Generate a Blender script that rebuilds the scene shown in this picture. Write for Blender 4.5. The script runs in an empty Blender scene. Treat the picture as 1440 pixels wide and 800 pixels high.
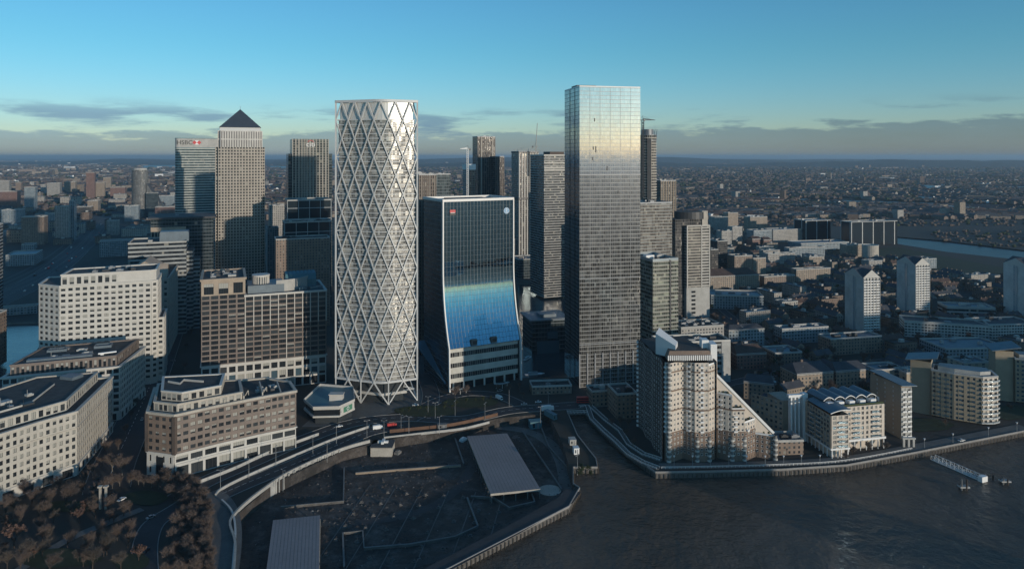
import bpy, bmesh, math, random
from mathutils import Vector, Matrix
from mathutils.geometry import tessellate_polygon
S = bpy.context.scene
COL = S.collection
RAD = math.radians

# ------------------------------------------------------------------ camera, sky, sun, exposure
CAM_H = 179.0
cam = bpy.data.cameras.new('drone_camera')
cam.sensor_width = 36.0
cam.lens = 25.0
cam.shift_y = -0.125
cam.clip_start = 1.0
cam.clip_end = 200000.0
cam_o = bpy.data.objects.new('drone_camera', cam)
cam_o.location = (0, 0, CAM_H)
cam_o.rotation_euler = (RAD(90), 0, 0)
COL.objects.link(cam_o)
S.camera = cam_o

SUN_ELEV = 6.0
SUN_AZ = 136.0            # clockwise from the view direction
SUN_STRENGTH = 2.3
SKY_STRENGTH = 0.15
HAZE = 4.2e-5
S.view_settings.view_transform = 'Standard'
S.view_settings.look = 'None'
S.view_settings.gamma = 1.0
S.view_settings.exposure = 0.38

W = bpy.data.worlds.new('World')
S.world = W
W.use_nodes = True
wt = W.node_tree


def wn(kind, **kw):
    n = wt.nodes.new(kind)
    for k, v in kw.items():
        setattr(n, k, v)
    return n


def wmath(op, a, b=None, c=None, clamp=False):
    n = wn('ShaderNodeMath', operation=op, use_clamp=clamp)
    for i, x in enumerate((a, b, c)):
        if x is None:
            continue
        if isinstance(x, (int, float)):
            n.inputs[i].default_value = x
        else:
            wt.links.new(x, n.inputs[i])
    return n.outputs[0]


def wmix(f, a, b, mode='MIX'):
    n = wn('ShaderNodeMix', data_type='RGBA', blend_type=mode)
    for i, x in ((0, f), (6, a), (7, b)):
        if isinstance(x, (int, float)):
            n.inputs[i].default_value = x
        elif isinstance(x, tuple):
            n.inputs[i].default_value = (*x, 1)
        else:
            wt.links.new(x, n.inputs[i])
    return n.outputs[2]


def wsmooth(x, lo, hi):
    n = wn('ShaderNodeMapRange', interpolation_type='SMOOTHSTEP')
    wt.links.new(x, n.inputs[0])
    for i, v in ((1, lo), (2, hi)):
        if isinstance(v, (int, float)):
            n.inputs[i].default_value = v
        else:
            wt.links.new(v, n.inputs[i])
    return n.outputs[0]


sky = wn('ShaderNodeTexSky', sky_type='NISHITA', sun_disc=False)
sky.sun_elevation = RAD(SUN_ELEV)
sky.sun_rotation = RAD(SUN_AZ)
sky.air_density = 1.0
sky.dust_density = 0.12
sky.ozone_density = 3.0
tc = wn('ShaderNodeTexCoord')
sep = wn('ShaderNodeSeparateXYZ')
wt.links.new(tc.outputs['Generated'], sep.inputs[0])
dx, dy, dz = sep.outputs
az = wmath('ARCTAN2', dx, dy)
ahead = wsmooth(dy, 0.0, 0.5)
comb = wn('ShaderNodeCombineXYZ')
wt.links.new(wmath('MULTIPLY', az, 11.0), comb.inputs[0])
wt.links.new(wmath('MULTIPLY', dz, 60.0), comb.inputs[1])
cn = wn('ShaderNodeTexNoise', noise_dimensions='3D')
cn.inputs['Scale'].default_value = 1.0
cn.inputs['Detail'].default_value = 7.0
cn.inputs['Roughness'].default_value = 0.62
wt.links.new(comb.outputs[0], cn.inputs['Vector'])
comb2 = wn('ShaderNodeCombineXYZ')
wt.links.new(wmath('MULTIPLY', az, 4.0), comb2.inputs[0])
wt.links.new(wmath('MULTIPLY', dz, 30.0), comb2.inputs[1])
comb2.inputs[2].default_value = 4.3
cn2 = wn('ShaderNodeTexNoise', noise_dimensions='3D')
cn2.inputs['Scale'].default_value = 1.0
cn2.inputs['Detail'].default_value = 6.0
cn2.inputs['Roughness'].default_value = 0.6
wt.links.new(comb2.outputs[0], cn2.inputs['Vector'])
# cloud bank low over the horizon, ragged upper edge, higher to the right
top = wmath('ADD', wmath('MULTIPLY', cn.outputs[0], 0.068), wmath('MULTIPLY_ADD', az, 0.012, 0.001))
bank = wsmooth(dz, wmath('ADD', top, 0.004), wmath('SUBTRACT', top, 0.005))
bank = wmath('MULTIPLY', wmath('MULTIPLY', bank, 0.58), ahead)
# thin streaks above it
st = wsmooth(cn2.outputs[0], 0.53, 0.66)
band = wmath('MULTIPLY', wsmooth(dz, 0.022, 0.040), wsmooth(dz, 0.078, 0.050))
streak = wmath('MULTIPLY', wmath('MULTIPLY', wmath('MULTIPLY', st, band), 0.75), ahead)
tint = wmix(wsmooth(dz, 0.0, 0.16), (0.80, 0.92, 1.28), (0.54, 0.92, 1.02))
graded = wmix(1.0, sky.outputs[0], tint, 'MULTIPLY')
luma = wn('ShaderNodeRGBToBW')
wt.links.new(graded, luma.inputs[0])
cloud_col = wmix(1.0, (0.38, 0.66, 0.98), luma.outputs[0], 'MULTIPLY')
wcomb = wn('ShaderNodeCombineXYZ')
body = wmath('MULTIPLY_ADD', cn2.outputs[0], 0.5, 0.32)
cl = wmix(1.0, cloud_col, body, 'MULTIPLY')
c1 = wmix(bank, graded, cl)
c2 = wmix(streak, c1, cl)
bg = [n for n in wt.nodes if n.type == 'BACKGROUND'][0]
wt.links.new(c2, bg.inputs[0])
bg.inputs[1].default_value = SKY_STRENGTH

sun = bpy.data.lights.new('sun', 'SUN')
sun.energy = SUN_STRENGTH
sun.angle = RAD(0.5)
sun.color = (1.0, 0.89, 0.75)
sun_o = bpy.data.objects.new('sun', sun)
COL.objects.link(sun_o)
e, a = RAD(SUN_ELEV), RAD(SUN_AZ)
SUN_DIR = Vector((math.sin(a) * math.cos(e), math.cos(a) * math.cos(e), math.sin(e)))
sun_o.rotation_euler = SUN_DIR.to_track_quat('Z', 'Y').to_euler()
sun_o.location = SUN_DIR * 3000
S.cycles.max_bounces = 6
S.cycles.transparent_max_bounces = 8
S.cycles.volume_bounces = 1

# ------------------------------------------------------------------ survey: photograph pixel -> ground point
def G(px, py, z=0.0):
    Y = 1000.0 * (CAM_H - z) / (py - 220.0)
    return Vector(((px - 720.0) / 1000.0 * Y, Y, z))


def AT(px, Y, z=0.0):
    return Vector(((px - 720.0) / 1000.0 * Y, Y, z))


def HT(py, Y):
    return CAM_H - (py - 220.0) * Y / 1000.0


def uv_dirs(ang):
    c, s = math.cos(RAD(ang)), math.sin(RAD(ang))
    return Vector((c, s, 0)), Vector((-s, c, 0))


def reach(p, d, px):
    k = (px - 720.0) / 1000.0
    return (k * p.y - p.x) / (d.x - k * d.y)


# ------------------------------------------------------------------ materials
MATS = {}


class NT:
    def __init__(self, name):
        self.m = bpy.data.materials.new(name)
        self.m.use_nodes = True
        self.t = self.m.node_tree
        self.b = [n for n in self.t.nodes if n.type == 'BSDF_PRINCIPLED'][0]

    def n(self, kind, **kw):
        o = self.t.nodes.new(kind)
        for k, v in kw.items():
            setattr(o, k, v)
        return o

    def put(self, sock, x):
        if isinstance(x, (int, float)):
            sock.default_value = x
        elif isinstance(x, tuple):
            sock.default_value = (*x, 1) if len(x) == 3 and sock.type == 'RGBA' else x
        else:
            self.t.links.new(x, sock)

    def math(self, op, *xs):
        o = self.n('ShaderNodeMath', operation=op)
        for i, x in enumerate(xs):
            self.put(o.inputs[i], x)
        return o.outputs[0]

    def mix(self, f, a, b, mode='MIX'):
        o = self.n('ShaderNodeMix', data_type='RGBA', blend_type=mode)
        self.put(o.inputs[0], f)
        self.put(o.inputs[6], a)
        self.put(o.inputs[7], b)
        return o.outputs[2]

    def noise(self, scale, detail=4, rough=0.6, vec=None):
        o = self.n('ShaderNodeTexNoise')
        o.inputs['Scale'].default_value = scale
        o.inputs['Detail'].default_value = detail
        o.inputs['Roughness'].default_value = rough
        if vec is None:
            vec = self.n('ShaderNodeTexCoord').outputs['Object']
        self.t.links.new(vec, o.inputs['Vector'])
        return o.outputs[0]

    def ramp(self, x, lo, hi):
        o = self.n('ShaderNodeMapRange')
        self.put(o.inputs[0], x)
        o.inputs[1].default_value = lo
        o.inputs[2].default_value = hi
        return o.outputs[0]

    def bump(self, h, dist, strength=1.0):
        o = self.n('ShaderNodeBump')
        o.inputs['Strength'].default_value = strength
        o.inputs['Distance'].default_value = dist
        self.put(o.inputs['Height'], h)
        self.t.links.new(o.outputs[0], self.b.inputs['Normal'])

    def set(self, **kw):
        for k, v in kw.items():
            self.put(self.b.inputs[k.replace('_', ' ')], v)


def plain(name, col, rough=0.8, metal=0.0, var=0.25, scale=0.15):
    t = NT(name)
    f = t.ramp(t.noise(scale, 5), 0.3, 0.7)
    f2 = t.ramp(t.noise(scale * 9, 3), 0.3, 0.7)
    lo = tuple(c * (1 - var) for c in col)
    hi = tuple(min(1, c * (1 + var)) for c in col)
    c = t.mix(t.math('MULTIPLY_ADD', f2, 0.4, t.math('MULTIPLY', f, 0.6)), lo, hi)
    t.set(Base_Color=c, Roughness=rough, Metallic=metal)
    MATS[name] = t.m
    return t.m


def glassy(name, col, rough=0.08, metal=0.55, jitter=0.0):
    t = NT(name)
    t.set(Base_Color=col, Roughness=rough, Metallic=metal)
    MATS[name] = t.m
    return t.m


def facade(name, wall, g1, g2, bay, fh, wx, wy, metal=0.35, rough=0.12, blind=0.08, blindc=(0.35, 0.33, 0.28),
           jit=0.02, wall_rough=0.6, wall_metal=0.0, power=1.6, fade=None, patch=0.0, patchc=(0.3, 0.3, 0.28)):
    """wall grid in metres along the wall (u) and up it (v): panes differ one by one in tint, blinds and tilt"""
    t = NT(name)
    uv = t.n('ShaderNodeUVMap')
    sp = t.n('ShaderNodeSeparateXYZ')
    t.t.links.new(uv.outputs[0], sp.inputs[0])
    U = t.math('DIVIDE', sp.outputs[0], bay)
    V = t.math('DIVIDE', sp.outputs[1], fh)
    fu, fv = t.math('FRACT', U), t.math('FRACT', V)
    mask = t.math('MULTIPLY', t.math('MULTIPLY', t.math('GREATER_THAN', fu, wx[0]), t.math('LESS_THAN', fu, wx[1])),
                  t.math('MULTIPLY', t.math('GREATER_THAN', fv, wy[0]), t.math('LESS_THAN', fv, wy[1])))
    cb = t.n('ShaderNodeCombineXYZ')
    t.put(cb.inputs[0], t.math('FLOOR', U))
    t.put(cb.inputs[1], t.math('FLOOR', V))
    wnz = t.n('ShaderNodeTexWhiteNoise', noise_dimensions='3D')
    t.t.links.new(cb.outputs[0], wnz.inputs[0])
    r = wnz.outputs[0]
    g = t.mix(t.math('POWER', r, power), g1, g2)
    sc = t.n('ShaderNodeSeparateColor')
    t.t.links.new(wnz.outputs[1], sc.inputs[0])
    if blind > 0:
        bl = t.math('GREATER_THAN', sc.outputs[1], 1 - blind)
        g = t.mix(bl, g, blindc)
    wv = t.ramp(t.noise(0.12, 5), 0.3, 0.7)
    wc = t.mix(wv, tuple(c * 0.8 for c in wall), tuple(min(1, c * 1.15) for c in wall))
    if patch > 0:
        big = t.n('ShaderNodeTexWhiteNoise', noise_dimensions='3D')
        cb2 = t.n('ShaderNodeCombineXYZ')
        t.put(cb2.inputs[0], t.math('FLOOR', t.math('DIVIDE', U, 3.0)))
        t.put(cb2.inputs[1], t.math('FLOOR', t.math('DIVIDE', V, 1.0)))
        t.t.links.new(cb2.outputs[0], big.inputs[0])
        g = t.mix(t.math('GREATER_THAN', big.outputs[0], 1 - patch), g, patchc)
    if fade:      # panes lighten floor by floor between two heights, a painted sky reflection
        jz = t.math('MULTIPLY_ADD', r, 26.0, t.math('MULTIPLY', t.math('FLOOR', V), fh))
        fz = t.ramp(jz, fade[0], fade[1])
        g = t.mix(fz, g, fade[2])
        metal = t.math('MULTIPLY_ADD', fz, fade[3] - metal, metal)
    c = t.mix(mask, wc, g)
    rr = t.math('MULTIPLY_ADD', mask, rough - wall_rough, wall_rough)
    mm = t.math('MULTIPLY', mask, metal) if fade else t.math('MULTIPLY_ADD', mask, metal - wall_metal, wall_metal)
    t.set(Base_Color=c, Roughness=rr, Metallic=mm)
    if jit > 0:
        geo = t.n('ShaderNodeNewGeometry')
        vs = t.n('ShaderNodeVectorMath', operation='SUBTRACT')
        t.t.links.new(wnz.outputs[1], vs.inputs[0])
        vs.inputs[1].default_value = (0.5, 0.5, 0.5)
        vm = t.n('ShaderNodeVectorMath', operation='SCALE')
        t.t.links.new(vs.outputs[0], vm.inputs[0])
        t.put(vm.inputs['Scale'], t.math('MULTIPLY', mask, jit))
        va = t.n('ShaderNodeVectorMath', operation='ADD')
        t.t.links.new(geo.outputs['Normal'], va.inputs[0])
        t.t.links.new(vm.outputs[0], va.inputs[1])
        vn = t.n('ShaderNodeVectorMath', operation='NORMALIZE')
        t.t.links.new(va.outputs[0], vn.inputs[0])
        t.t.links.new(vn.outputs[0], t.b.inputs['Normal'])
    MATS[name] = t.m
    return t.m


# ------------------------------------------------------------------ mesh builder
class MB:
    def __init__(self):
        self.v, self.f, self.m, self.uv = [], [], [], []

    def face(self, pts, mi=0, uvs=None):
        i = len(self.v)
        self.v += [tuple(p) for p in pts]
        self.f.append(tuple(range(i, i + len(pts))))
        self.m.append(mi)
        self.uv.append(uvs or [(p[0], p[1]) for p in pts])

    def wall(self, a, b, z0, z1, mi=0, u0=0.0):
        L = math.hypot(b[0] - a[0], b[1] - a[1])
        self.face([(a[0], a[1], z0), (b[0], b[1], z0), (b[0], b[1], z1), (a[0], a[1], z1)], mi,
                  [(u0, z0), (u0 + L, z0), (u0 + L, z1), (u0, z1)])
        return u0 + L

    def prism(self, poly, z0, z1, ms=0, mt=None, bottom=False, reset=True):
        n = len(poly)
        u = 0.0
        for i in range(n):
            u = self.wall(poly[i], poly[(i + 1) % n], z0, z1, ms, 0.0 if reset else u)
        if mt is not None:
            self.face([(p[0], p[1], z1) for p in poly], mt)
        if bottom:
            self.face([(p[0], p[1], z0) for p in reversed(poly)], ms)

    def box(self, o, u, w, d, z0, z1, ms=0, mt=None, bottom=True):
        v = Vector((-u[1], u[0], 0))
        o = Vector((o[0], o[1], 0))
        u = Vector((u[0], u[1], 0))
        self.prism([o, o + u * w, o + u * w + v * d, o + v * d], z0, z1, ms, ms if mt is None else mt, bottom)

    def tube(self, a, b, r, n=4, mi=0, r2=None, cap=True, rot=0.785):
        a, b = Vector(a), Vector(b)
        d = b - a
        if d.length < 1e-6:
            return
        q = d.to_track_quat('Z', 'Y')
        r2 = r if r2 is None else r2
        A, B = [], []
        for i in range(n):
            t = 2 * math.pi * i / n + rot
            o = q @ Vector((math.cos(t), math.sin(t), 0))
            A.append(a + o * r)
            B.append(b + o * r2)
        for i in range(n):
            j = (i + 1) % n
            self.face([A[i], A[j], B[j], B[i]], mi)
        if cap:
            self.face(B, mi)
            self.face(list(reversed(A)), mi)

    def path(self, pts, w, z0, z1, mi=0, closed=False):
        """a wall or kerb of thickness w along a line"""
        L, R = offset_line(pts, w / 2)
        n = len(pts)
        for i in range(n - 1):
            a, b, c, d = L[i], L[i + 1], R[i + 1], R[i]
            self.wall(d, c, z0, z1, mi)
            self.wall(b, a, z0, z1, mi)
            self.face([(d[0], d[1], z1), (c[0], c[1], z1), (b[0], b[1], z1), (a[0], a[1], z1)], mi)
        self.wall(L[0], R[0], z0, z1, mi)
        self.wall(R[-1], L[-1], z0, z1, mi)


def offset_line(pts, h):
    L, R = [], []
    n = len(pts)
    for i in range(n):
        p = Vector((pts[i][0], pts[i][1]))
        a = Vector((pts[max(0, i - 1)][0], pts[max(0, i - 1)][1]))
        b = Vector((pts[min(n - 1, i + 1)][0], pts[min(n - 1, i + 1)][1]))
        d = (b - a).normalized()
        nrm = Vector((-d.y, d.x))
        L.append(p + nrm * h)
        R.append(p - nrm * h)
    return L, R


WLOC = {}


def build(self, name, mats, parent=None, smooth=False, at=None):
    """link the collected faces as ONE mesh object; AT: where its origin stands (a top-level mesh)"""
    base = Vector(at) if at is not None else (WLOC[parent.name] if parent is not None else Vector((0, 0, 0)))
    me = bpy.data.meshes.new(name)
    me.from_pydata([(x[0] - base.x, x[1] - base.y, x[2] - base.z) for x in self.v], [], self.f)
    if isinstance(mats, str):
        mats = [mats]
    for m in mats:
        me.materials.append(MATS[m])
    me.polygons.foreach_set('material_index', self.m)
    ul = me.uv_layers.new(name='UVMap')
    flat = []
    for q in self.uv:
        for p in q:
            flat += [p[0], p[1]]
    ul.data.foreach_set('uv', flat)
    if smooth:
        bm = bmesh.new()
        bm.from_mesh(me)
        bmesh.ops.remove_doubles(bm, verts=bm.verts, dist=1e-4)
        for f in bm.faces:
            f.smooth = True
        bm.to_mesh(me)
        bm.free()
    me.update()
    o = bpy.data.objects.new(name, me)
    COL.objects.link(o)
    if parent is not None:
        o.parent = parent
    else:
        o.location = base
    WLOC[o.name] = base
    return o


MB.build = build


def thing(name, label, cat, loc=(0, 0, 0), group=None):
    o = bpy.data.objects.new(name, None)
    o.empty_display_size = 1.0
    COL.objects.link(o)
    o.location = loc
    WLOC[o.name] = Vector(loc)
    return tag(o, label, cat, group)


def tag(o, label, cat, group=None, kind=None):
    o['label'] = label
    o['category'] = cat
    if group:
        o['group'] = group
    if kind:
        o['kind'] = kind
    return o


def setting(o, kind='structure', label=None, cat=None):
    o['kind'] = kind
    if label:
        o['label'] = label
    if cat:
        o['category'] = cat
    return o


def dup(root, loc, rz=0.0, sc=1.0, label=None, group=None):
    r = root.copy()
    COL.objects.link(r)
    r.location = loc
    r.rotation_euler = (0, 0, rz)
    r.scale = sc if isinstance(sc, (tuple, Vector)) else (sc, sc, sc)
    if label:
        r['label'] = label
    if group:
        r['group'] = group
    for ch in list(root.children):
        c = ch.copy()
        COL.objects.link(c)
        c.parent = r
        for g in ch.children:
            d = g.copy()
            COL.objects.link(d)
            d.parent = c
    return r
# ------------------------------------------------------------------ palette
plain('stone', (0.42, 0.38, 0.32), 0.8)
plain('cream_stone', (0.46, 0.425, 0.365), 0.8, var=0.15)
plain('white_stone', (0.52, 0.495, 0.445), 0.75, var=0.12)
plain('brown_granite', (0.185, 0.145, 0.12), 0.6)
plain('brown_brick', (0.20, 0.145, 0.11), 0.85)
plain('tan_brick', (0.36, 0.29, 0.22), 0.85)
plain('dark_brick', (0.10, 0.075, 0.06), 0.85)
plain('pale_concrete', (0.40, 0.39, 0.36), 0.85)
plain('river_stone', (0.12, 0.11, 0.10), 0.95, var=0.5, scale=0.3)
plain('pile_wood', (0.06, 0.05, 0.04), 0.95)
plain('concrete', (0.17, 0.165, 0.155), 0.9, var=0.35)
plain('white_metal', (0.72, 0.70, 0.66), 0.45, var=0.06)
plain('white_paint', (0.75, 0.74, 0.71), 0.6, var=0.08)
plain('steel', (0.45, 0.45, 0.44), 0.35, 0.6, var=0.1)
plain('grey_metal', (0.22, 0.23, 0.24), 0.5, 0.3)
plain('dark_metal', (0.045, 0.047, 0.05), 0.5, 0.2)
plain('roof_dark', (0.055, 0.053, 0.05), 0.9, var=0.5, scale=0.25)
plain('roof_grey', (0.075, 0.075, 0.077), 0.9, var=0.35, scale=0.2)
plain('roof_blue', (0.13, 0.165, 0.19), 0.5, 0.2)
plain('roof_tile', (0.085, 0.055, 0.044), 0.9, var=0.4)
plain('roof_slate', (0.055, 0.058, 0.065), 0.75, var=0.4)
plain('deck_boards', (0.26, 0.23, 0.225), 0.85, var=0.15, scale=0.05)
plain('asphalt', (0.045, 0.045, 0.047), 0.85, var=0.3, scale=0.08)
plain('paving', (0.13, 0.125, 0.115), 0.9, var=0.3, scale=0.1)
plain('grass_green', (0.030, 0.040, 0.017), 0.95, var=0.4)
plain('bark', (0.055, 0.042, 0.033), 0.95)
plain('pale_bark', (0.16, 0.14, 0.115), 0.9)
plain('twig', (0.135, 0.100, 0.082), 0.95)
plain('twig_red', (0.125, 0.074, 0.056), 0.95)
plain('twig_tan', (0.115, 0.092, 0.074), 0.95)
plain('leaf_dark', (0.045, 0.06, 0.025), 0.9)
plain('red_paint', (0.45, 0.03, 0.03), 0.4, var=0.05)
plain('logo_red', (0.55, 0.05, 0.05), 0.5, var=0.03)
plain('black_paint', (0.02, 0.02, 0.02), 0.5, var=0.1)
plain('blue_paint', (0.05, 0.16, 0.40), 0.5, var=0.05)
plain('logo_blue', (0.10, 0.30, 0.50), 0.5, var=0.05)
plain('teal_paint', (0.08, 0.18, 0.21), 0.5, var=0.1)
plain('green_paint', (0.08, 0.22, 0.14), 0.5, var=0.1)
plain('orange_rust', (0.13, 0.07, 0.042), 0.8, var=0.3)
plain('lamp_grey', (0.30, 0.31, 0.31), 0.5, 0.3)
plain('marking', (0.7, 0.7, 0.66), 0.7, var=0.2)
plain('line_kerb', (0.26, 0.25, 0.235), 0.9)
plain('steel_frame', (0.54, 0.54, 0.52), 0.5, 0.0, var=0.06)
plain('pyramid_steel', (0.10, 0.12, 0.14), 0.4, 0.5, var=0.15)
glassy('glass_dark', (0.022, 0.026, 0.030), 0.10, 0.1)
glassy('glass_mid', (0.055, 0.062, 0.066), 0.12, 0.15)
glassy('blind', (0.34, 0.33, 0.29), 0.4, 0.0)
glassy('glass_teal', (0.10, 0.17, 0.21), 0.12, 0.4)
glassy('glass_pale', (0.50, 0.55, 0.56), 0.15, 0.4)
# facades
facade('nf_glass', (0.30, 0.29, 0.27), (0.09, 0.09, 0.085), (0.42, 0.40, 0.36), 1.55, 3.39, (0.06, 0.97), (0.10, 0.97),
       metal=0.25, rough=0.18, blind=0.2, blindc=(0.50, 0.48, 0.42), jit=0.05, power=1.2)
facade('nf_crown', (0.60, 0.58, 0.54), (0.62, 0.60, 0.56), (0.72, 0.70, 0.65), 1.3, 13.6, (0.04, 0.96), (0.0, 1.0),
       metal=0.3, rough=0.35, blind=0, jit=0.03)
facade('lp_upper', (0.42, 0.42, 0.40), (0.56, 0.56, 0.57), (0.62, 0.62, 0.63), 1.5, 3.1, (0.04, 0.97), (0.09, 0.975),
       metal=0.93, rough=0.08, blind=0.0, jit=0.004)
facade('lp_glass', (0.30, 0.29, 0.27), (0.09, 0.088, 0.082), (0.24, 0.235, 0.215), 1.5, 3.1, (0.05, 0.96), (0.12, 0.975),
       metal=0.72, rough=0.09, blind=0.06, blindc=(0.46, 0.44, 0.39), jit=0.012, patch=0.09, patchc=(0.36, 0.35, 0.32), fade=(96, 186, (0.54, 0.54, 0.54), 0.92))  # fade puts the reflection's brightening towards the top into pane colour and metal
facade('lp_side', (0.16, 0.17, 0.18), (0.16, 0.17, 0.18), (0.30, 0.31, 0.33), 1.5, 3.1, (0.04, 0.97), (0.08, 0.98),
       metal=0.9, rough=0.08, blind=0.01, jit=0.02)
facade('grey_flats', (0.30, 0.295, 0.27), (0.03, 0.03, 0.03), (0.22, 0.22, 0.20), 1.8, 3.1, (0.05, 0.95), (0.24, 0.98),
       metal=0.4, rough=0.15, blind=0.15, jit=0.04, patch=0.12)
facade('green_flats', (0.27, 0.28, 0.24), (0.03, 0.035, 0.03), (0.17, 0.19, 0.155), 1.8, 3.3, (0.05, 0.95), (0.22, 0.97),
       metal=0.45, rough=0.15, blind=0.12, blindc=(0.40, 0.41, 0.33), jit=0.04, patch=0.1, patchc=(0.34, 0.37, 0.29))
facade('bank_glass', (0.05, 0.08, 0.10), (0.15, 0.28, 0.355), (0.19, 0.33, 0.40), 1.9, 3.9, (0.03, 1.0), (0.05, 1.0),
       metal=1.0, rough=0.03, blind=0, jit=0.004, wall_metal=0.6)
facade('bank_side', (0.16, 0.19, 0.21), (0.10, 0.14, 0.17), (0.22, 0.26, 0.29), 1.5, 3.9, (0.04, 0.97), (0.05, 0.97),
       metal=0.8, rough=0.2, blind=0, jit=0.01)
facade('bank_podium', (0.50, 0.48, 0.42), (0.03, 0.03, 0.035), (0.15, 0.16, 0.16), 1.9, 8.2, (0.04, 0.96), (0.08, 0.50),
       metal=0.4, rough=0.12, blind=0.04, jit=0.03)
facade('ocs_steel', (0.33, 0.295, 0.25), (0.02, 0.02, 0.022), (0.06, 0.06, 0.06), 3.4, 3.6, (0.26, 0.80), (0.24, 0.78),
       metal=0.3, rough=0.15, blind=0.02, jit=0.03, wall_rough=0.42, wall_metal=0.25)
facade('ocs_louvre', (0.55, 0.52, 0.47), (0.16, 0.15, 0.14), (0.2, 0.19, 0.18), 2.8, 10.0, (0.25, 0.8), (0.02, 0.9),
       metal=0.2, rough=0.4, blind=0, jit=0.0)
facade('hsbc_bands', (0.42, 0.43, 0.39), (0.05, 0.08, 0.09), (0.13, 0.17, 0.18), 1.5, 4.05, (0.0, 1.0), (0.42, 0.98),
       metal=0.5, rough=0.12, blind=0.03, jit=0.01)
facade('citi_bars', (0.26, 0.255, 0.225), (0.035, 0.045, 0.05), (0.11, 0.13, 0.13), 4.4, 3.4, (0.30, 1.0), (0.22, 1.0),
       metal=0.6, rough=0.10, blind=0.02, jit=0.01)
facade('fin_beige', (0.22, 0.20, 0.172), (0.05, 0.05, 0.05), (0.13, 0.12, 0.11), 2.4, 3.3, (0.34, 1.0), (0.2, 1.0), metal=0.4, jit=0.02)
facade('fin_white', (0.40, 0.36, 0.31), (0.05, 0.045, 0.045), (0.12, 0.11, 0.10), 4.6, 3.2, (0.42, 1.0), (0.14, 1.0), metal=0.3, jit=0.02)
facade('dark_tower', (0.10, 0.095, 0.09), (0.022, 0.024, 0.027), (0.10, 0.095, 0.088), 2.2, 3.2, (0.12, 0.95), (0.15, 0.95),
       metal=0.2, rough=0.1, blind=0.05, blindc=(0.25, 0.22, 0.19), jit=0.03)
facade('white_bands', (0.30, 0.295, 0.28), (0.025, 0.028, 0.03), (0.09, 0.10, 0.10), 1.6, 3.2, (0.0, 1.0), (0.40, 1.0), metal=0.3, jit=0.03)
facade('grid_glass', (0.40, 0.42, 0.42), (0.02, 0.03, 0.04), (0.05, 0.07, 0.08), 12.0, 12.0, (0.04, 1.0), (0.05, 1.0), metal=0.5, blind=0, jit=0.01)
facade('dark_glass', (0.10, 0.12, 0.13), (0.03, 0.045, 0.05), (0.08, 0.11, 0.12), 3.0, 4.0, (0.06, 1.0), (0.2, 1.0), metal=0.5, blind=0.02, jit=0.015)
facade('stone_grid', (0.38, 0.34, 0.28), (0.03, 0.03, 0.03), (0.10, 0.10, 0.10), 3.6, 4.0, (0.28, 0.78), (0.25, 0.75), metal=0.2, jit=0.02)
facade('cream_grid', (0.50, 0.46, 0.39), (0.03, 0.035, 0.04), (0.12, 0.13, 0.13), 4.4, 4.2, (0.10, 0.92), (0.32, 0.86), metal=0.25, jit=0.02)
facade('band_grey', (0.30, 0.31, 0.30), (0.03, 0.035, 0.04), (0.08, 0.09, 0.10), 2.0, 4.2, (0.0, 1.0), (0.35, 0.9), metal=0.35, jit=0.01)
facade('white_flats', (0.50, 0.48, 0.44), (0.05, 0.055, 0.06), (0.16, 0.16, 0.15), 2.9, 2.75, (0.12, 0.88), (0.40, 0.95), metal=0.2, blind=0.1, jit=0.02)
facade('flats_blank', (0.50, 0.49, 0.46), (0.25, 0.32, 0.36), (0.36, 0.42, 0.45), 30.0, 2.75, (0.44, 0.51), (0.05, 0.95), metal=0.2, blind=0, jit=0)
facade('frame_flats', (0.52, 0.49, 0.43), (0.09, 0.085, 0.08), (0.20, 0.19, 0.17), 2.6, 3.2, (0.0, 1.0), (0.25, 0.9), metal=0.2, jit=0.02)
facade('tan_flats', (0.28, 0.22, 0.165), (0.04, 0.05, 0.055), (0.14, 0.17, 0.18), 3.1, 2.9, (0.30, 0.70), (0.28, 0.82), metal=0.2, jit=0.02)
facade('tan_bays', (0.40, 0.34, 0.25), (0.06, 0.09, 0.11), (0.16, 0.20, 0.22), 6.2, 2.9, (0.55, 0.95), (0.12, 0.86), metal=0.3, jit=0.02)
facade('brick_flats', (0.22, 0.16, 0.12), (0.04, 0.045, 0.05), (0.15, 0.16, 0.16), 3.0, 2.9, (0.30, 0.72), (0.30, 0.80), metal=0.2, jit=0.02)
facade('red_flats', (0.18, 0.10, 0.08), (0.04, 0.045, 0.05), (0.15, 0.15, 0.15), 3.0, 2.9, (0.30, 0.72), (0.30, 0.80), metal=0.2, jit=0.02)
facade('pale_flats', (0.33, 0.31, 0.28), (0.04, 0.045, 0.05), (0.15, 0.16, 0.16), 3.0, 2.9, (0.25, 0.75), (0.30, 0.80), metal=0.2, jit=0.02)
facade('blue_flats', (0.24, 0.28, 0.30), (0.05, 0.07, 0.08), (0.18, 0.22, 0.24), 3.2, 3.0, (0.2, 0.8), (0.25, 0.85), metal=0.3, jit=0.02)
facade('office_dark', (0.42, 0.42, 0.40), (0.015, 0.02, 0.025), (0.03, 0.04, 0.05), 26.0, 50.0, (0.07, 1.0), (0.0, 0.94), metal=0.1, blind=0, jit=0)
facade('house_brick', (0.17, 0.12, 0.09), (0.04, 0.04, 0.045), (0.16, 0.16, 0.15), 2.6, 2.7, (0.32, 0.70), (0.30, 0.78), metal=0.1, jit=0.0)
facade('house_pale', (0.33, 0.30, 0.26), (0.04, 0.04, 0.045), (0.16, 0.16, 0.15), 2.8, 2.7, (0.30, 0.70), (0.30, 0.78), metal=0.1, jit=0.0)
facade('house_tan', (0.25, 0.20, 0.15), (0.04, 0.04, 0.045), (0.16, 0.16, 0.15), 2.4, 2.7, (0.32, 0.72), (0.30, 0.78), metal=0.1, jit=0.0)


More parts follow.
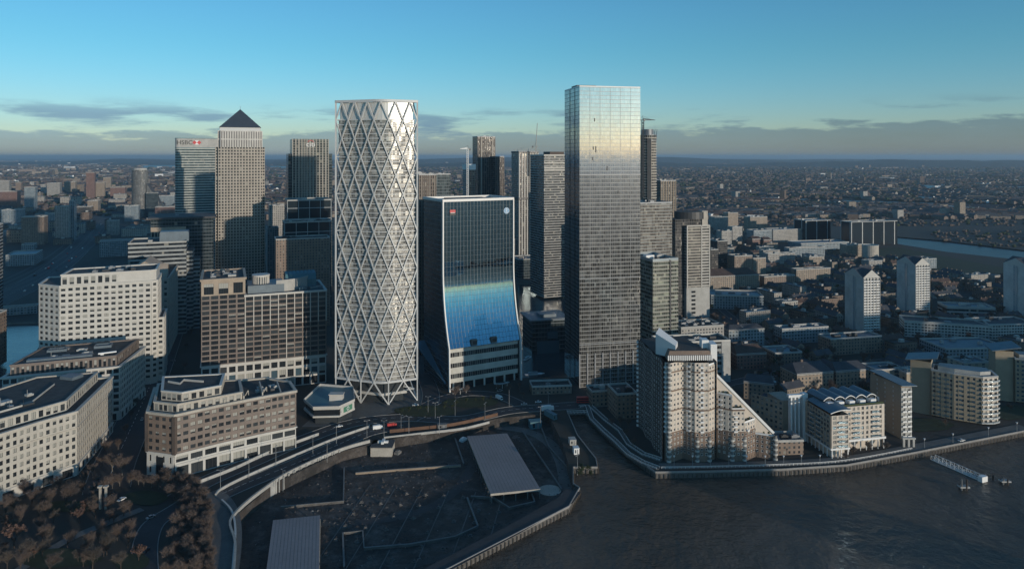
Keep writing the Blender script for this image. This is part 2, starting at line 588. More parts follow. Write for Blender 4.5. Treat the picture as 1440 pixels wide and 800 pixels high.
def ground_mat():
    t = NT('ground_earth')
    a = t.ramp(t.noise(0.004, 6, 0.65), 0.35, 0.65)
    b = t.ramp(t.noise(0.03, 5, 0.7), 0.35, 0.65)
    c = t.ramp(t.noise(0.35, 4, 0.6), 0.35, 0.65)
    col = t.mix(a, (0.042, 0.036, 0.030), (0.030, 0.034, 0.020))
    col = t.mix(t.math('MULTIPLY', b, 0.7), col, (0.052, 0.047, 0.042))
    col = t.mix(t.math('MULTIPLY', c, 0.35), col, (0.045, 0.043, 0.042))
    t.set(Base_Color=col, Roughness=0.95)
    MATS['ground_earth'] = t.m


def site_mat():
    t = NT('site_dirt')
    a = t.ramp(t.noise(0.02, 9, 0.75), 0.40, 0.62)
    b = t.ramp(t.noise(0.07, 9, 0.8), 0.48, 0.66)
    c = t.ramp(t.noise(0.9, 4, 0.6), 0.35, 0.65)
    p = t.math('LESS_THAN', t.noise(0.035, 5, 0.6), 0.36)
    col = t.mix(a, (0.026, 0.024, 0.022), (0.070, 0.054, 0.044))
    col = t.mix(t.math('MULTIPLY', b, 0.75), col, (0.17, 0.15, 0.135))
    col = t.mix(t.math('MULTIPLY', c, 0.4), col, (0.03, 0.028, 0.027))
    t.set(Base_Color=col, Roughness=t.math('MULTIPLY_ADD', p, -0.55, 0.9))
    t.bump(t.noise(0.4, 5, 0.7), 0.6, 0.7)
    MATS['site_dirt'] = t.m


def water_mat(name, col, rough, dist, scale):
    t = NT(name)
    n1 = t.noise(scale, 6, 0.62)
    n2 = t.noise(scale * 0.12, 4, 0.55)
    c = t.mix(t.ramp(n2, 0.3, 0.7), tuple(x * 0.75 for x in col), tuple(x * 1.3 for x in col))
    t.set(Base_Color=c, Roughness=rough)
    t.b.inputs['IOR'].default_value = 1.33
    t.bump(t.math('ADD', n1, t.math('MULTIPLY', n2, 2.0)), dist, 1.0)
    MATS[name] = t.m


ground_mat()
site_mat()
water_mat('river_water', (0.080, 0.067, 0.053), 0.24, 3.6, 0.085)
water_mat('reach_water', (0.045, 0.06, 0.066), 0.35, 0.25, 0.25)
water_mat('dock_water', (0.030, 0.045, 0.052), 0.06, 0.25, 0.25)

# ------------------------------------------------------------------ the ground, the river, the docks
RIVER_Z, SITE_Z = -3.4, -6.0


def P2(px, py):
    g = G(px, py)
    return Vector((g.x, g.y, 0))


bank = [Vector((-7000, -2400, 0)), Vector((-900, -520, 0)), Vector((-200, 160, 0))]
bank += [P2(*p) for p in ((630, 800), (800, 712), (815, 686), (806, 680), (806, 657), (840, 657), (838, 645), (812, 612), (797, 577), (820, 577),
                          (850, 608), (885, 638), (922, 664), (990, 663), (1100, 660), (1190, 654), (1283, 637), (1440, 606))]
near_edge = [p.copy() for p in bank[2:]]
bank += [Vector((700, 585, 0)), Vector((1500, 700, 0)), Vector((2400, 800, 0)), Vector((3400, 1300, 0)), Vector((9000, 2500, 0)), Vector((90000, 30000, 0)), Vector((90000, 110000, 0)), Vector((-90000, 110000, 0)), Vector((-90000, -2400, 0))]
mid_dock = [P2(*p) for p in ((733, 531), (803, 531), (822, 470), (800, 398), (728, 398))]
left_dock = [P2(*p) for p in ((-120, 540), (20, 534), (62, 478), (56, 452), (-120, 458))]
far_reach = [P2(*p) for p in ((1262, 343), (1330, 354), (1440, 366), (1800, 400), (1800, 372), (1440, 352), (1330, 339), (1262, 333))]
reach_a = [P2(*p) for p in ((930, 276), (1010, 277.5), (1010, 273.5), (930, 273))]
reach_b = [P2(*p) for p in ((1110, 282), (1200, 286.5), (1440, 293), (1440, 288), (1200, 281), (1110, 278))]
royal = [P2(*p) for p in ((196, 236.0), (262, 236.0), (262, 231.5), (205, 231.5))]
west = [P2(*p) for p in ((470, 238), (420, 238), (380, 236), (380, 234), (470, 234))]
site = [P2(*p) for p in ((327, 729), (386, 679), (482, 634), (560, 615), (640, 603), (700, 588), (752, 583), (772, 583), (792, 625), (808, 686),
                         (790, 704), (715, 748), (578, 812), (415, 875), (322, 880), (331, 770))]


def flat(name, loops, z, mat, kind='structure'):
    mb = MB()
    tri = tessellate_polygon([[Vector((p.x, p.y, 0)) for p in L] for L in loops])
    pts = [p for L in loops for p in L]
    for t in tri:
        q = [pts[i] for i in t]
        if (q[1] - q[0]).cross(q[2] - q[0]).z < 0:
            q.reverse()
        mb.face([(p.x, p.y, z) for p in q])
    return setting(mb.build(name, mat), kind)


flat('ground', [bank, mid_dock, left_dock, far_reach, reach_a, reach_b, site], 0.0, 'ground_earth')
flat('ground', [[Vector((380, 145, 0)), Vector((9000, 1900, 0)), Vector((9000, -9000, 0)), Vector((-7000, -9000, 0)), Vector((-7000, -3100, 0)), Vector((-250, -130, 0))]][0:1], 0.0, 'ground_earth')
flat('river_water', [[Vector((-90000, -90000, 0)), Vector((90000, -90000, 0)), Vector((90000, 110000, 0)), Vector((-90000, 110000, 0))], site], RIVER_Z, 'river_water')
for L in (mid_dock, left_dock):
    flat('dock_water', [[p for p in L]], -2.4, 'dock_water')
for L in (far_reach, reach_a, reach_b, royal, west):
    flat('water_reach', [[p for p in L]], 0.5 if L in (royal, west) else -2.0, 'reach_water')
flat('site_ground', [site], SITE_Z, 'site_dirt')


def edge_wall(name, pts, z0, z1, mat, closed=False):
    mb = MB()
    q = list(pts) + ([pts[0]] if closed else [])
    u = 0
    for a, b in zip(q, q[1:]):
        u = mb.wall(a, b, z0, z1, 0, u)
    return mb.build(name, mat)


setting(edge_wall('dock_edge', list(reversed(mid_dock)), -3.5, 0, 'concrete', True))
setting(edge_wall('dock_edge', list(reversed(left_dock)), -3.5, 0, 'concrete', True))
setting(edge_wall('site_edge', list(reversed(site)), -7.2, 0, 'site_dirt', True))
# river wall with its coping and piles
mb = MB()
u = 0
for a, b in zip(near_edge, near_edge[1:]):
    u = mb.wall(a, b, RIVER_Z - 1, 0.0, 0, u)
rw = tag(mb.build('river_wall', 'river_stone'), 'dark concrete river wall with timber piles and a pale coping along the water', 'river wall')
mb = MB()
mb.path(near_edge, .5, -0.4, 0.6)
mb.build('coping', 'line_kerb', rw)
mb = MB()
for a, b in zip(near_edge, near_edge[1:]):
    L = (b - a).length
    if L > 900:
        continue
    d = (b - a) / L
    nrm = Vector((d.y, -d.x, 0))
    k = 0
    while k * 2.6 < L:
        p = a + d * (k * 2.6) + nrm * 0.75
        mb.tube((p.x, p.y, RIVER_Z - 1), (p.x, p.y, -0.9), 0.28, 4)
        k += 1
setting(mb.build('timber_pile', 'pile_wood', rw), 'stuff')


def strip(name, pts, w, z, mat):
    L, R = offset_line(pts, w / 2)
    mb = MB()
    for i in range(len(pts) - 1):
        mb.face([(R[i].x, R[i].y, z), (R[i + 1].x, R[i + 1].y, z), (L[i + 1].x, L[i + 1].y, z), (L[i].x, L[i].y, z)])
    return setting(mb.build(name, mat))


def smooth_line(pts, k=6):
    out = []
    n = len(pts)
    for i in range(n - 1):
        p0, p1, p2, p3 = pts[max(0, i - 1)], pts[i], pts[i + 1], pts[min(n - 1, i + 2)]
        for j in range(k):
            t = j / k
            out.append(0.5 * ((2 * p1) + (p2 - p0) * t + (2 * p0 - 5 * p1 + 4 * p2 - p3) * t * t + (3 * p1 - p0 - 3 * p2 + p3) * t ** 3))
    out.append(pts[-1])
    return out


def PL(*pp, k=6):
    return smooth_line([P2(*p) for p in pp], k)


roads = {
    'viaduct_road': (PL((250, 700), (292, 676), (360, 647), (430, 617), (500, 594), (575, 587), (650, 590), (715, 577), (780, 572), (900, 563), (1000, 560)), 13),
    'ramp_road': (PL((300, 700), (350, 678), (420, 650), (470, 628), (520, 607), (575, 597)), 12),
    'avenue': (PL((262, 400), (250, 440), (236, 480), (214, 535), (186, 598), (160, 655), (150, 690)), 22),
    'circus_road': (PL((206, 830), (203, 790), (206, 758), (218, 735), (250, 714), (285, 692)), 10),
    'tower_road': (PL((575, 590), (600, 575), (606, 555), (600, 535), (592, 510), (590, 480)), 12),
    'junction_road': (PL((590, 575), (625, 560), (660, 553), (700, 556), (730, 568)), 10),
    'estate_road': (PL((900, 563), (1000, 545), (1120, 520), (1300, 500), (1460, 470)), 9),
    'cross_road': (PL((1120, 520), (1060, 470), (1010, 430), (985, 395)), 8),
    'highway': (PL((150, 296), (135, 320), (110, 350), (60, 390), (-20, 430)), 42),
}
for i, (n, (p, w)) in enumerate(roads.items()):
    strip('road', p, w, 0.05 + 0.02 * i, 'asphalt')
    mbk = MB()
    Lk, Rk = offset_line(p, w / 2 + 0.3)
    mbk.path(Lk, 0.4, 0.0, 0.25)
    mbk.path(Rk, 0.4, 0.0, 0.25)
    setting(mbk.build('kerb', 'line_kerb'))
for n in ('viaduct_road', 'ramp_road', 'avenue', 'highway'):
    p, w = roads[n]
    mbk = MB()
    acc = 0
    for a_, b_ in zip(p, p[1:]):
        L = (b_ - a_).length
        d = (b_ - a_) / L
        t = 0
        while t + 3 < L:
            q = a_ + d * t
            mbk.face([(q.x + d.y * .12, q.y - d.x * .12, 0.30), (q.x + d.x * 3 + d.y * .12, q.y + d.y * 3 - d.x * .12, 0.30),
                      (q.x + d.x * 3 - d.y * .12, q.y + d.y * 3 + d.x * .12, 0.30), (q.x - d.y * .12, q.y + d.x * .12, 0.30)])
            t += 8
    setting(mbk.build('road_marking', 'marking'))
strip('plaza_path', PL((303, 838), (314, 780), (316, 740), (308, 712), (290, 694)), 15, 0.30, 'paving')
strip('riverside_path', [P2(*p) for p in ((560, 830), (640, 788), (722, 745), (795, 704), (806, 690))], 9, 0.28, 'asphalt')
strip('promenade_path', PL((928, 656), (990, 655), (1100, 652), (1190, 646), (1283, 630), (1440, 600)), 8, 0.28, 'paving')
strip('garden_path', PL((20, 806), (90, 762), (150, 736), (200, 716)), 5, 0.28, 'paving')
flat('tower_paving', [[P2(*p) for p in ((480, 600), (560, 578), (598, 570), (600, 545), (470, 560), (424, 600))]], 0.04, 'paving')


def blob(cx, cy, rx, ry, n=18, seed=0):
    r = random.Random(seed)
    c = P2(cx, cy)
    ex = P2(cx + rx, cy) - c
    ey = P2(cx, cy - ry) - c
    return [c + ex * math.cos(2 * math.pi * i / n) * r.uniform(.9, 1.1) + ey * math.sin(2 * math.pi * i / n) * r.uniform(.9, 1.1) for i in range(n)]


for i, b in enumerate(((205, 700, 30, 10), (185, 790, 26, 12), (80, 785, 60, 14), (100, 712, 40, 8), (600, 578, 44, 8), (660, 566, 40, 7), (1300, 598, 40, 9), (1420, 580, 30, 10))):
    flat('grass_lawn', [blob(*b, seed=i)], 0.36, 'grass_green')
# park and river flats on the far side of the estate
flat('grass_field', [[P2(*p) for p in ((1150, 352), (1262, 348), (1440, 382), (1440, 400), (1250, 368))]], 0.2, 'grass_green')


# distant hills
def hills(name, Y0, Y1, x0, x1, h, seed):
    r = random.Random(seed)
    mb = MB()
    n, m = 60, 5
    ph = [r.uniform(0, 6.28) for _ in range(5)]

    def hz(i, j):
        x = i / n
        e = math.sin(math.pi * j / m) * min(1, 6 * x, 6 * (1 - x))
        s = 0.55 + 0.2 * math.sin(7 * x + ph[0]) + 0.15 * math.sin(17 * x + ph[1]) + 0.08 * math.sin(41 * x + ph[2] + j) + 0.05 * math.sin(83 * x + ph[3])
        return -2 + h * e * s
    for i in range(n):
        for j in range(m):
            q = []
            for a_, b_ in ((i, j), (i + 1, j), (i + 1, j + 1), (i, j + 1)):
                q.append((x0 + (x1 - x0) * a_ / n, Y0 + (Y1 - Y0) * b_ / m, hz(a_, b_)))
            mb.face(q)
    return setting(mb.build(name, 'ground_earth', smooth=True))


hills('hills', 11000, 15000, -2500, 12000, 175, 3)
hills('hills', 17000, 22000, -16000, 16000, 190, 5)
hills('hills', 14000, 17000, -12000, -3000, 90, 8)
# ------------------------------------------------------------------ building helpers
def poly_from(p0, u, v, w, L):
    return [p0, p0 + u * w, p0 + u * w + v * L, p0 + v * L]


def inset(poly, d):
    """shrink a convex counter-clockwise outline by d"""
    n = len(poly)
    out = []
    for i in range(n):
        a, b, c = poly[i - 1], poly[i], poly[(i + 1) % n]
        e1 = Vector((b.x - a.x, b.y - a.y)).normalized()
        e2 = Vector((c.x - b.x, c.y - b.y)).normalized()
        n1, n2 = Vector((-e1.y, e1.x)), Vector((-e2.y, e2.x))
        k = n1 + n2
        k = k / max(0.2, k.dot(n1))
        out.append(Vector((b.x + k.x * d, b.y + k.y * d, 0)))
    return out


def rim(mb, poly, z0, z1, t=0.5, out=0.0, mi=0):
    """parapet: a ring round the roof"""
    o = inset(poly, -out) if out else poly
    i = inset(poly, t)
    n = len(poly)
    for k in range(n):
        j = (k + 1) % n
        mb.wall(o[k], o[j], z0, z1, mi)
        mb.wall(i[j], i[k], z0, z1, mi)
        mb.face([(o[k].x, o[k].y, z1), (o[j].x, o[j].y, z1), (i[j].x, i[j].y, z1), (i[k].x, i[k].y, z1)], mi)
        if out:
            mb.face([(o[k].x, o[k].y, z0), (i[k].x, i[k].y, z0), (i[j].x, i[j].y, z0), (o[j].x, o[j].y, z0)], mi)


def clutter(root, poly, z, seed, n=6, mats=('grey_metal', 'pale_concrete', 'dark_metal'), smin=2, smax=7, hmax=3.0, name='plant_unit'):
    """the roof's air handlers and boxes, each a part"""
    r = random.Random(seed)
    a, b, d = poly[0], poly[1], poly[-1]
    U, V = b - a, d - a
    u = U.normalized()
    spots = []
    for i in range(n * 6):
        if len(spots) >= n:
            break
        s, t = r.uniform(.12, .8), r.uniform(.15, .78)
        w, dd = r.uniform(smin, smax), r.uniform(smin, smax * .7)
        w, dd = min(w, U.length * .4), min(dd, V.length * .4)
        p = a + U * s + V * t
        if any((p - q).length < (w + ww) * .6 for q, ww in spots):
            continue
        spots.append((p, w))
        mb = MB()
        h = r.uniform(1.0, hmax)
        mb.box(p, u, w, dd, z, z + h)
        if r.random() < .5:
            mb.box(p + u * w * .2, u, w * .5, dd * .5, z + h, z + h + .6)
        if r.random() < .4:
            mb.tube((p.x, p.y, z), (p.x, p.y, z + h + 3), .12, 4)
        mb.build(name, r.choice(mats), root)


def tower(name, label, cat, xl, Y, xr, yt=None, zt=None, L=30.0, ang=22.0, mat='grey_flats', z0=0.0, group=None, roof='roof_dark',
          side=None, n=4, par=1.4, par_mat=None, w=None):
    """a flat-roofed block: XL, XR where its front edges stand in the photograph, Y its distance"""
    u, v = uv_dirs(ang)
    p0 = AT(xl, Y)
    if w is None:
        w = reach(p0, u, xr)
    if zt is None:
        zt = HT(yt, Y)
    poly = poly_from(p0, u, v, w, L)
    root = thing(name, label, cat, p0, group)
    mb = MB()
    ms = [mat] + ([side] if side else [])
    mb.prism(poly, z0, zt, 0)
    if side:
        mb.m[3] = 1
    mb.build('wall', ms, root)
    mb = MB()
    ip = inset(poly, .3)
    mb.face([(q.x, q.y, zt - .2) for q in ip])
    rf = mb.build('roof', roof, root)
    mb = MB()
    rim(mb, poly, zt, zt + par, .5, .12)
    mb.build('parapet', par_mat or ('pale_concrete' if zt < 120 else 'grey_metal'), root)
    if n:
        clutter(root, poly, zt - .2, int(xl * 7 + Y), n, smax=min(8, w / 3), smin=min(2, w / 8))
    return dict(root=root, p=p0, u=u, v=v, w=w, L=L, zt=zt, poly=poly, roof=rf)


# windows: made as real frames with a pane, set on the wall between the piers
WMESH = {}


def win_mesh(w, h, kind, frame, mull, drop=0.0):
    key = (round(w, 2), round(h, 2), kind, frame, mull, drop)
    if key in WMESH:
        return WMESH[key]
    mb = MB()
    t = .12
    mb.face([(0, -.05, 0), (w, -.05, 0), (w, -.05, h), (0, -.05, h)], 1)

    if drop > 0:
        mb.face([(t, -.07, h * (1 - drop)), (w - t, -.07, h * (1 - drop)), (w - t, -.07, h - t), (t, -.07, h - t)], 2)

    def bar(x0, x1, z0, z1):
        mb.face([(x0, -.14, z0), (x1, -.14, z0), (x1, -.14, z1), (x0, -.14, z1)], 0)
        mb.face([(x0, -.14, z1), (x1, -.14, z1), (x1, 0, z1), (x0, 0, z1)], 0)
        mb.face([(x1, -.14, z0), (x1, 0, z0), (x1, 0, z1), (x1, -.14, z1)], 0)
        mb.face([(x0, 0, z0), (x0, -.14, z0), (x0, -.14, z1), (x0, 0, z1)], 0)
    bar(0, t, 0, h)
    bar(w - t, w, 0, h)
    bar(t, w - t, h - t, h)
    bar(t, w - t, 0, t)
    for k in range(mull):
        x = w * (k + 1) / (mull + 1)
        bar(x - .05, x + .05, t, h - t)
    me = bpy.data.meshes.new('window')
    me.from_pydata(mb.v, [], mb.f)
    for m in (frame, kind, 'blind'):
        me.materials.append(MATS[m])
    me.polygons.foreach_set('material_index', mb.m)
    me.update()
    WMESH[key] = (me, mb)
    return WMESH[key]


class Bldg:
    def __init__(self, name, label, cat, loc, seed=1, frame='dark_metal', group=None):
        self.root = thing(name, label, cat, loc, group)
        self.wins = []
        self.r = random.Random(seed)
        self.frame = frame
        self.mbs = {}

    def mb(self, name, mat):
        k = (name, mat)
        if k not in self.mbs:
            self.mbs[k] = MB()
        return self.mbs[k]

    def punched(self, a, b, z0, z1, floors, bays, ww, wh, sill, mat='stone', part='wall', dep=.4, mull=1, blind=.16, ends=0.0,
                skip=None, glass=('glass_dark', 'glass_mid'), drops=(0, 0, 0, 0, .3, .5, .7)):
        """a wall from a to b (outside on the right hand) of piers and spandrels, with windows between them"""
        a, b = Vector((a[0], a[1], 0)), Vector((b[0], b[1], 0))
        d = b - a
        Lw = d.length
        d.normalize()
        nrm = Vector((d.y, -d.x, 0))
        core = self.mb(part, mat)
        core.wall(a, b, z0, z1)
        fh = (z1 - z0) / floors
        bay = (Lw - 2 * ends) / bays
        pw = bay - ww
        for i in range(bays + 1):
            x0 = ends + i * bay - pw / 2
            x1 = x0 + pw
            if i == 0:
                x0 = 0
            if i == bays:
                x1 = Lw
            o = a + d * x0 + nrm * dep
            core.box(o, d, x1 - x0, dep - .02, z0, z1 - .02)
        for j in range(floors + 1):
            s0 = z0 if j == 0 else z0 + (j - 1) * fh + sill + wh
            s1 = z1 if j == floors else z0 + j * fh + sill
            if s1 - s0 < .05:
                continue
            o = a + nrm * (dep - .06)
            core.box(o, d, Lw, dep - .09, s0, s1)
        for j in range(floors):
            for i in range(bays):
                if skip and skip(i, j):
                    continue
                p = a + d * (ends + i * bay + pw / 2) + nrm * .02 + Vector((0, 0, z0 + j * fh + sill))
                kind = 'blind' if self.r.random() < blind else self.r.choice(glass)
                self.wins.append((p, d, ww, wh, kind, mull, self.r.choice(drops)))

    def finish(self, keep=100):
        for (n, m), mb in self.mbs.items():
            if mb.f:
                mb.build(n, m, self.root)
        base = WLOC[self.root.name]
        c = Vector((0, 0, CAM_H))
        ws = sorted(self.wins, key=lambda w: (w[0] - c).length / (w[2] * w[3]) ** .5)
        for p, d, w, h, kind, mull, drop in ws[:keep]:
            me, _ = win_mesh(w, h, kind, self.frame, mull, drop)
            o = bpy.data.objects.new('window', me)
            COL.objects.link(o)
            o.parent = self.root
            o.location = p - base
            o.rotation_euler = (0, 0, math.atan2(d.y, d.x))
        rest = ws[keep:]
        if rest:
            mb = MB()
            kinds = [self.frame, 'glass_dark', 'glass_mid', 'blind', 'glass_teal', 'glass_pale', 'glass_dark']
            for p, d, w, h, kind, mull, drop in rest:
                _, src = win_mesh(w, h, kind, self.frame, mull, drop)
                n = Vector((-d.y, d.x, 0))
                for f, mi in zip(src.f, src.m):
                    mb.face([p + d * src.v[i][0] + n * src.v[i][1] + Vector((0, 0, src.v[i][2])) for i in f], (0, kinds.index(kind), 3)[mi])
            setting(mb.build('window', kinds, self.root), 'stuff')
        return self.root


def text(body, size, p, u, n, mat, parent, name='lettering', extrude=.15):
    c = bpy.data.curves.new(name, 'FONT')
    c.body = body
    c.size = size
    c.extrude = extrude
    c.align_x = 'CENTER'
    c.align_y = 'CENTER'
    c.materials.append(MATS[mat])
    o = bpy.data.objects.new(name, c)
    COL.objects.link(o)
    o.parent = parent
    up = Vector((0, 0, 1))
    M = Matrix((u, up, n)).transposed().to_4x4()
    M.translation = Vector(p) - WLOC[parent.name]
    dg = bpy.context.evaluated_depsgraph_get()
    me = bpy.data.meshes.new_from_object(o.evaluated_get(dg))
    bpy.data.objects.remove(o)
    o = bpy.data.objects.new(name, me)
    COL.objects.link(o)
    o.parent = parent
    o.matrix_local = M
    WLOC[o.name] = Vector(p)
    return o


def disc(mb, p, u, r, mi=0, n=20, r0=0.0, a0=0, a1=6.28318):
    up = Vector((0, 0, 1))
    for i in range(n):
        t0, t1 = a0 + (a1 - a0) * i / n, a0 + (a1 - a0) * (i + 1) / n
        e0, e1 = u * math.cos(t0) + up * math.sin(t0), u * math.cos(t1) + up * math.sin(t1)
        if r0 > 0:
            mb.face([p + e0 * r0, p + e0 * r, p + e1 * r, p + e1 * r0], mi)
        else:
            mb.face([p, p + e0 * r, p + e1 * r], mi)


# ------------------------------------------------------------------ the diagrid tower
def diagrid_tower():
    Lc, Fc, Rc, Bc = AT(471, 524), AT(536, 511), AT(588, 522), Vector((-104, 552, 0))
    H, ring = 219.0, 16.0
    root = thing('diagrid_tower', 'tall white tower wrapped in a criss-cross lattice of pale diamonds', 'skyscraper', Fc)

    def rounded(pts, rad):
        out = []
        n = len(pts)
        for i in range(n):
            a, b, c = pts[i - 1], pts[i], pts[(i + 1) % n]
            e1, e2 = (a - b).normalized(), (c - b).normalized()
            r = rad[i]
            for k in range(7):
                t = k / 6
                out.append((b + e1 * r) * (1 - t) ** 2 + b * 2 * t * (1 - t) + (b + e2 * r) * t * t)
        return out
    ring_o = [Lc, Fc, Rc, Bc]
    full = rounded(ring_o, (1.5, 6.5, 1.5, 7))
    core = rounded(inset(ring_o, 1.1), (1.8, 7.5, 1.8, 8))
    mb = MB()
    mb.prism(core, ring, H - 13.6, 0, 1, True, reset=False)
    mb.build('glazing', ['nf_glass', 'roof_grey'], root)
    mb = MB()
    cr = rounded(inset(ring_o, 1.6), (1.8, 7.5, 1.8, 8))
    mb.prism(cr, H - 13.6 + .02, H - .8, 0, 1, reset=False)
    mb.build('crown_screen', ['nf_crown', 'roof_grey'], root)
    # lobby: set back glass box under the legs
    lob = inset(ring_o, 6)
    mb = MB()
    mb.prism(lob, 0, ring, 0, None)
    mb.build('lobby', ['glass_mid'], root)
    mb = MB()
    lb = inset(ring_o, 4.5)
    mb.prism(lb, 5.2, 7.0, 0, 0, True)
    mb.build('lobby_canopy', ['white_stone'], root)
    mb = MB()
    fl = (H - 13.6 - ring) / 56
    for k in range(57):
        z = ring + k * fl
        rim(mb, rounded(inset(ring_o, .75), (1.8, 8, 1.8, 8.5)), z - .22, z + .42, .3)
    mb.build('floor_band', 'steel_frame', root)
    # lattice: walk the outline by length, so that the bars fold round the soft front corner
    per = []
    acc = 0.0
    pts = full + [full[0]]
    # start at the left prow
    start = 3
    order = full[start:] + full[:start] + [full[start]]
    for a_, b_ in zip(order, order[1:]):
        per.append((acc, a_, b_, (b_ - a_).length))
        acc += (b_ - a_).length
    tot = acc

    def at(s):
        s = s % tot
        for a0, a_, b_, l in per:
            if s <= a0 + l + 1e-6:
                return a_ + (b_ - a_) * ((s - a0) / l)
        return per[-1][2]
    # front length from left prow to right prow
    sr = 0
    best = 1e9
    for a0, a_, b_, l in per:
        if (a_ - Rc).length < best:
            best, sr = (a_ - Rc).length, a0
    nf = 6
    step = sr / nf
    nb = round((tot - sr) / step)
    stepb = (tot - sr) / nb

    def S_(k):
        return k * step if k <= nf else sr + (k - nf) * stepb
    N = nf + nb
    lv = 15
    dh = (H - ring) / lv
    mb = MB()

    def bar(s0, z0, s1, z1, r):
        a_, b_ = at(s0), at(s1)
        a_ = Vector((a_.x, a_.y, z0))
        b_ = Vector((b_.x, b_.y, z1))
        m = at((s0 + s1) / 2)
        m = Vector((m.x, m.y, (z0 + z1) / 2))
        if (m - (a_ + b_) / 2).length > .25:
            mb.tube(a_, m, r, 4)
            mb.tube(m, b_, r, 4)
        else:
            mb.tube(a_, b_, r, 4)
    r_ = .52
    for j in range(lv):
        z0, z1 = ring + j * dh, ring + (j + 1) * dh
        for k in range(N):
            o = 0 if j % 2 == 0 else .5
            bar(S_(k + o), z0, S_(k + o + .5), z1, r_)
            bar(S_(k + o), z0, S_(k + o - .5) if k + o > 0 else tot - stepb / 2, z1, r_)
    for k in range(0, N, 2):
        bar(S_(k + .0), 0, S_(k + 1), ring, r_ * 1.05)
        bar(S_(k + .0), 0, S_(k - 1) if k > 0 else S_(N - 1), ring, r_ * 1.05)
        bar(S_(k), 0, S_(k), ring, r_)
    for s in (0, sr):
        bar(s, ring, s, H, .75)
    mb.build('diagrid', 'steel_frame', root)
    mb = MB()
    rim(mb, rounded(inset(ring_o, -.4), (1.5, 6.5, 1.5, 7)), H - .7, H + 1.1, 1.6, 0.01)
    mb.build('top_ring', 'steel_frame', root)
    mb = MB()
    rim(mb, rounded(inset(ring_o, .1), (1.5, 6.5, 1.5, 7)), ring - .7, ring + .7, 1.6, 0.01)
    mb.build('ring_beam', 'steel_frame', root)
    mb = MB()
    mb.box(Vector((-104, 530, 0)), Vector((1, 0, 0)), 12, 8, H - 1, H + .9)
    mb.build('roof_plant', 'grey_metal', root)
    # pavilion beside its foot
    pv = [P2(427, 585), P2(440, 597), P2(477, 596), P2(499, 585), P2(497, 566), P2(450, 562)]
    b = thing('pavilion', 'low pale pavilion with a blue roof terrace at the foot of the lattice tower', 'pavilion', pv[1])
    mb = MB()
    mb.prism(inset(pv, 2), 0, 4.5, 0, 0)
    mb.build('ground_floor', ['glass_mid'], b)
    mb = MB()
    mb.prism(pv, 4.5, 5.6, 0, 0, True)
    mb.prism(inset(pv, .4), 9.6, 10.4, 0, 0, True)
    rim(mb, pv, 10.4, 12.0, .4)
    mb.build('wall', ['white_stone'], b)
    mb = MB()
    mb.prism(inset(pv, 1.2), 5.6, 9.6, 0)
    mb.build('window', ['glass_dark'], b)
    mb = MB()
    a_, c_ = pv[2], pv[3]
    d = (c_ - a_).normalized()
    nn = Vector((d.y, -d.x, 0))
    q = a_ + d * 1
    mb.box(q + nn * .3, d, (c_ - a_).length - 2, .6, 5.6, 10.4)
    mb.build('sign_wall', ['white_stone'], b)
    mb = MB()
    mb.box(q + d * 3 + nn * .36, d, 9, .05, 6.2, 9.8)
    sg = mb.build('sign_panel', ['green_paint'], b)
    mb = MB()
    disc(mb, q + d * 7.5 + nn * .40 + Vector((0, 0, 8)), d, 1.3, 0, 16, .9)
    mb.build('emblem', ['white_paint'], sg)
    mb = MB()
    mb.face([(p.x, p.y, 10.5) for p in inset(pv, .6)])
    mb.build('terrace', ['teal_paint'], b)
    k = pv[0].lerp(pv[3], .5)
    mb = MB()
    mb.box(k, Vector((1, 0, 0)), 9, 5, 10.5, 14.5)
    mb.box(k + Vector((-.5, -.5, 0)), Vector((1, 0, 0)), 10, 6, 14.5, 15)
    mb.build('stair_box', ['white_stone'], b)


diagrid_tower()


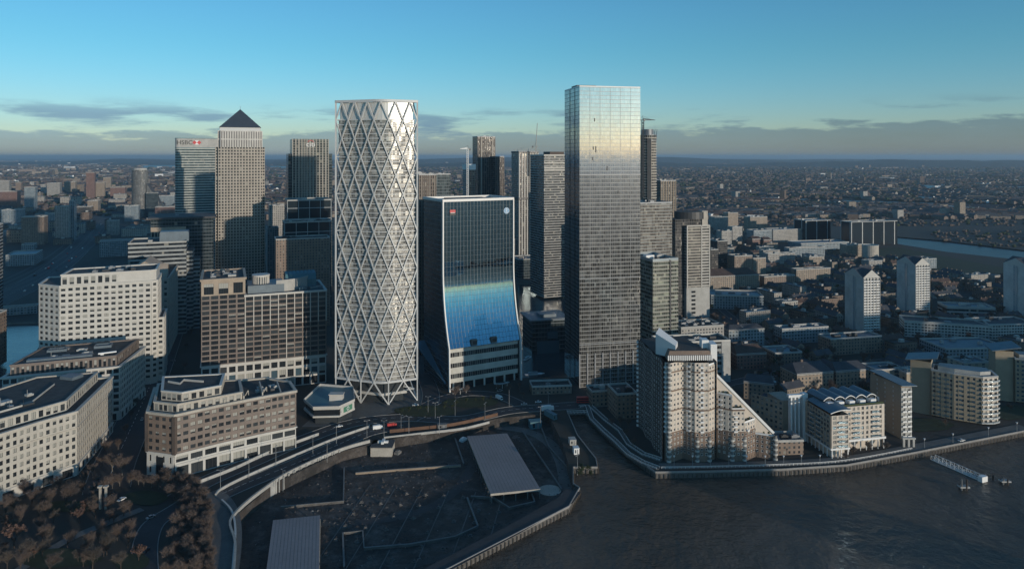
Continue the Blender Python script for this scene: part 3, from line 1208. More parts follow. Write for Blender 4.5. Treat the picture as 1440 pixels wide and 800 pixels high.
# ------------------------------------------------------------------ the tall glass tower by the inlet
def glass_tower():
    u, v = uv_dirs(12.5)
    p = AT(815, 551)
    w, L, H = reach(p, u, 900.5), 40.0, 233.0
    root = thing('glass_tower', 'tallest tower, a slab of silvery mirror glass with a dark grooved side', 'skyscraper', p)
    mb = MB()
    a, b, c, d = p, p + u * w, p + u * w + v * L, p + v * L
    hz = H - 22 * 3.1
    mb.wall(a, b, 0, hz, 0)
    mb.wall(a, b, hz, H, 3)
    mb.wall(b, c, 0, H, 1)
    mb.wall(c, d, 0, H, 1)
    # north side: three bays divided by two deep grooves
    cuts = [(0, 11), (13, 24), (26, L)]
    pts = []
    for s0, s1 in cuts:
        pts += [(s0, 0), (s1, 0)]
        if s1 < L:
            pts += [(s1, 2.2), (s1 + 2, 2.2)]
    line = [a + v * s + u * t for s, t in pts]
    q = list(reversed(line))
    uu = 0
    for i in range(len(q) - 1):
        uu = mb.wall(q[i], q[i + 1], 0, H - (2.5 if i else 0) * 0, 1, uu)
    poly = [a, b, c] + q
    mb.face([(x.x, x.y, H - 1.6) for x in [a, b, c, d]], 2)
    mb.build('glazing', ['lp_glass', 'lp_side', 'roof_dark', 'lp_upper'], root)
    for z in (H - 22 * 3.1 + 0, 84.0, 33.0):
        mb = MB()
        mb.box(a - v * .25 - u * .1, u, w + .3, .24, z - .35, z + .35)
        mb.build('plant_band', 'grey_metal', root)
    mb = MB()
    k = 1
    while k * 3.1 < H - 2:
        z = k * 3.1
        mb.box(a - v * .07, u, w, .05, z - .08, z + .06)
        k += 1
    mb.build('floor_edge', 'lamp_grey', root)
    mb = MB()
    for k in range(1, 6):
        mb.box(a + u * (w * k / 6 - .1) - v * .15, u, .2, .12, 0, H)
    mb.build('mullion', 'grey_metal', root)
    mb = MB()
    rim(mb, [a, b, c, d], H, H + .8, .4)
    mb.build('parapet', 'white_metal', root)
    mb = MB()
    mb.box(a + v * 10 + u * 1, u, 16, 14, H - 1.6, H + 2.2)
    mb.build('roof_plant', 'dark_metal', root)
    # vents standing open in the upper floors
    for s, z, h in ((.235, 206, 2.6), (.215, 184, 2.6), (.255, 182, 5), (.205, 176, 2.4), (.44, 168, 3.4), (.40, 137, 2), (.62, 150, 2)):
        mb = MB()
        mb.box(a + u * (w * s) - v * .2, u, .8, .15, z, z + h)
        mb.build('open_vent', 'black_paint', root)
    # base colonnade
    mb = MB()
    for k in range(9):
        mb.box(a + u * (k * w / 8 - .5) - v * .7, u, 1.0, .6, 0, 26)
    mb.build('pilaster', 'grey_metal', root)


glass_tower()


# ------------------------------------------------------------------ the bank with the curved glass front
def curved_bank():
    p = AT(632, 542)
    u, v = uv_dirs(28)
    w = reach(p, u, 731)
    H, zp, zc = 143.5, 32.0, 92.0
    back = 54.0

    def s(z):
        if z >= zc:
            return 12.0
        t = (z - zp) / (zc - zp)
        return -0.5 + 12.5 * (1 - (1 - t) ** 2.0)
    root = thing('curved_bank_tower', 'bank headquarters whose dark glass front curves outward into bright blue at the bottom', 'office tower', p)
    zs = [zp + (zc - zp) * i / 24 for i in range(25)] + [zc + (H - zc) * i / 4 for i in range(1, 5)]
    mb = MB()
    run = 0
    for z0, z1 in zip(zs, zs[1:]):
        a, b = p + v * s(z0), p + v * s(z1)
        l = math.hypot(z1 - z0, s(z1) - s(z0))
        mb.face([(*a.xy, z0), (*(a + u * w).xy, z0), (*(b + u * w).xy, z1), (*b.xy, z1)], 0, [(0, run), (w, run), (w, run + l), (0, run + l)])
        run += l
    fr = mb.build('curved_glazing', 'bank_glass', root, smooth=True)
    # mullion fins that follow the curve
    mb = MB()
    nm = 21
    for k in range(1, nm):
        x = w * k / nm
        for z0, z1 in zip(zs, zs[1:]):
            a, b = p + u * (x - .06) + v * (s(z0) - .10), p + u * (x - .06) + v * (s(z1) - .10)
            e = u * .12
            mb.face([(*a.xy, z0), (*(a + e).xy, z0), (*(b + e).xy, z1), (*b.xy, z1)])
            mb.face([(*(a + e).xy, z0), (*(a + e + v * .09).xy, z0), (*(b + e + v * .09).xy, z1), (*(b + e).xy, z1)])
            mb.face([(*(a + v * .09).xy, z0), (*a.xy, z0), (*b.xy, z1), (*(b + v * .09).xy, z1)])
    mb.build('mullion', 'grey_metal', root)
    # sides follow the profile
    mb = MB()
    for x, mi in ((0, 0), (w, 0)):
        for z0, z1 in zip(zs, zs[1:]):
            a, b = p + u * x + v * s(z0), p + u * x + v * s(z1)
            c, d = p + u * x + v * back, p + u * x + v * back
            q = [(*a.xy, z0), (*c.xy, z0), (*d.xy, z1), (*b.xy, z1)]
            uvs = [(s(z0), z0), (back, z0), (back, z1), (s(z1), z1)]
            if x == 0:
                q.reverse()
                uvs.reverse()
            mb.face(q, mi, uvs)
    mb.wall(p + u * w + v * back, p + v * back, 0, H, 0)
    for x in (0, w):
        a, b = p + u * x + v * 2, p + u * x + v * back
        if x == 0:
            mb.wall(b, a, 0, zp, 0)
        else:
            mb.wall(a, b, 0, zp, 0)
    mb.build('wall', 'bank_side', root)
    # white edge fins
    mb = MB()
    for x in (-.9, w - .1):
        mb = MB()
        for z0, z1 in zip([0] + zs, zs + [H + 1.0]):
            s0 = s(z0) if z0 >= zp else -1.5
            s1 = s(min(z1, H))
            a, b = p + u * x + v * (s0 - .9), p + u * x + v * (s1 - .9)
            e, f = u * 1.0, v * 2.2
            A = [a, a + e, a + e + f, a + f]
            B = [b, b + e, b + e + f, b + f]
            for i in range(4):
                j = (i + 1) % 4
                mb.face([(*A[i].xy, z0), (*A[j].xy, z0), (*B[j].xy, z1), (*B[i].xy, z1)])
        mb.build('edge_fin', 'white_metal', root)
    mb = MB()
    tp = poly_from(p + v * 11.4 - u * .9, u, v, w + 1.8, back - 11)
    rim(mb, tp, H + .02, H + 2.0, 2.2)
    mb.build('parapet', 'white_metal', root)
    mb = MB()
    mb.face([(q.x, q.y, H - .5) for q in inset(tp, 1.2)])
    mb.build('roof', 'roof_dark', root)
    mb = MB()
    mb.box(tp[0] + u * 14 + v * 9, u, 34, 22, H - .5, H + 1.4)
    mb.build('roof_plant', 'roof_grey', root)
    # podium
    pod = poly_from(p + v * 1.2 + u * 1.2, u, v, w - 2.4, 30)
    mb = MB()
    mb.prism(pod, 5.5, zp - .6, 0, 1)
    pd = mb.build('podium', ['bank_podium', 'roof_dark'], root)
    mb = MB()
    mb.prism(inset(pod, 2.5), 0, 5.5, 0)
    mb.build('lobby_glass', ['glass_dark'], root)
    for k in range(7):
        mb = MB()
        q = pod[0] + u * (2 + k * (w - 8) / 6)
        mb.box(q, u, 1.2, 1.2, 0, 5.5)
        mb.build('column', 'white_stone', root)
    for x in (.30, .58):
        mb = MB()
        z = zp + 2.0
        q = p + u * (w * x) + v * (s(z) - 1.6)
        mb.box(q, u, 4.6, 3, z - 1.2, z + 3.2)
        bx = mb.build('vent_hood', 'concrete', root)
        mb = MB()
        mb.box(q + u * .5 - v * .1, u, 3.6, .08, z - .4, z + 2.4)
        mb.build('louvre', 'dark_metal', bx)
    # sloped glass canopy along the north side
    mb = MB()
    k0, k1 = p - u * 1.2 + v * 4, p - u * 1.2 + v * 50
    o = u * -9
    mb.face([(*(k0 + o * .1).xy, 5), (*k0.xy, 5.5), (*k1.xy, 28), (*(k1 + o).xy, 27)])
    mb.face([(*(k1 + o).xy, 26.4), (*k1.xy, 27.4), (*k0.xy, 4.9), (*(k0 + o * .1).xy, 4.4)])
    mb.face([(*(k0 + o * .1).xy, 4.4), (*(k0 + o * .1).xy, 5), (*(k1 + o).xy, 27), (*(k1 + o).xy, 26.4)])
    mb.build('side_canopy', 'glass_teal', root)
    # emblems at the top corners
    n = -v
    q = p + v * (12 - .45) + u * 5.4
    mb = MB()
    mb.box(q + Vector((0, 0, 0)), u, 4.6, .15, H - 8.6, H - 6.3)
    lg = mb.build('red_sign', 'logo_red', root)
    mb = MB()
    mb.box(q, u, 4.6, .15, H - 10.6, H - 8.62)
    mb.build('black_sign', 'black_paint', root)
    mb = MB()
    mb.box(q + u * .5 - v * .06, u, 3.6, .05, H - 8.8, H - 8.4)
    mb.build('sign_line', 'white_paint', lg)
    c = p + v * (12 - .5) + u * (w - 6.0) + Vector((0, 0, H - 8.6))
    mb = MB()
    disc(mb, c, u, 2.6, 0, 24)
    lb = mb.build('round_sign', 'logo_blue', root)
    mb = MB()
    disc(mb, c - v * .05 + Vector((0, 0, .9)), u, .85, 0, 14, .45)
    disc(mb, c - v * .05 - Vector((0, 0, .9)), u, .85, 0, 14, .45)
    disc(mb, c - v * .05, u, 2.4, 0, 24, 2.15)
    mb.build('emblem', 'white_paint', lb)


curved_bank()


# ------------------------------------------------------------------ the tower with the pyramid, the bank tower behind it, and their neighbour
def pyramid_tower():
    u, v = uv_dirs(21)
    p = AT(302.5, 850)
    w = reach(p, u, 372.5)
    H1, H2, H3, H4 = 190, 210, 214, 237.5
    L = w
    root = thing('pyramid_tower', 'square stone and steel tower capped with a dark steel pyramid', 'skyscraper', p)
    mb = MB()
    nt = 3.2

    def notched(p, w, t):
        P = lambda x, y: p + u * x + v * y
        return [P(t, 0), P(w - t, 0), P(w - t, t), P(w, t), P(w, w - t), P(w - t, w - t), P(w - t, w), P(t, w), P(t, w - t), P(0, w - t), P(0, t), P(t, t)]
    mb.prism(notched(p, w, nt), 0, H1, 0, 1)
    mb.build('wall', ['ocs_steel', 'roof_grey'], root)
    q = p + (u + v) * 2.6
    w2 = w - 5.2
    mb = MB()
    mb.prism(notched(q, w2, nt), H1, H2, 0, 1)
    mb.build('crown', ['ocs_louvre', 'roof_grey'], root)
    mb = MB()
    pl = notched(p, w, nt)
    k = 0
    for x in [nt + i * 3.4 for i in range(int((w - 2 * nt) / 3.4) + 1)]:
        mb.box(p + u * (x + .2) - v * .25, u, .34, .23, 6, H1 + .3)
        mb.box(p + u * (w + .02) + v * (x + .5), v, .34, .23, 6, H1 + .3)
    mb.build('pier', 'stone', root)
    q3 = p + (u + v) * 5.0
    w3 = w - 10
    mb = MB()
    mb.box(q3, u, w3, w3, H2, H3)
    mb.build('pyramid_base', 'steel_frame', root)
    e = q3 - (u + v) * .8
    w4 = w3 + 1.6
    c = e + (u + v) * (w4 / 2)
    mb = MB()
    cs = [e, e + u * w4, e + (u + v) * w4, e + v * w4]
    for i in range(4):
        a, b = cs[i], cs[(i + 1) % 4]
        for r in range(12):
            t0, t1 = r / 12, (r + 1) / 12
            z0, z1 = H3 + (H4 - H3) * t0, H3 + (H4 - H3) * t1
            A0, B0 = a.lerp(c, t0), b.lerp(c, t0)
            A1, B1 = a.lerp(c, t1 - .012), b.lerp(c, t1 - .012)
            mb.face([(*A0.xy, z0), (*B0.xy, z0), (*B1.xy, z1), (*A1.xy, z1)])
            if r < 11:
                A2, B2 = a.lerp(c, t1), b.lerp(c, t1)
                mb.face([(*A1.xy, z1), (*B1.xy, z1), (*B2.xy, z1), (*A2.xy, z1)])
    mb.face([(*x.xy, H3) for x in reversed(cs)])
    mb.build('pyramid_roof', 'pyramid_steel', root)
    mb = MB()
    mb.tube((*c.xy, H4 - .5), (*c.xy, H4 + 4), .2)
    mb.build('beacon', 'steel', root)


pyramid_tower()


def banded_bank():
    u, v = uv_dirs(23)
    p = AT(246, 1118)
    w, L, H = 82, 54, 207
    root = thing('banded_bank_tower', 'bank tower of pale and dark level bands half hidden by the pyramid tower', 'skyscraper', p)
    P = lambda x, y: p + u * x + v * y
    r = 6

    def corner(cx, cy, a0):
        return [P(cx + r * math.cos(RAD(a0 + i * 15)), cy + r * math.sin(RAD(a0 + i * 15))) for i in range(7)]
    poly = corner(r, r, 180) + corner(w - r, r, 270) + corner(w - r, L - r, 0) + corner(r, L - r, 90)
    mb = MB()
    mb.prism(poly, 0, H - 14, 0, None, reset=False)
    mb.build('wall', ['hsbc_bands'], root)
    mb = MB()
    mb.prism(poly, H - 14, H, 0, 1, reset=False)
    hd = mb.build('sign_band', ['pale_concrete', 'roof_grey'], root)
    mb = MB()
    mb.prism(inset(poly, -.3), H - 14.6, H - 14, 0, 0, True)
    mb.prism(inset(poly, -.3), H, H + .8, 0, 0, True)
    mb.build('cornice', ['teal_paint'], root)
    text('HSBC', 9.5, P(14, -.35) + Vector((0, 0, H - 6.5)), u, -v, 'black_paint', hd)
    # six-sided emblem: white square with red triangles left and right, above and below
    c = P(31.5, -.3) + Vector((0, 0, H - 6.2))
    up = Vector((0, 0, 1))
    mb = MB()
    a = 3.3
    n = v * -.06
    mb.face([c - u * a - up * a, c + u * a - up * a, c + u * a + up * a, c - u * a + up * a], 0)
    for s in (-1, 1):
        t = [c + n + u * (s * a) - up * a, c + n + u * (s * a * 2), c + n + u * (s * a) + up * a]
        mb.face(t if s > 0 else t[::-1], 1)
        t = [c + n + u * (s * a) - up * a, c + n + u * (s * a) + up * a, c + n]
        mb.face(t if s > 0 else t[::-1], 1)
    mb.build('emblem', ['white_paint', 'logo_red'], hd)


banded_bank()


def citi_tower():
    u, v = uv_dirs(21)
    p = AT(405.5, 960)
    w = reach(p, u, 467.5)
    H, Hs = 202.5, 182.5
    root = thing('arc_sign_tower', 'dark glass tower with pale upright bars left of the lattice tower, its top set back', 'skyscraper', p)
    mb = MB()
    mb.prism(poly_from(p + v * 2.5, u, v, w, 44), 0, Hs, 0, 1)
    mb.build('wall', ['dark_glass', 'roof_dark'], root)
    mb = MB()
    mb.prism(poly_from(p + u * 5, u, v, w - 10, 46), 0, H, 0, 1)
    mb.build('tower_core', ['citi_bars', 'roof_dark'], root)
    mb = MB()
    nb = 12
    for k in range(nb + 1):
        mb.box(p + u * (5 + (w - 10.8) * k / nb) - v * .5, u, .8, .48, 0, H + .2)
    mb.build('pier', 'stone', root)
    c = p + u * (w * .5) - v * .75 + Vector((0, 0, H - 7))
    lt = text('citi', 10.0, c - Vector((0, 0, .3)), u, -v, 'white_paint', root)
    mb = MB()
    disc(mb, c + Vector((0, 0, .8)), u, 4.6, 0, 14, 3.9, .5, 2.64)
    mb.build('red_arc', 'logo_red', root)


citi_tower()
def V2(x, y):
    return Vector((x, y, 0))


def roof_slab(b, poly, z, mat='roof_dark', name='roof'):
    b.mb(name, mat).face([(q.x, q.y, z) for q in poly])


def cornice(b, poly, z0, z1, out=.8, mat='stone', name='cornice', t=1.0):
    rim(b.mb(name, mat), poly, z0, z1, t, out)


# ------------------------------------------------------------------ cream block on the circus (bottom left)
def cream_block():
    F0, F1, C, S1, B1, B2 = V2(-292, 320), V2(-265, 366), V2(-245, 400), V2(-260, 462), V2(-302, 450), V2(-322, 380)
    b = Bldg('cream_office', 'cream stone office with square windows and stepped dark roof at the lower left edge', 'office building', C, 11)
    poly = [F0, F1, C, S1, B1, B2]
    Fm = F1.lerp(C, .5) + V2(-.9, .55)
    for A, B, bays in ((F0, F1, 16), (F1, Fm, 6), (Fm, C, 6)):
        b.punched(A, B, 6.0, 35, 7, bays, 1.75, 2.3, 1.0, 'cream_stone', blind=.3)
        b.punched(A, B, 0, 6.0, 1, max(2, bays // 3), 5.6, 4.6, .2, 'white_stone', 'base', dep=.8, mull=3, blind=0)
    b.punched(C, S1, 6.0, 35, 7, 20, 1.7, 2.3, 1.0, 'cream_stone', blind=.2)
    b.punched(C, S1, 0, 6.0, 1, 10, 4.4, 4.6, .2, 'white_stone', 'base', dep=.8, mull=3, blind=0)
    w = b.mb('wall', 'cream_stone')
    for A, B in ((S1, B1), (B1, B2), (B2, F0)):
        w.wall(A, B, 0, 35)
    pw = [F0, F1, Fm, C, S1, B1, B2]
    cornice(b, pw, 35, 36.1, .9, 'cream_stone')
    cornice(b, pw, 26.6, 27.0, .75, 'stone', 'string_course')
    cornice(b, pw, 5.7, 6.2, 1.1, 'white_stone', 'string_course')
    roof_slab(b, inset(pw, .5), 35.05)
    # attic storeys set back
    a1 = [V2(-296, 330), V2(-272, 370.5), V2(-252.5, 402.5), V2(-266, 456), V2(-298, 446), V2(-318, 380)]
    for A, B, n in ((a1[0], a1[1], 13), (a1[1], a1[2], 10), (a1[2], a1[3], 15)):
        b.punched(A, B, 35.1, 40.2, 1, n, 2.3, 3.6, .8, 'cream_stone', 'attic', dep=.3, mull=1, blind=.25, glass=('glass_mid', 'glass_dark'))
    for A, B in ((a1[3], a1[4]), (a1[4], a1[5]), (a1[5], a1[0])):
        b.mb('attic', 'cream_stone').wall(A, B, 35.1, 40.2)
    cornice(b, a1, 40.2, 41.0, .5, 'stone', 'attic_cornice')
    roof_slab(b, inset(a1, .5), 40.3, 'roof_dark', 'attic_roof')
    clutter(b.root, [V2(-290, 350), V2(-262, 400), V2(-280, 430), V2(-306, 380)], 40.3, 5, 7, hmax=1.6)
    mb = MB()
    mb.path([V2(-286, 368), V2(-270, 398), V2(-278, 432)], .35, 40.3, 41.3)
    mb.build('guard_rail', 'pale_concrete', b.root)
    mb = MB()
    mb.box(V2(-272, 440), V2(.27, .96), 8, 10, 40.3, 42.2)
    mb.build('plant_screen', 'roof_blue', b.root)
    b.finish()


cream_block()


def ribbon_block():
    u, v = uv_dirs(22)
    K, E, B, Lf = V2(-267, 484), V2(-276, 534), V2(-338, 509), V2(-329, 459)
    b = Bldg('ribbon_office', 'office with brown attic and shaded window ribbons behind the cream corner block', 'office building', K, 12)
    poly = [Lf, K, E, B]
    b.punched(Lf, K, 5.5, 35.5, 7, 16, 3.2, 2.9, .7, 'white_stone', blind=.05, mull=2)
    b.punched(K, E, 5.5, 35.5, 7, 16, 1.9, 2.6, .9, 'white_stone', blind=.1, glass=('glass_teal', 'glass_mid', 'glass_dark'))
    for A, Bq, n in ((Lf, K, 8), (K, E, 7)):
        b.punched(A, Bq, 0, 5.5, 1, n, 4.6, 4.6, .1, 'white_stone', 'base', dep=.9, mull=2, blind=0)
    b.mb('wall', 'white_stone').wall(E, B, 0, 35.5)
    b.mb('wall', 'white_stone').wall(B, Lf, 0, 35.5)
    cornice(b, poly, 35.5, 36.6, 1.0, 'white_stone')
    roof_slab(b, inset(poly, .5), 35.6)
    p2 = inset(poly, 3.0)
    b.punched(p2[0], p2[1], 35.6, 42.5, 1, 22, 1.7, 5.0, .9, 'brown_granite', 'attic', dep=.35, mull=0, blind=0)
    b.punched(p2[1], p2[2], 35.6, 42.5, 1, 15, 1.9, 5.0, .9, 'brown_granite', 'attic', dep=.35, mull=0, blind=0)
    b.mb('attic', 'brown_granite').wall(p2[2], p2[3], 35.6, 42.5)
    b.mb('attic', 'brown_granite').wall(p2[3], p2[0], 35.6, 42.5)
    cornice(b, p2, 42.5, 43.3, .4, 'brown_granite', 'attic_cornice')
    roof_slab(b, inset(p2, .4), 42.55, 'roof_dark', 'attic_roof')
    mb = MB()
    q = p2[0].lerp(p2[1], .12) + V2(-.3, .95) * 5
    mb.box(q, u, 38, 5, 42.55, 44)
    mb.build('skylight', 'roof_blue', b.root)
    for s, t, ww, dd in ((.15, .62, 12, 7), (.62, .62, 11, 8)):
        mb = MB()
        q = p2[0].lerp(p2[1], s).lerp(p2[3].lerp(p2[2], s), t)
        rim(mb, poly_from(q, u, Vector((-u.y, u.x, 0)), ww, dd), 42.56, 44.2, .8)
        mb.face([(x.x, x.y, 43.2) for x in poly_from(q + (u + v) * .8, u, Vector((-u.y, u.x, 0)), ww - 1.6, dd - 1.6)])
        mb.build('light_well', 'roof_blue', b.root)
    mb = MB()
    q = p2[0].lerp(p2[1], .80) + V2(-.3, .95) * 6
    mb.box(q, V2(.85, .53), 11, 1.6, 43.4, 44.2)
    mb.box(q + V2(1, 1), V2(.85, .53), 2, 1.2, 42.55, 43.4)
    mb.build('cleaning_cradle', 'white_paint', b.root)
    clutter(b.root, inset(p2, 4), 42.55, 8, 6, hmax=1.4)
    b.finish()


ribbon_block()


def punched_tower():
    u, v = uv_dirs(22)
    R, Fl = V2(-284, 560), V2(-341.5, 536.8)
    Ch = V2(-363, 546)
    Rc = R + V2(3.0, 3.6)
    Rb, Lb = Rc + v * 36, Ch + v * 34
    b = Bldg('white_office', 'tall white office with rows of black square windows left of the avenue', 'office building', R, 13)
    poly = [Ch, Fl, R, Rc, Rb, Lb]
    b.punched(Fl, R, 4, 80.2, 18, 13, 2.9, 2.1, 1.2, 'white_stone', blind=.03, drops=(0, 0, 0, 0, 0, .3, .5))
    b.punched(Ch, Fl, 4, 80.2, 18, 4, 3.4, 2.1, 1.2, 'white_stone', blind=.04)
    b.punched(R, Rc, 4, 80.2, 18, 1, 2.4, 2.1, 1.2, 'white_stone', blind=.04)
    b.punched(Rc, Rb, 4, 80.2, 18, 9, 2.4, 2.1, 1.2, 'white_stone', blind=.05)
    w = b.mb('wall', 'white_stone')
    w.wall(Rb, Lb, 0, 80.2)
    w.wall(Lb, Ch, 0, 80.2)
    w.prism(poly, 0, 3.98, 0)
    cornice(b, poly, 80.2, 81.4, .6, 'white_stone')
    roof_slab(b, inset(poly, .5), 80.4)
    top = [Fl + u * .8 + v * .9, R - u * .4 + v * .9, Rc + v * 1.4 - u * .9, Rb - u * 1 - v * 2, Fl + v * 32 + u * 3]
    b.punched(top[0], top[0].lerp(top[1], .62), 80.4, 88.6, 1, 8, 2.9, 5.2, 1.6, 'white_stone', 'attic', dep=.35, mull=3, blind=0)
    at = b.mb('attic', 'white_stone')
    at.wall(top[0].lerp(top[1], .62), top[1], 80.4, 88.6)
    for i in range(1, 5):
        at.wall(top[i], top[(i + 1) % 5], 80.4, 88.6)
    cornice(b, top, 88.6, 89.6, .5, 'white_stone', 'attic_cornice')
    roof_slab(b, inset(top, .5), 88.7, 'roof_dark', 'attic_roof')
    clutter(b.root, inset([top[0], top[1], top[3], top[4]], 3), 88.7, 4, 9, hmax=2.2)
    # lower wing along the avenue
    q = Rc - u * .2 + v * 3
    wp = [q, q + u * 4.5, q + u * 4.5 + v * 34, q + v * 34]
    b.punched(wp[0], wp[1], 4, 50, 11, 1, 2.6, 2.1, 1.2, 'white_stone', 'wing')
    b.punched(wp[1], wp[2], 4, 50, 11, 9, 2.4, 2.1, 1.2, 'white_stone', 'wing')
    wm = b.mb('wing', 'white_stone')
    wm.wall(wp[2], wp[3], 0, 50)
    wm.prism(wp, 0, 3.98)
    cornice(b, wp, 50, 51, .5, 'white_stone', 'wing_cornice')
    roof_slab(b, wp, 50.05, 'roof_grey', 'wing_roof')
    b.finish()


punched_tower()


def gable_block():
    u, v = uv_dirs(20)
    R = AT(237, 640)
    F = R - u * 52
    B, Lb = R + v * 85, F + v * 85
    H = HT(392, 640)
    b = Bldg('gabled_office', 'brown stone office with triangular gables facing the avenue behind the white one', 'office building', R, 15)
    poly = [F, R, B, Lb]
    b.punched(R, B, 4, H, 12, 18, 2.2, 3.0, 1.2, 'stone', blind=.05)
    b.punched(F, R, 4, H, 12, 11, 2.2, 3.0, 1.2, 'stone', blind=.05)
    w = b.mb('wall', 'stone')
    w.wall(B, Lb, 0, H)
    w.wall(Lb, F, 0, H)
    w.prism(poly, 0, 3.98)
    cornice(b, poly, H, H + 1, .7, 'stone')
    roof_slab(b, inset(poly, .5), H + .2)

    def gable(o, d, n, ww, dd, h0, h1, name='gable'):
        mb = MB()
        a, c = o, o + d * ww
        m = o + d * ww / 2
        mb.wall(a, c, H, h0)
        mb.face([(*a.xy, h0), (*c.xy, h0), (*m.xy, h1)])
        mb.wall(c, c + n * dd, H, h0)
        mb.wall(a + n * dd, a, H, h0)
        mb.wall(c + n * dd, a + n * dd, H, h0)
        mb.face([(*(c + n * dd).xy, h0), (*(a + n * dd).xy, h0), (*(m + n * dd).xy, h1)])
        g = mb.build(name, 'stone', b.root)
        mb = MB()
        for e, f in ((a - d * .8, m), (m, c + d * .8)):
            ze = h0 - .5 if f is m else h1 + .3
            zf = h1 + .3 if f is m else h0 - .5
            q = [(*(e - n * .7).xy, ze), (*(f - n * .7).xy, zf), (*(f + n * (dd + .3)).xy, zf), (*(e + n * (dd + .3)).xy, ze)]
            mb.face(q)
            mb.face([(q[0][0], q[0][1], q[0][2] - .9), (q[1][0], q[1][1], q[1][2] - .9), q[1], q[0]])
        mb.build('gable_roof', 'tan_brick', g)
    gable(R - u * 34 + v * 18, u, v, 25, 40, H + 6, H + 14)
    gable(R - u * 2 + v * 4, v, -u, 16, 20, H + 5, H + 12)
    b.finish(40)


gable_block()


def granite_block():
    R = G(458.5, 537)
    u, v = uv_dirs(22)
    wt_ = -reach(R, -u, 283) * -1
    w = reach(R, -u, 283)
    Fl = R - u * w
    M = Fl + u * reach(Fl, u, 345)
    Hl, Hr = 86.5, 73.0
    b = Bldg('granite_office', 'broad brown granite office with a white two storey base beside the lattice tower', 'office building', M, 16)
    L = 48
    wl, wr = (M - Fl).length, (R - M).length
    b.punched(Fl, M, 22, Hl - 12, 14, 5, 5.0, 2.7, .9, 'brown_granite', blind=.01, mull=3, drops=(0, 0, 0, 0, 0, 0, 0, .3), glass=('glass_dark', 'glass_mid', 'glass_dark'))
    b.punched(Fl, M, Hl - 12, Hl - 1, 1, 3, 6.8, 8.0, 1.0, 'tan_brick', 'loggia', mull=3, blind=0)
    b.punched(M, R, 22, Hr - 1, 13, 10, 5.2, 2.8, .8, 'brown_granite', blind=.01, mull=3, drops=(0, 0, 0, 0, 0, 0, 0, .3))
    for A, B, n in ((Fl, M, 5), (M, R, 10)):
        b.punched(A, B, 14.5, 22, 1, n * 1, 4.6, 4.4, 1.2, 'white_stone', 'base', dep=.6, mull=3, blind=.1)
        b.punched(A, B, 0, 14.5, 2, n, 4.6, 5.9, .5, 'white_stone', 'base', dep=.8, mull=2, blind=0, glass=('glass_dark', 'glass_teal'))
    S_ = R + v * L
    b.punched(R, S_, 22, Hr - 1, 13, 8, 4.8, 2.8, .8, 'brown_granite', blind=.03, mull=3)
    bw = b.mb('wall', 'brown_granite')
    bw.wall(R, S_, 0, 22)
    bw.wall(S_, Fl + v * L, 0, Hr)
    bw.wall(Fl + v * L, Fl, 0, Hl)
    bw.wall(M, M + v * L, Hr - 1, Hl)
    bw.wall(M + v * L, Fl + v * L, Hr - 1, Hl)
    pl, pr = [Fl, M, M + v * L, Fl + v * L], [M, R, S_, M + v * L]
    cornice(b, pl, Hl - 1, Hl + .6, .9, 'tan_brick')
    cornice(b, pr, Hr - 1, Hr + .4, .8, 'white_stone', 'frame_cornice')
    cornice(b, [Fl, R, S_, Fl + v * L], 21.6, 22.3, .9, 'white_stone', 'string_course')
    # tall white frame on the right-hand front
    fr = b.mb('white_frame', 'white_stone')
    for k in range(11):
        fr.box(M + u * (wr * k / 10 - .3) - v * .75, u, .6, .3, Hr - 24 if k not in (0, 5) else 22, Hr - 1)
    roof_slab(b, inset(pl, .6), Hl - .4)
    roof_slab(b, inset(pr, .6), Hr - .5, 'roof_grey', 'lower_roof')
    clutter(b.root, inset(pl, 3), Hl - .4, 31, 9, hmax=2.0)
    # round lantern, louvred barrel, curved screen wall, glass boxes
    c = M + u * 12 + v * 20
    mb = MB()
    n = 20
    for i in range(n):
        t = 2 * math.pi * i / n
        q = c + Vector((math.cos(t) * 6, math.sin(t) * 6, 0))
        mb.tube((*q.xy, Hr), (*q.xy, Hr + 11), .45, 5)
    ring = [c + Vector((math.cos(2 * math.pi * i / 24) * 6.8, math.sin(2 * math.pi * i / 24) * 6.8, 0)) for i in range(24)]
    mb.prism(ring, Hr + 11, Hr + 12.4, 0, 0, True)
    mb.prism(inset(ring, 2.2), Hr - .5, Hr + 11, 0)
    mb.prism(inset(ring, -.4), Hr - .5, Hr + 4.5, 0, 0)
    mb.build('lantern', 'white_stone', b.root)
    q = M + u * 2 + v * 9
    mb = MB()
    mb.box(q, u, 27, 26, Hr - .5, Hr + 5.5)
    mb.build('plant_house', 'roof_blue', b.root)
    q = M + u * 31 + v * 22
    mb = MB()
    for k in range(8):
        for t0, t1 in ((0, .25), (.25, .5), (.5, .75), (.75, 1)):
            a0, a1 = math.pi * t0, math.pi * t1
            A = q + u * (k * 3) + v * (9 - 9 * math.cos(a0))
            B = q + u * (k * 3) + v * (9 - 9 * math.cos(a1))
            z0, z1 = Hr + 6 + 6 * math.sin(a0), Hr + 6 + 6 * math.sin(a1)
            mb.face([(*A.xy, z0), (*(A + u * 2.2).xy, z0), (*(B + u * 2.2).xy, z1), (*B.xy, z1)])
            mb.face([(*(A + u * 2.2).xy, z0 - .6), (*(A + u * 3).xy, z0 - .6), (*(B + u * 3).xy, z1 - .6), (*(B + u * 2.2).xy, z1 - .6)])
        mb.box(q + u * (k * 3) - v * .01, u, 2.0, .5, Hr - .5, Hr + 6)
    mb.box(q + v * .6, u, 24, 17, Hr - .5, Hr + 6)
    mb.build('louvred_barrel', 'teal_paint', b.root)
    mb = MB()
    cc = M + u * 26 + v * 44
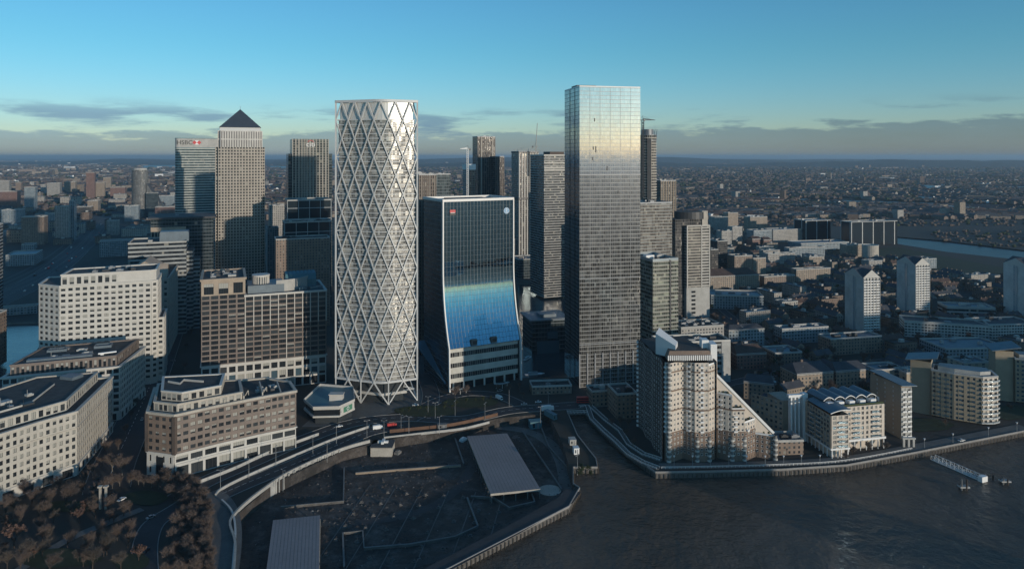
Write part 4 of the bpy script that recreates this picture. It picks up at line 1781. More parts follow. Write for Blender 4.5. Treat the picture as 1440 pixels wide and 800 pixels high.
    arc = [cc + (u * math.cos(RAD(t)) * 28 + v * math.sin(RAD(t)) * 34) for t in range(-96, -3, 8)]
    mb.path(arc, .8, Hr - .5, Hr + 8.5)
    mb.build('screen_wall', 'pale_concrete', b.root)
    for s, ww in ((40, 6), (48, 10)):
        mb = MB()
        mb.box(M + u * s + v * 5, u, ww, 4, Hr - .5, Hr + 2.5)
        mb.build('glass_box', 'glass_teal', b.root)
    b.finish()


granite_block()


def curved_office():
    Lf, C, R = V2(-205.5, 401), V2(-188, 396), V2(-133, 437)
    d = (R - C).normalized()
    nrm = V2(d.y, -d.x)
    Q1 = C.lerp(R, .34) - nrm * 1.6
    Q2 = C.lerp(R, .68) - nrm * 1.4
    R2, B1, B2 = R + V2(-9, 17), V2(-160, 462), V2(-222, 442)
    b = Bldg('curved_office', 'low brown brick office with a long sweeping front and white arcade beside the viaduct', 'office building', C, 17)
    front = [C, Q1, Q2, R]
    for A, B in zip(front, front[1:]):
        b.punched(A, B, 13.2, 34.2, 5, 6, 2.7, 2.1, 1.2, 'brown_granite', blind=.35, mull=2, dep=.5)
        b.punched(A, B, 7.6, 12.6, 1, 3, 6.4, 3.2, .9, 'white_stone', 'base', dep=.6, mull=5, blind=.1)
        b.punched(A, B, 0, 7.6, 1, 3, 6.4, 6.0, .2, 'white_stone', 'base', dep=1.2, mull=2, blind=0)
    b.punched(Lf, C, 13.2, 34.2, 5, 4, 2.6, 2.0, 1.2, 'brown_brick', blind=.05, mull=1)
    b.punched(Lf, C, 0, 13.0, 2, 4, 1.5, 3.5, 1.5, 'white_stone', 'base', dep=.6, mull=0, blind=0)
    mb = MB()
    dl = (C - Lf).normalized()
    nl = V2(dl.y, -dl.x)
    q = Lf + dl * (C - Lf).length * .36 + nl * .72
    mb.box(q, dl, 4.6, .1, 0, 11.0)
    mb.build('tall_doorway', 'glass_dark', b.root)
    b.punched(R, R2, 13.2, 34.2, 5, 4, 2.4, 2.0, 1.2, 'brown_granite', blind=.2)
    w = b.mb('wall', 'brown_granite')
    w.wall(R, R2, 0, 13.2)
    for A, B in ((R2, B1), (B1, B2), (B2, Lf)):
        w.wall(A, B, 0, 34.2)
    pw = front + [R2, B1, B2, Lf]
    # corner pilasters of dark brick
    for P_ in (C, Lf):
        mb = MB()
        mb.box(P_ + nl * .9 - dl * 1.1, dl, 2.2, 2.0, 13, 34.4)
        mb.build('corner_pier', 'dark_brick', b.root)
    cornice(b, pw, 34.2, 35.6, .9, 'stone', t=.8)
    cornice(b, pw, 12.6, 13.3, .9, 'white_stone', 'string_course')
    roof_slab(b, inset(pw, .6), 34.6)
    t1 = [V2(-203.5, 404.5), V2(-188.5, 400.5), V2(-160, 421), V2(-170, 444), V2(-217, 436)]
    for A, B, n in ((t1[0], t1[1], 5), (t1[1], t1[2], 9), (t1[2], t1[3], 6)):
        b.punched(A, B, 34.7, 39.2, 1, n, 2.3, 3.2, .6, 'stone', 'penthouse', dep=.3, mull=2, blind=.1)
    for A, B in ((t1[3], t1[4]), (t1[4], t1[0])):
        b.mb('penthouse', 'stone').wall(A, B, 34.7, 39.2)
    cornice(b, t1, 39.2, 39.9, .6, 'stone', 'penthouse_cornice')
    roof_slab(b, inset(t1, .4), 39.3, 'roof_dark', 'penthouse_roof')
    t2 = [V2(-201, 408), V2(-188, 405), V2(-171, 417.5), V2(-178, 440), V2(-213, 434)]
    for A, B, n in ((t2[0], t2[1], 4), (t2[1], t2[2], 5), (t2[2], t2[3], 6)):
        b.punched(A, B, 39.4, 44.2, 1, n, 2.6, 3.3, .7, 'stone', 'penthouse', dep=.3, mull=2, blind=.1)
    for A, B in ((t2[3], t2[4]), (t2[4], t2[0])):
        b.mb('penthouse', 'stone').wall(A, B, 39.4, 44.2)
    cornice(b, t2, 44.2, 44.9, .5, 'white_stone', 'penthouse_cornice')
    roof_slab(b, inset(t2, .4), 44.3, 'roof_dark', 'penthouse_roof')
    mb = MB()
    mb.path([V2(-205, 424), V2(-196, 420), V2(-197, 427), V2(-184, 424)], .5, 44.3, 45.5)
    mb.build('pipe_guard', 'pale_concrete', b.root)
    # raking upstand walls that step along the roof
    for s in (.40, .56, .72, .88):
        mb = MB()
        q = C.lerp(R, s) - nrm * 2.6
        e = q + V2(-.42, .9) * 19
        h = 38.6 if s < .8 else 36.8
        a0, a1 = q - d * .35, q + d * .35
        e0, e1 = e - d * .35, e + d * .35
        mb.face([(*a0.xy, 34.7), (*a1.xy, 34.7), (*a1.xy, h - 1.2), (*a0.xy, h - 1.2)])
        mb.face([(*a1.xy, 34.7), (*e1.xy, 34.7), (*e1.xy, h), (*a1.xy, h - 1.2)])
        mb.face([(*e0.xy, 34.7), (*a0.xy, 34.7), (*a0.xy, h - 1.2), (*e0.xy, h)])
        mb.face([(*a0.xy, h - 1.2), (*a1.xy, h - 1.2), (*e1.xy, h), (*e0.xy, h)])
        mb.face([(*e1.xy, 34.7), (*e0.xy, 34.7), (*e0.xy, h), (*e1.xy, h)])
        mb.build('roof_fin', 'stone', b.root)
        if s < .8:
            mb = MB()
            k = q + d * 3 - nrm * 8
            mb.tube((*k.xy, 34.7), (*(k + V2(1.5, 1)).xy, 37.6), .3, 4)
            mb.tube((*(k + d * 2).xy, 34.7), (*(k + V2(1.5, 1)).xy, 37.6), .25, 4)
            mb.build('roof_strut', 'stone', b.root)
    clutter(b.root, [V2(-158, 428), V2(-140, 440), V2(-148, 452), V2(-166, 440)], 34.6, 9, 6, hmax=1.5, smax=4)
    b.finish()


curved_office()


# ------------------------------------------------------------------ riverside flats with the sloping end (right)
def sloping_flats():
    xs = [935, 940, 962, 976, 995, 1010, 1028, 1045, 1064, 1088]
    of = [0, 2.6, -3.0, 2.2, 2.2, -3.0, 2.6, 2.6, -3.0, 1.6]
    base = lambda x: AT(x, 418.5 + (x - 935) * .02)
    pts = [base(x) - Vector((0, o, 0)) for x, o in zip(xs, of)]
    b = Bldg('sloping_flats', 'riverside block of flats with a long slope down its right end and white balcony drums', 'block of flats', pts[0], 21, 'white_paint')
    N0 = AT(899.5, 472)
    hs = [58, 58, 58, 58, 56, 38, 30, 22, 13.5]
    zb = 17.0
    dpt = Vector((0, 15, 0))
    back = [AT(1088, 424) + Vector((2, 12, 0)), AT(1008, 424) + Vector((2, 26, 0))]
    for i in range(9):
        A, B = pts[i], pts[i + 1]
        Lw = (B - A).length
        nb = max(1, round(Lw / 2.7))
        b.punched(A, B, 0, min(zb, hs[i]), 6 if hs[i] > 15 else 5, nb, 1.25, 1.5, .8, 'brown_brick', 'base', dep=.25, mull=0, blind=.15, skip=lambda q, f: f < 1)
        if hs[i] > zb:
            fl = max(1, round((hs[i] - zb) / 2.9))
            b.punched(A, B, zb, hs[i], fl, nb, 1.35, 1.6, .75, 'tan_pale', 'wall', dep=.25, mull=0, blind=.15)
            b.mb('terrace', 'roof_grey').face([(*A.xy, hs[i]), (*B.xy, hs[i]), (*(B + dpt).xy, hs[i]), (*(A + dpt).xy, hs[i])])
        w = b.mb('wall', 'tan_pale')
        if i < 8 and hs[i + 1] < hs[i]:
            w.wall(B, B + dpt, hs[i + 1], hs[i])
    # string courses follow the folds
    for z, n in ((17.0, 9), (30.0, 8), (41.5, 7), (52.5, 5)):
        sc_ = b.mb('string_course', 'brown_brick')
        for i in range(n):
            if hs[i] >= z:
                A, B = pts[i] + V2(0, -.5), pts[i + 1] + V2(0, -.5)
                sc_.box(A, (B - A).normalized(), (B - A).length, .9, z - .35, z + .45)
    # sloping mass behind the steps
    y = 4.2
    S0, S1 = AT(1008, 420) + V2(0, y), AT(1089, 421) + V2(0, y)
    S0b, S1b = S0 + V2(0, 16), S1 + V2(0, 16)
    zt, z_ = 49.5, 14.0
    mb = MB()
    mb.face([(*S0.xy, 0), (*S1.xy, 0), (*S1.xy, z_), (*S0.xy, zt)], 0)
    mb.face([(*S1.xy, 0), (*S1b.xy, 0), (*S1b.xy, z_), (*S1.xy, z_)], 0)
    mb.face([(*S1b.xy, 0), (*S0b.xy, 0), (*S0b.xy, zt), (*S1b.xy, z_)], 0)
    mb.build('slope_wall', 'tan_pale', b.root)
    mb = MB()
    k = 0
    mb.face([(*(S0 + V2(0, .6)).xy, zt), (*(S1 + V2(0, .6)).xy, z_), (*S1b.xy, z_), (*S0b.xy, zt)])
    mb.build('slope_glazing', 'glass_teal', b.root)
    mb = MB()
    mb.tube((S0.x, S0.y, zt + .4), (S1.x + 1, S1.y, z_ - .1), 1.0, 4)
    mb.tube((S0b.x, S0b.y, zt + .4), (S1b.x + 1, S1b.y, z_ - .1), .8, 4)
    mb.build('slope_coping', 'white_paint', b.root)
    ss = Vector((S1.x - S0.x, 0, z_ - zt))
    for k in range(26):
        s, t = b.r.uniform(.05, .9), b.r.uniform(.15, .75)
        zz = (zt + (z_ - zt) * s) * t + 3
        if zz < zt + (z_ - zt) * s - 3.5:
            b.wins.append((S0 + V2((S1.x - S0.x) * s, -.05) + Vector((0, 0, zz)), V2(1, 0), 1.2, 1.5, 'glass_dark', 0, 0))
    # north flank with stacked white balconies
    flank = b.mb('flank_wall', 'brown_brick')
    nl = 5
    A0, B0 = N0, pts[0]
    d = (B0 - A0)
    nn = Vector((d.y, -d.x, 0)).normalized()
    ps = [A0 + d * (k / 6) + nn * (0 if k % 2 else 1.4) for k in range(7)]
    for k in range(6):
        b.punched(ps[k], ps[k + 1], 0, 58, 20, 3, 1.3, 1.5, .8, 'dark_brick', 'flank_wall', dep=.2, mull=0, blind=.06)
    far = AT(1008, 446)
    flank.wall(S0b, AT(960, 480), 0, 58)
    flank.wall(AT(960, 480), N0, 0, 58)
    flank.wall(AT(1008, 420), S0b, 0, 58)
    rp = [N0] + pts[:5] + [AT(1006, 421), S0b, AT(960, 480)]
    roof_slab(b, [N0, pts[0], pts[4], AT(1006, 421), S0b, AT(960, 480)], 58.0)
    mb = MB()
    for k in range(20):
        for q in (N0, ):
            z = k * 2.9 + .3
            mb.prism([q + V2(-2.2, -.6), q + V2(.2, -3.0), q + V2(1.4, .8), q + V2(-.6, 1.6)], z, z + 1.3, 0, 0, True)
    mb.build('balcony', 'white_paint', b.root)
    # white balcony drums along the front
    for x, top_ in ((939.5, 58), (979, 17), (996, 17), (1028, 17), (1045, 17), (1088.5, 17)):
        c = base(x) - V2(0, 2.2)
        mb = MB()
        n = 14
        for lv in range(int(top_ / 2.9)):
            z = lv * 2.9
            ring = [c + Vector((math.cos(2 * math.pi * i / n) * 1.35, math.sin(2 * math.pi * i / n) * 1.35, 0)) for i in range(n)]
            mb.prism(ring, z + .2, z + 1.2, 0, 0, True)
            mb.prism(inset(ring, .35), z + 1.2, z + 3.1, 1)
        mb.build('balcony_drum', ['white_stone', 'concrete'], b.root)
    for i in (0, 2, 3, 5, 6, 7):
        for lv in range(max(0, int((hs[i] - zb) / 2.9))):
            z = zb + lv * 2.9 + .2
            mb = MB()
            dd = (pts[i + 1] - pts[i]).normalized()
            wd = min(2.2, (pts[i + 1] - pts[i]).length * .5)
            q = pts[i].lerp(pts[i + 1], .5 if i in (2, 3) else .25) - dd * wd * .5 + V2(dd.y, -dd.x) * 1.25
            mb.box(q, dd, wd, .95, z, z + .85)
            mb.build('balcony_rail', 'white_paint', b.root)
    for i, z in ((5, 38), (6, 30), (7, 22), (8, 13.5), (4, 56)):
        A, B = pts[i], pts[i + 1]
        mb = b.mb('terrace_rail', 'white_paint')
        mb.path([A + V2(0, .3), B + V2(0, .3)], .15, z, z + 1.1)
        for k in range(3):
            q = A.lerp(B, .2 + .3 * k) + V2(0, 2 + k)
            pl = MB()
            pl.box(q, V2(1, 0), .9, .9, z, z + 1.2)
            pl.build('terrace_planter', 'leaf_dark', b.root)
    # top: mansard, tilted white prism, white lift tower
    ms = [AT(939, 421) + V2(0, 1), AT(1003, 422) + V2(0, 1), AT(1003, 422) + V2(0, 16), AT(941, 424) + V2(0, 30)]
    mb = MB()
    mi = inset(ms, 1.6)
    for i in range(4):
        j = (i + 1) % 4
        mb.face([(*ms[i].xy, 58.1), (*ms[j].xy, 58.1), (*mi[j].xy, 63.2), (*mi[i].xy, 63.2)], 0)
    mb.face([(*q.xy, 63.2) for q in mi], 1)
    mb.build('mansard', ['brown_brick', 'roof_dark'], b.root)
    mb = MB()
    for k in range(22):
        q = ms[0].lerp(ms[1], (k + .2) / 22) - V2(0, .6)
        mb.box(q, V2(1, 0), .7, .5, 58.0, 61.0)
    mb.build('parapet_tooth', 'white_paint', b.root)
    mb = MB()
    a = [AT(922, 436), AT(950, 426), AT(953, 434), AT(927, 447)]
    top_ = [70.5, 65.5, 66.0, 71.5]
    for i in range(4):
        j = (i + 1) % 4
        mb.face([(*a[i].xy, 58), (*a[j].xy, 58), (*a[j].xy, top_[j]), (*a[i].xy, top_[i])])
    mb.face([(*a[i].xy, top_[i]) for i in range(4)])
    mb.build('tilted_prism', 'white_metal', b.root)
    mb = MB()
    q = AT(999.5, 426)
    mb.box(q, V2(1, 0), 3.8, 9, 49, 66.5)
    mb.box(q + V2(-4.2, 4), V2(1, 0), 4.1, 6, 58, 68.0)
    mb.build('lift_tower', 'white_paint', b.root)
    b.finish()


plain('tan_pale', (0.58, 0.505, 0.42), 0.85, var=0.12)
sloping_flats()


# ------------------------------------------------------------------ flats with wave roof
def wave_roof_flats():
    C = G(1169, 645)
    u = V2(.985, .17)
    v = V2(-.17, .985)
    b = Bldg('wave_roof_flats', 'pale riverside flats under a roof of five white waves', 'block of flats', C, 23, 'grey_metal')
    w1 = reach(C, u, 1193.5)
    H = 25.5
    wl = 26.0
    fr = C + u * w1
    # narrow front wing on legs
    b.punched(C, fr, 5.5, H, 7, 3, 2.4, 2.0, .5, 'tan_pale', blind=.2, mull=2, glass=('glass_mid', 'glass_teal', 'glass_dark'))
    b.punched(C + v * wl, C, 5.5, H, 7, 8, 1.9, 2.0, .5, 'tan_brick', 'side_wall', blind=.1, mull=1, glass=('glass_teal', 'glass_mid', 'glass_dark'), ends=1.5)
    b.punched(fr, fr + v * 8, 5.5, H, 7, 2, 1.9, 2.0, .5, 'tan_pale', blind=.1, mull=1)
    w = b.mb('wall', 'tan_pale')
    w.face([(*C.xy, 5.5), (*(C + v * wl).xy, 5.5), (*(fr + v * wl).xy, 5.5), (*fr.xy, 5.5)])
    w.box(C + u * 1.5 + v * 1.5, u, w1 - 3, wl - 3, 0, 5.5)
    mb = MB()
    for x in (0.3, w1 * .35, w1 * .55, w1 - .7):
        mb.box(C + u * x - v * .1, u, .5, .5, 0, 5.4)
    for k in range(1, 7):
        mb.box(C + v * (k * 4) - u * .05, u, .5, .5, 0, 5.4)
    mb.build('leg', 'white_paint', b.root)
    b.mb('band', 'white_paint').box(C - v * .6 - u * .6, u, w1 + 1.2, .3, 5.2, 6.2)
    b.mb('band', 'white_paint').box(C - u * .6 - v * .2, v, wl, .3, 5.2, 6.2)
    # lean-to blue roof over the wing
    mb = MB()
    a, c, d, e = C - u * 1 - v * 1, fr + u * 1 - v * 1, fr + u * 1 + v * (wl - 2), C - u * 1 + v * (wl - 2)
    mid = lambda p, q: p.lerp(q, .5)
    n = 8
    for i in range(n):
        t0, t1 = i / n, (i + 1) / n
        z = lambda t: H + .3 + 3.2 * math.sin(math.pi * (.15 + .5 * t))
        mb.face([(*a.lerp(c, t0).xy, z(t0)), (*a.lerp(c, t1).xy, z(t1)), (*e.lerp(d, t1).xy, z(t1)), (*e.lerp(d, t0).xy, z(t0))])
        mb.face([(*a.lerp(c, t0).xy, z(t0) - .5), (*a.lerp(c, t1).xy, z(t1) - .5), (*a.lerp(c, t1).xy, z(t1)), (*a.lerp(c, t0).xy, z(t0))], 1)
    mb.build('wing_roof', ['roof_blue', 'white_paint'], b.root)
    # main front, set back
    M0 = fr + v * 8
    u2 = V2(.975, .22)
    v2 = V2(-.22, .975)
    w2 = reach(M0, u2, 1243)
    M1 = M0 + u2 * w2
    H2 = 27.0
    d2 = 24
    b.punched(M0, M1, 6, H2, 7, 9, 1.6, 1.9, .6, 'tan_pale', blind=.2, mull=1, glass=('glass_mid', 'glass_teal', 'glass_dark'), ends=1.2)
    b.mb('wall', 'tan_pale').box(M0 + u2 * .5 + v2 * 2, u2, w2 - 1, d2 - 2, 0, 6)
    b.mb('wall', 'tan_pale').wall(M1, M1 + v2 * d2, 0, H2)
    b.mb('wall', 'tan_pale').wall(M1 + v2 * d2, C + v * (wl + 10), 0, H2)
    b.mb('wall', 'tan_pale').wall(C + v * (wl + 10), C + v * wl, 0, H2)
    b.mb('band', 'white_paint').box(M0 - v2 * 1.2, u2, w2 + .5, 1.6, 6.0, 7.2)
    mb = MB()
    for k in range(8):
        mb.box(M0 + u2 * (1 + k * (w2 - 2) / 7) - v2 * .9, u2, .4, .4, 0, 6)
    mb.build('leg', 'white_paint', b.root)
    # glazed balcony bays
    for s in (.34, .78):
        for lv in range(6):
            mb = MB()
            z = 7.6 + lv * 2.95
            q = M0 + u2 * (w2 * s - 2.6) - v2 * 1.25
            mb.box(q, u2, 5.2, 1.0, z, z + .2)
            mb.box(q, u2, 5.2, .08, z + .2, z + 1.15, 1)
            mb.build('balcony', ['white_paint', 'glass_teal'], b.root)
    for lv in range(6):
        mb = MB()
        z = 6.9 + lv * 2.8
        mb.box(C + u * (w1 * .35) - v * 1.2, u, 4.2, 1.0, z, z + .2)
        mb.box(C + u * (w1 * .35) - v * 1.2, u, 4.2, .08, z + .2, z + 1.1, 1)
        mb.build('balcony', ['white_paint', 'glass_teal'], b.root)
        for kk in (.36, .62):
            mb = MB()
            mb.box(C + v * (wl * kk) - u * 1.4, v * 1, 4.0, -1.0, z, z + .2)
            mb.box(C + v * (wl * kk) - u * 1.4, v * 1, 4.0, -.08, z + .2, z + 1.1, 1)
            mb.build('balcony', ['white_paint', 'glass_teal'], b.root)
    roof_slab(b, [M0, M1, M1 + v2 * d2, C + v * (wl + 10), C + v * wl], H2)
    # five barrel waves running back from the terrace
    o = M0 + v2 * 6 - u2 * 7
    wv = (w2 + 7) / 5
    for k in range(5):
        mb = MB()
        n = 8
        for i in range(n):
            t0, t1 = i / n, (i + 1) / n
            z = lambda t: H2 + 2.6 + 1.9 * math.sin(math.pi * t)
            A, B = o + u2 * (wv * (k + t0)), o + u2 * (wv * (k + t1))
            A2, B2 = A + v2 * 17, B + v2 * 17
            mb.face([(*A.xy, z(t0)), (*B.xy, z(t1)), (*B2.xy, z(t1)), (*A2.xy, z(t0))], 0)
            mb.face([(*A.xy, z(t0) - .5), (*B.xy, z(t1) - .5), (*B.xy, z(t1)), (*A.xy, z(t0))], 1)
            mb.face([(*(A + v2 * .8).xy, H2), (*(B + v2 * .8).xy, H2), (*(B + v2 * .8).xy, z(t1) - .5), (*(A + v2 * .8).xy, z(t0) - .5)], 2)
        mb.wall(o + u2 * (wv * k + wv - .15) - v2 * 2.2, o + u2 * (wv * k + wv - .15), H2, H2 + 2.7, 1)
        mb.build('barrel_roof', ['roof_blue', 'white_paint', 'glass_mid'], b.root)
        mb = MB()
        q = o + u2 * (wv * k + .8) - v2 * 3
        mb.box(q, u2, wv * .5, 2.6, H2, H2 + 2.1)
        mb.build('dormer', 'white_paint', b.root)
    mb = MB()
    mb.path([M0 + v2 * .5, M1 + v2 * .5], .2, H2, H2 + 1.1)
    mb.build('terrace_rail', 'leaf_dark', b.root)
    # white stair tower and the brick wing behind it
    q = C + v * (wl + .2) - u * 2
    mb = MB()
    mb.box(q, u, 3.4, 3.4, 0, H2 + 3)
    for k in range(3):
        mb.box(q + u * (-3 - k * 2.6), u, 1.0, 3, 0, H2 + 1)
    mb.box(q + u * -9.6, u, 9.4, 2.4, H2 + 1, H2 + 2.6)
    mb.build('stair_tower', 'white_paint', b.root)
    q = C + v * (wl + 6) - u * 12
    b.punched(q + v * 18 - u * 12, q, 2, 24, 7, 7, 1.6, 1.7, .7, 'tan_brick', 'rear_wing', blind=.1, glass=('glass_teal', 'glass_dark'))
    b.mb('rear_wing', 'tan_brick').box(q + v * 1 - u * .5, V2(1, 0.2), 11, 16, 0, 24)
    b.finish()


wave_roof_flats()


def brick_slab():
    C = G(1267, 617)
    u = V2(.985, .17)
    w = reach(C, u, 1281.5)
    F = G(1224, 594)
    v = (F - C)
    Lv = v.length
    v.normalize()
    H = 32.5
    b = Bldg('brick_slab_flats', 'narrow dark brick slab of flats with a tilted pale roof beside the wave roofed flats', 'block of flats', C, 25, 'white_paint')
    b.punched(C, C + u * w, 1, H, 10, 2, 1.9, 2.2, .5, 'pale_concrete', 'front_wall', mull=1, blind=.1)
    b.punched(F, C, 0, H, 11, 3, .6, 1.1, 1.0, 'tan_dark', 'flank_wall', dep=.12, mull=0, blind=0, ends=3)
    wl = b.mb('flank_wall', 'tan_dark')
    wl.wall(C + u * w, F + u * w, 0, H)
    wl.wall(F + u * w, F, 0, H)
    for lv in range(10):
        for s in (.08, .55):
            mb = MB()
            z = 1.2 + lv * 3.15
            mb.box(C + u * (w * s) - v * 0 - V2(-.17, .985) * 1.2, u, w * .38, 1.0, z, z + .2)
            mb.box(C + u * (w * s) - V2(-.17, .985) * 1.2, u, w * .38, .08, z + .2, z + 1.0)
            mb.build('balcony', 'white_paint', b.root)
    mb = MB()
    n = -V2(-.17, .985)
    a, c = C + n * 2.2 - u * 1, C + u * (w + 2.5) + n * 2.2
    e, f = F - u * 1, F + u * (w + 1)
    for z0, z1 in ((H + 1.4, H + 2.6),):
        mb.face([(*a.xy, z0 + .5), (*c.xy, z0), (*f.xy, z1), (*e.xy, z1 + .5)])
        mb.face([(*a.xy, z0), (*c.xy, z0 - .5), (*c.xy, z0), (*a.xy, z0 + .5)])
        mb.face([(*e.xy, z1), (*a.xy, z0), (*a.xy, z0 + .5), (*e.xy, z1 + .5)])
        mb.face([(*e.xy, z1), (*f.xy, z1 - .5), (*c.xy, z0 - .5), (*a.xy, z0)])
    mb.build('roof', 'roof_blue', b.root)
    wl.prism([C, C + u * w, F + u * w, F], H, H + 1.2, 0)
    b.finish()


plain('tan_dark', (0.30, 0.23, 0.165), 0.85, var=0.15)
brick_slab()


def river_crescent(name, label, Lp, Cp, wing, H, seed, xr):
    """a bent brick block with a rounded balconied nose and a winged roof over its far end"""
    A, C = G(*Lp), G(*Cp)
    d = (C - A).normalized()
    n = V2(d.y, -d.x)
    b = Bldg(name, label, 'block of flats', C, seed, 'grey_metal')
    m1 = A.lerp(C, .45) + n * 1.5
    for P_, Q_ in ((A, m1), (m1, C)):
        nb = max(3, round((Q_ - P_).length / 3.1))
        b.punched(P_, Q_, 1, H, 10, nb, 1.5, 1.7, .7, 'tan_bay', blind=.12, mull=1, glass=('glass_teal', 'glass_mid', 'glass_dark'))
    u = V2(.985, .17)
    E = C + u * reach(C, u, xr)
    b.punched(C, E, 1, H, 10, 3, 2.0, 2.0, .5, 'tan_pale', 'nose_wall', blind=.1, mull=1)
    back = Vector((-d.y, d.x, 0)) * 16
    wl = b.mb('wall', 'tan_bay')
    poly = [A, m1, C, E, E + back * .8 + d * -4, A + back]
    wl.wall(poly[3], poly[4], 0, H)
    wl.wall(poly[4], poly[5], 0, H)
    wl.wall(poly[5], poly[0], 0, H)
    roof_slab(b, poly, H - .02, 'roof_grey')
    cornice(b, poly, H, H + 1.0, .4, 'pale_concrete')
    for lv in range(10):
        mb = MB()
        z = 1.3 + lv * (H - 1) / 10
        q = C - u * 1.2
        arc = [q + u * (t * ((E - C).length + 2.4)) - V2(-.17, .985) * (.6 + 1.7 * math.sin(math.pi * t)) for t in (0, .25, .5, .75, 1)]
        poly2 = arc + [E + u * .3, C - u * .3]
        mb.prism(poly2, z, z + .25, 0, 0, True)
        mb.path(arc, .12, z + .25, z + 1.15, 1)
        mb.build('balcony', ['white_paint', 'glass_pale'], b.root)
    for lv in range(9):
        mb = b.mb('blue_panel', 'glass_teal')
        for s in (.12, .3, .55, .8):
            q = A.lerp(C, s) + n * (.62 + 1.2 * (1 - abs(s - .45)))
            mb.box(q, d, 1.8, .3, 2 + lv * (H - 2) / 9.5, 3.1 + lv * (H - 2) / 9.5)
    # penthouse with rails
    mb = MB()
    pp = inset(poly, 3.5)
    mb.prism(pp, H, H + 3.0, 0, 1)
    mb.build('penthouse', ['pale_concrete', 'roof_blue'], b.root)
    # tower with the winged roof
    T = [A - d * wing + n * -2, A + n * -2 - d * .5, A + back - d * .5, A + back - d * wing]
    tw = b.mb('tower_wall', 'tan_bay')
    tw.prism(T, 0, H + 5, 0)
    mb = MB()
    e = [T[0] - d * 3 + n * 3, T[1] + d * 4 + n * 3, T[2] + d * 4 - n * 2, T[3] - d * 3 - n * 2]
    zz = [H + 5.4, H + 9.0, H + 9.4, H + 5.8]
    mb.face([(*e[i].xy, zz[i]) for i in range(4)])
    mb.face([(*e[i].xy, zz[i] - .6) for i in (3, 2, 1, 0)])
    for i in range(4):
        j = (i + 1) % 4
        mb.face([(*e[i].xy, zz[i] - .6), (*e[j].xy, zz[j] - .6), (*e[j].xy, zz[j]), (*e[i].xy, zz[i])])
    mb.build('wing_roof', 'roof_blue', b.root)
    b.finish(60)


plain('tan_bay', (0.33, 0.27, 0.19), 0.85, var=0.15)
river_crescent('crescent_flats', 'tan brick riverside flats with a rounded balcony nose and winged roof', (1310, 585), (1382, 598), 13, 31.5, 27, 1403)
river_crescent('crescent_flats', 'tan brick riverside flats cut by the right edge of the photo', (1428, 566), (1500, 572), 12, 31.5, 29, 1525)
# ------------------------------------------------------------------ towers in the middle
def crane(name, label, base, h, jib, ang, mat='white_paint', luff=0.0, group=None):
    root = thing(name, label, 'crane', base, group)
    b = Vector(base)
    mb = MB()
    s = 1.1
    for x, y in ((-s, -s), (s, -s), (s, s), (-s, s)):
        mb.tube(b + Vector((x, y, 0)), b + Vector((x, y, h)), .40, 4)
    k = 0
    while k * 3 + 3 <= h:
        z = k * 3
        for (x0, y0), (x1, y1) in (((-s, -s), (s, -s)), ((s, -s), (s, s)), ((s, s), (-s, s)), ((-s, s), (-s, -s))):
            if k % 2:
                x0, y0, x1, y1 = x1, y1, x0, y0
            mb.tube(b + Vector((x0, y0, z)), b + Vector((x1, y1, z + 3)), .26, 4)
        k += 1
    mb.build('mast', mat, root)
    d = Vector((math.cos(RAD(ang)) * math.cos(RAD(luff)), math.sin(RAD(ang)) * math.cos(RAD(luff)), math.sin(RAD(luff))))
    t = b + Vector((0, 0, h))
    mb = MB()
    up = Vector((0, 0, 1.8))
    e = t + d * jib
    mb.tube(t, e, .65, 4, r2=.45)
    mb.tube(t + up, e, .5, 4, r2=.4)
    for k in range(8):
        mb.tube(t.lerp(e, k / 8), (t + up).lerp(e, (k + .5) / 8), .15, 4)
        mb.tube((t + up).lerp(e, (k + .5) / 8), t.lerp(e, (k + 1) / 8), .15, 4)
    mb.build('jib', mat, root)
    mb = MB()
    dh = Vector((d.x, d.y, 0)).normalized()
    c = t - dh * jib * .28
    mb.tube(t, c, .45, 4)
    mb.box(c - Vector((1.2, 1.2, 0)), Vector((1, 0, 0)), 2.4, 2.4, c.z - 2.2, c.z + .6)
    mb.tube(t, t + Vector((0, 0, 5)), .4, 4, r2=.15)
    mb.tube(t + Vector((0, 0, 5)), c, .12, 4)
    mb.tube(t + Vector((0, 0, 5)), t.lerp(e, .7), .12, 4)
    mb.build('counter_jib', 'concrete' if mat != 'dark_metal' else mat, root)
    mb = MB()
    mb.box(t + Vector((.9, -.9, 0)), Vector((1, 0, 0)), 1.8, 1.8, t.z - 1.6, t.z + .8)
    mb.build('cab', 'pale_concrete', root)


def fins(B, n, wdt, dep, mat, z0=0.0, name='fin', face='front'):
    mb = MB()
    for k in range(n + 1):
        mb.box(B['p'] + B['u'] * ((B['w'] - wdt) * k / n) - B['v'] * dep, B['u'], wdt, dep - .02, z0, B['zt'] + .4)
    mb.build(name, mat, B['root'])


def bands(B, fh, mat, dep=1.0, th=1.1, z0=4.0, side=True, name='balcony_band'):
    k = 0
    while z0 + k * fh + th < B['zt']:
        z = z0 + k * fh
        mb = MB()
        mb.box(B['p'] - B['v'] * dep, B['u'], B['w'], dep - .03, z, z + th)
        mb.build(name, mat, B['root'])
        k += 1


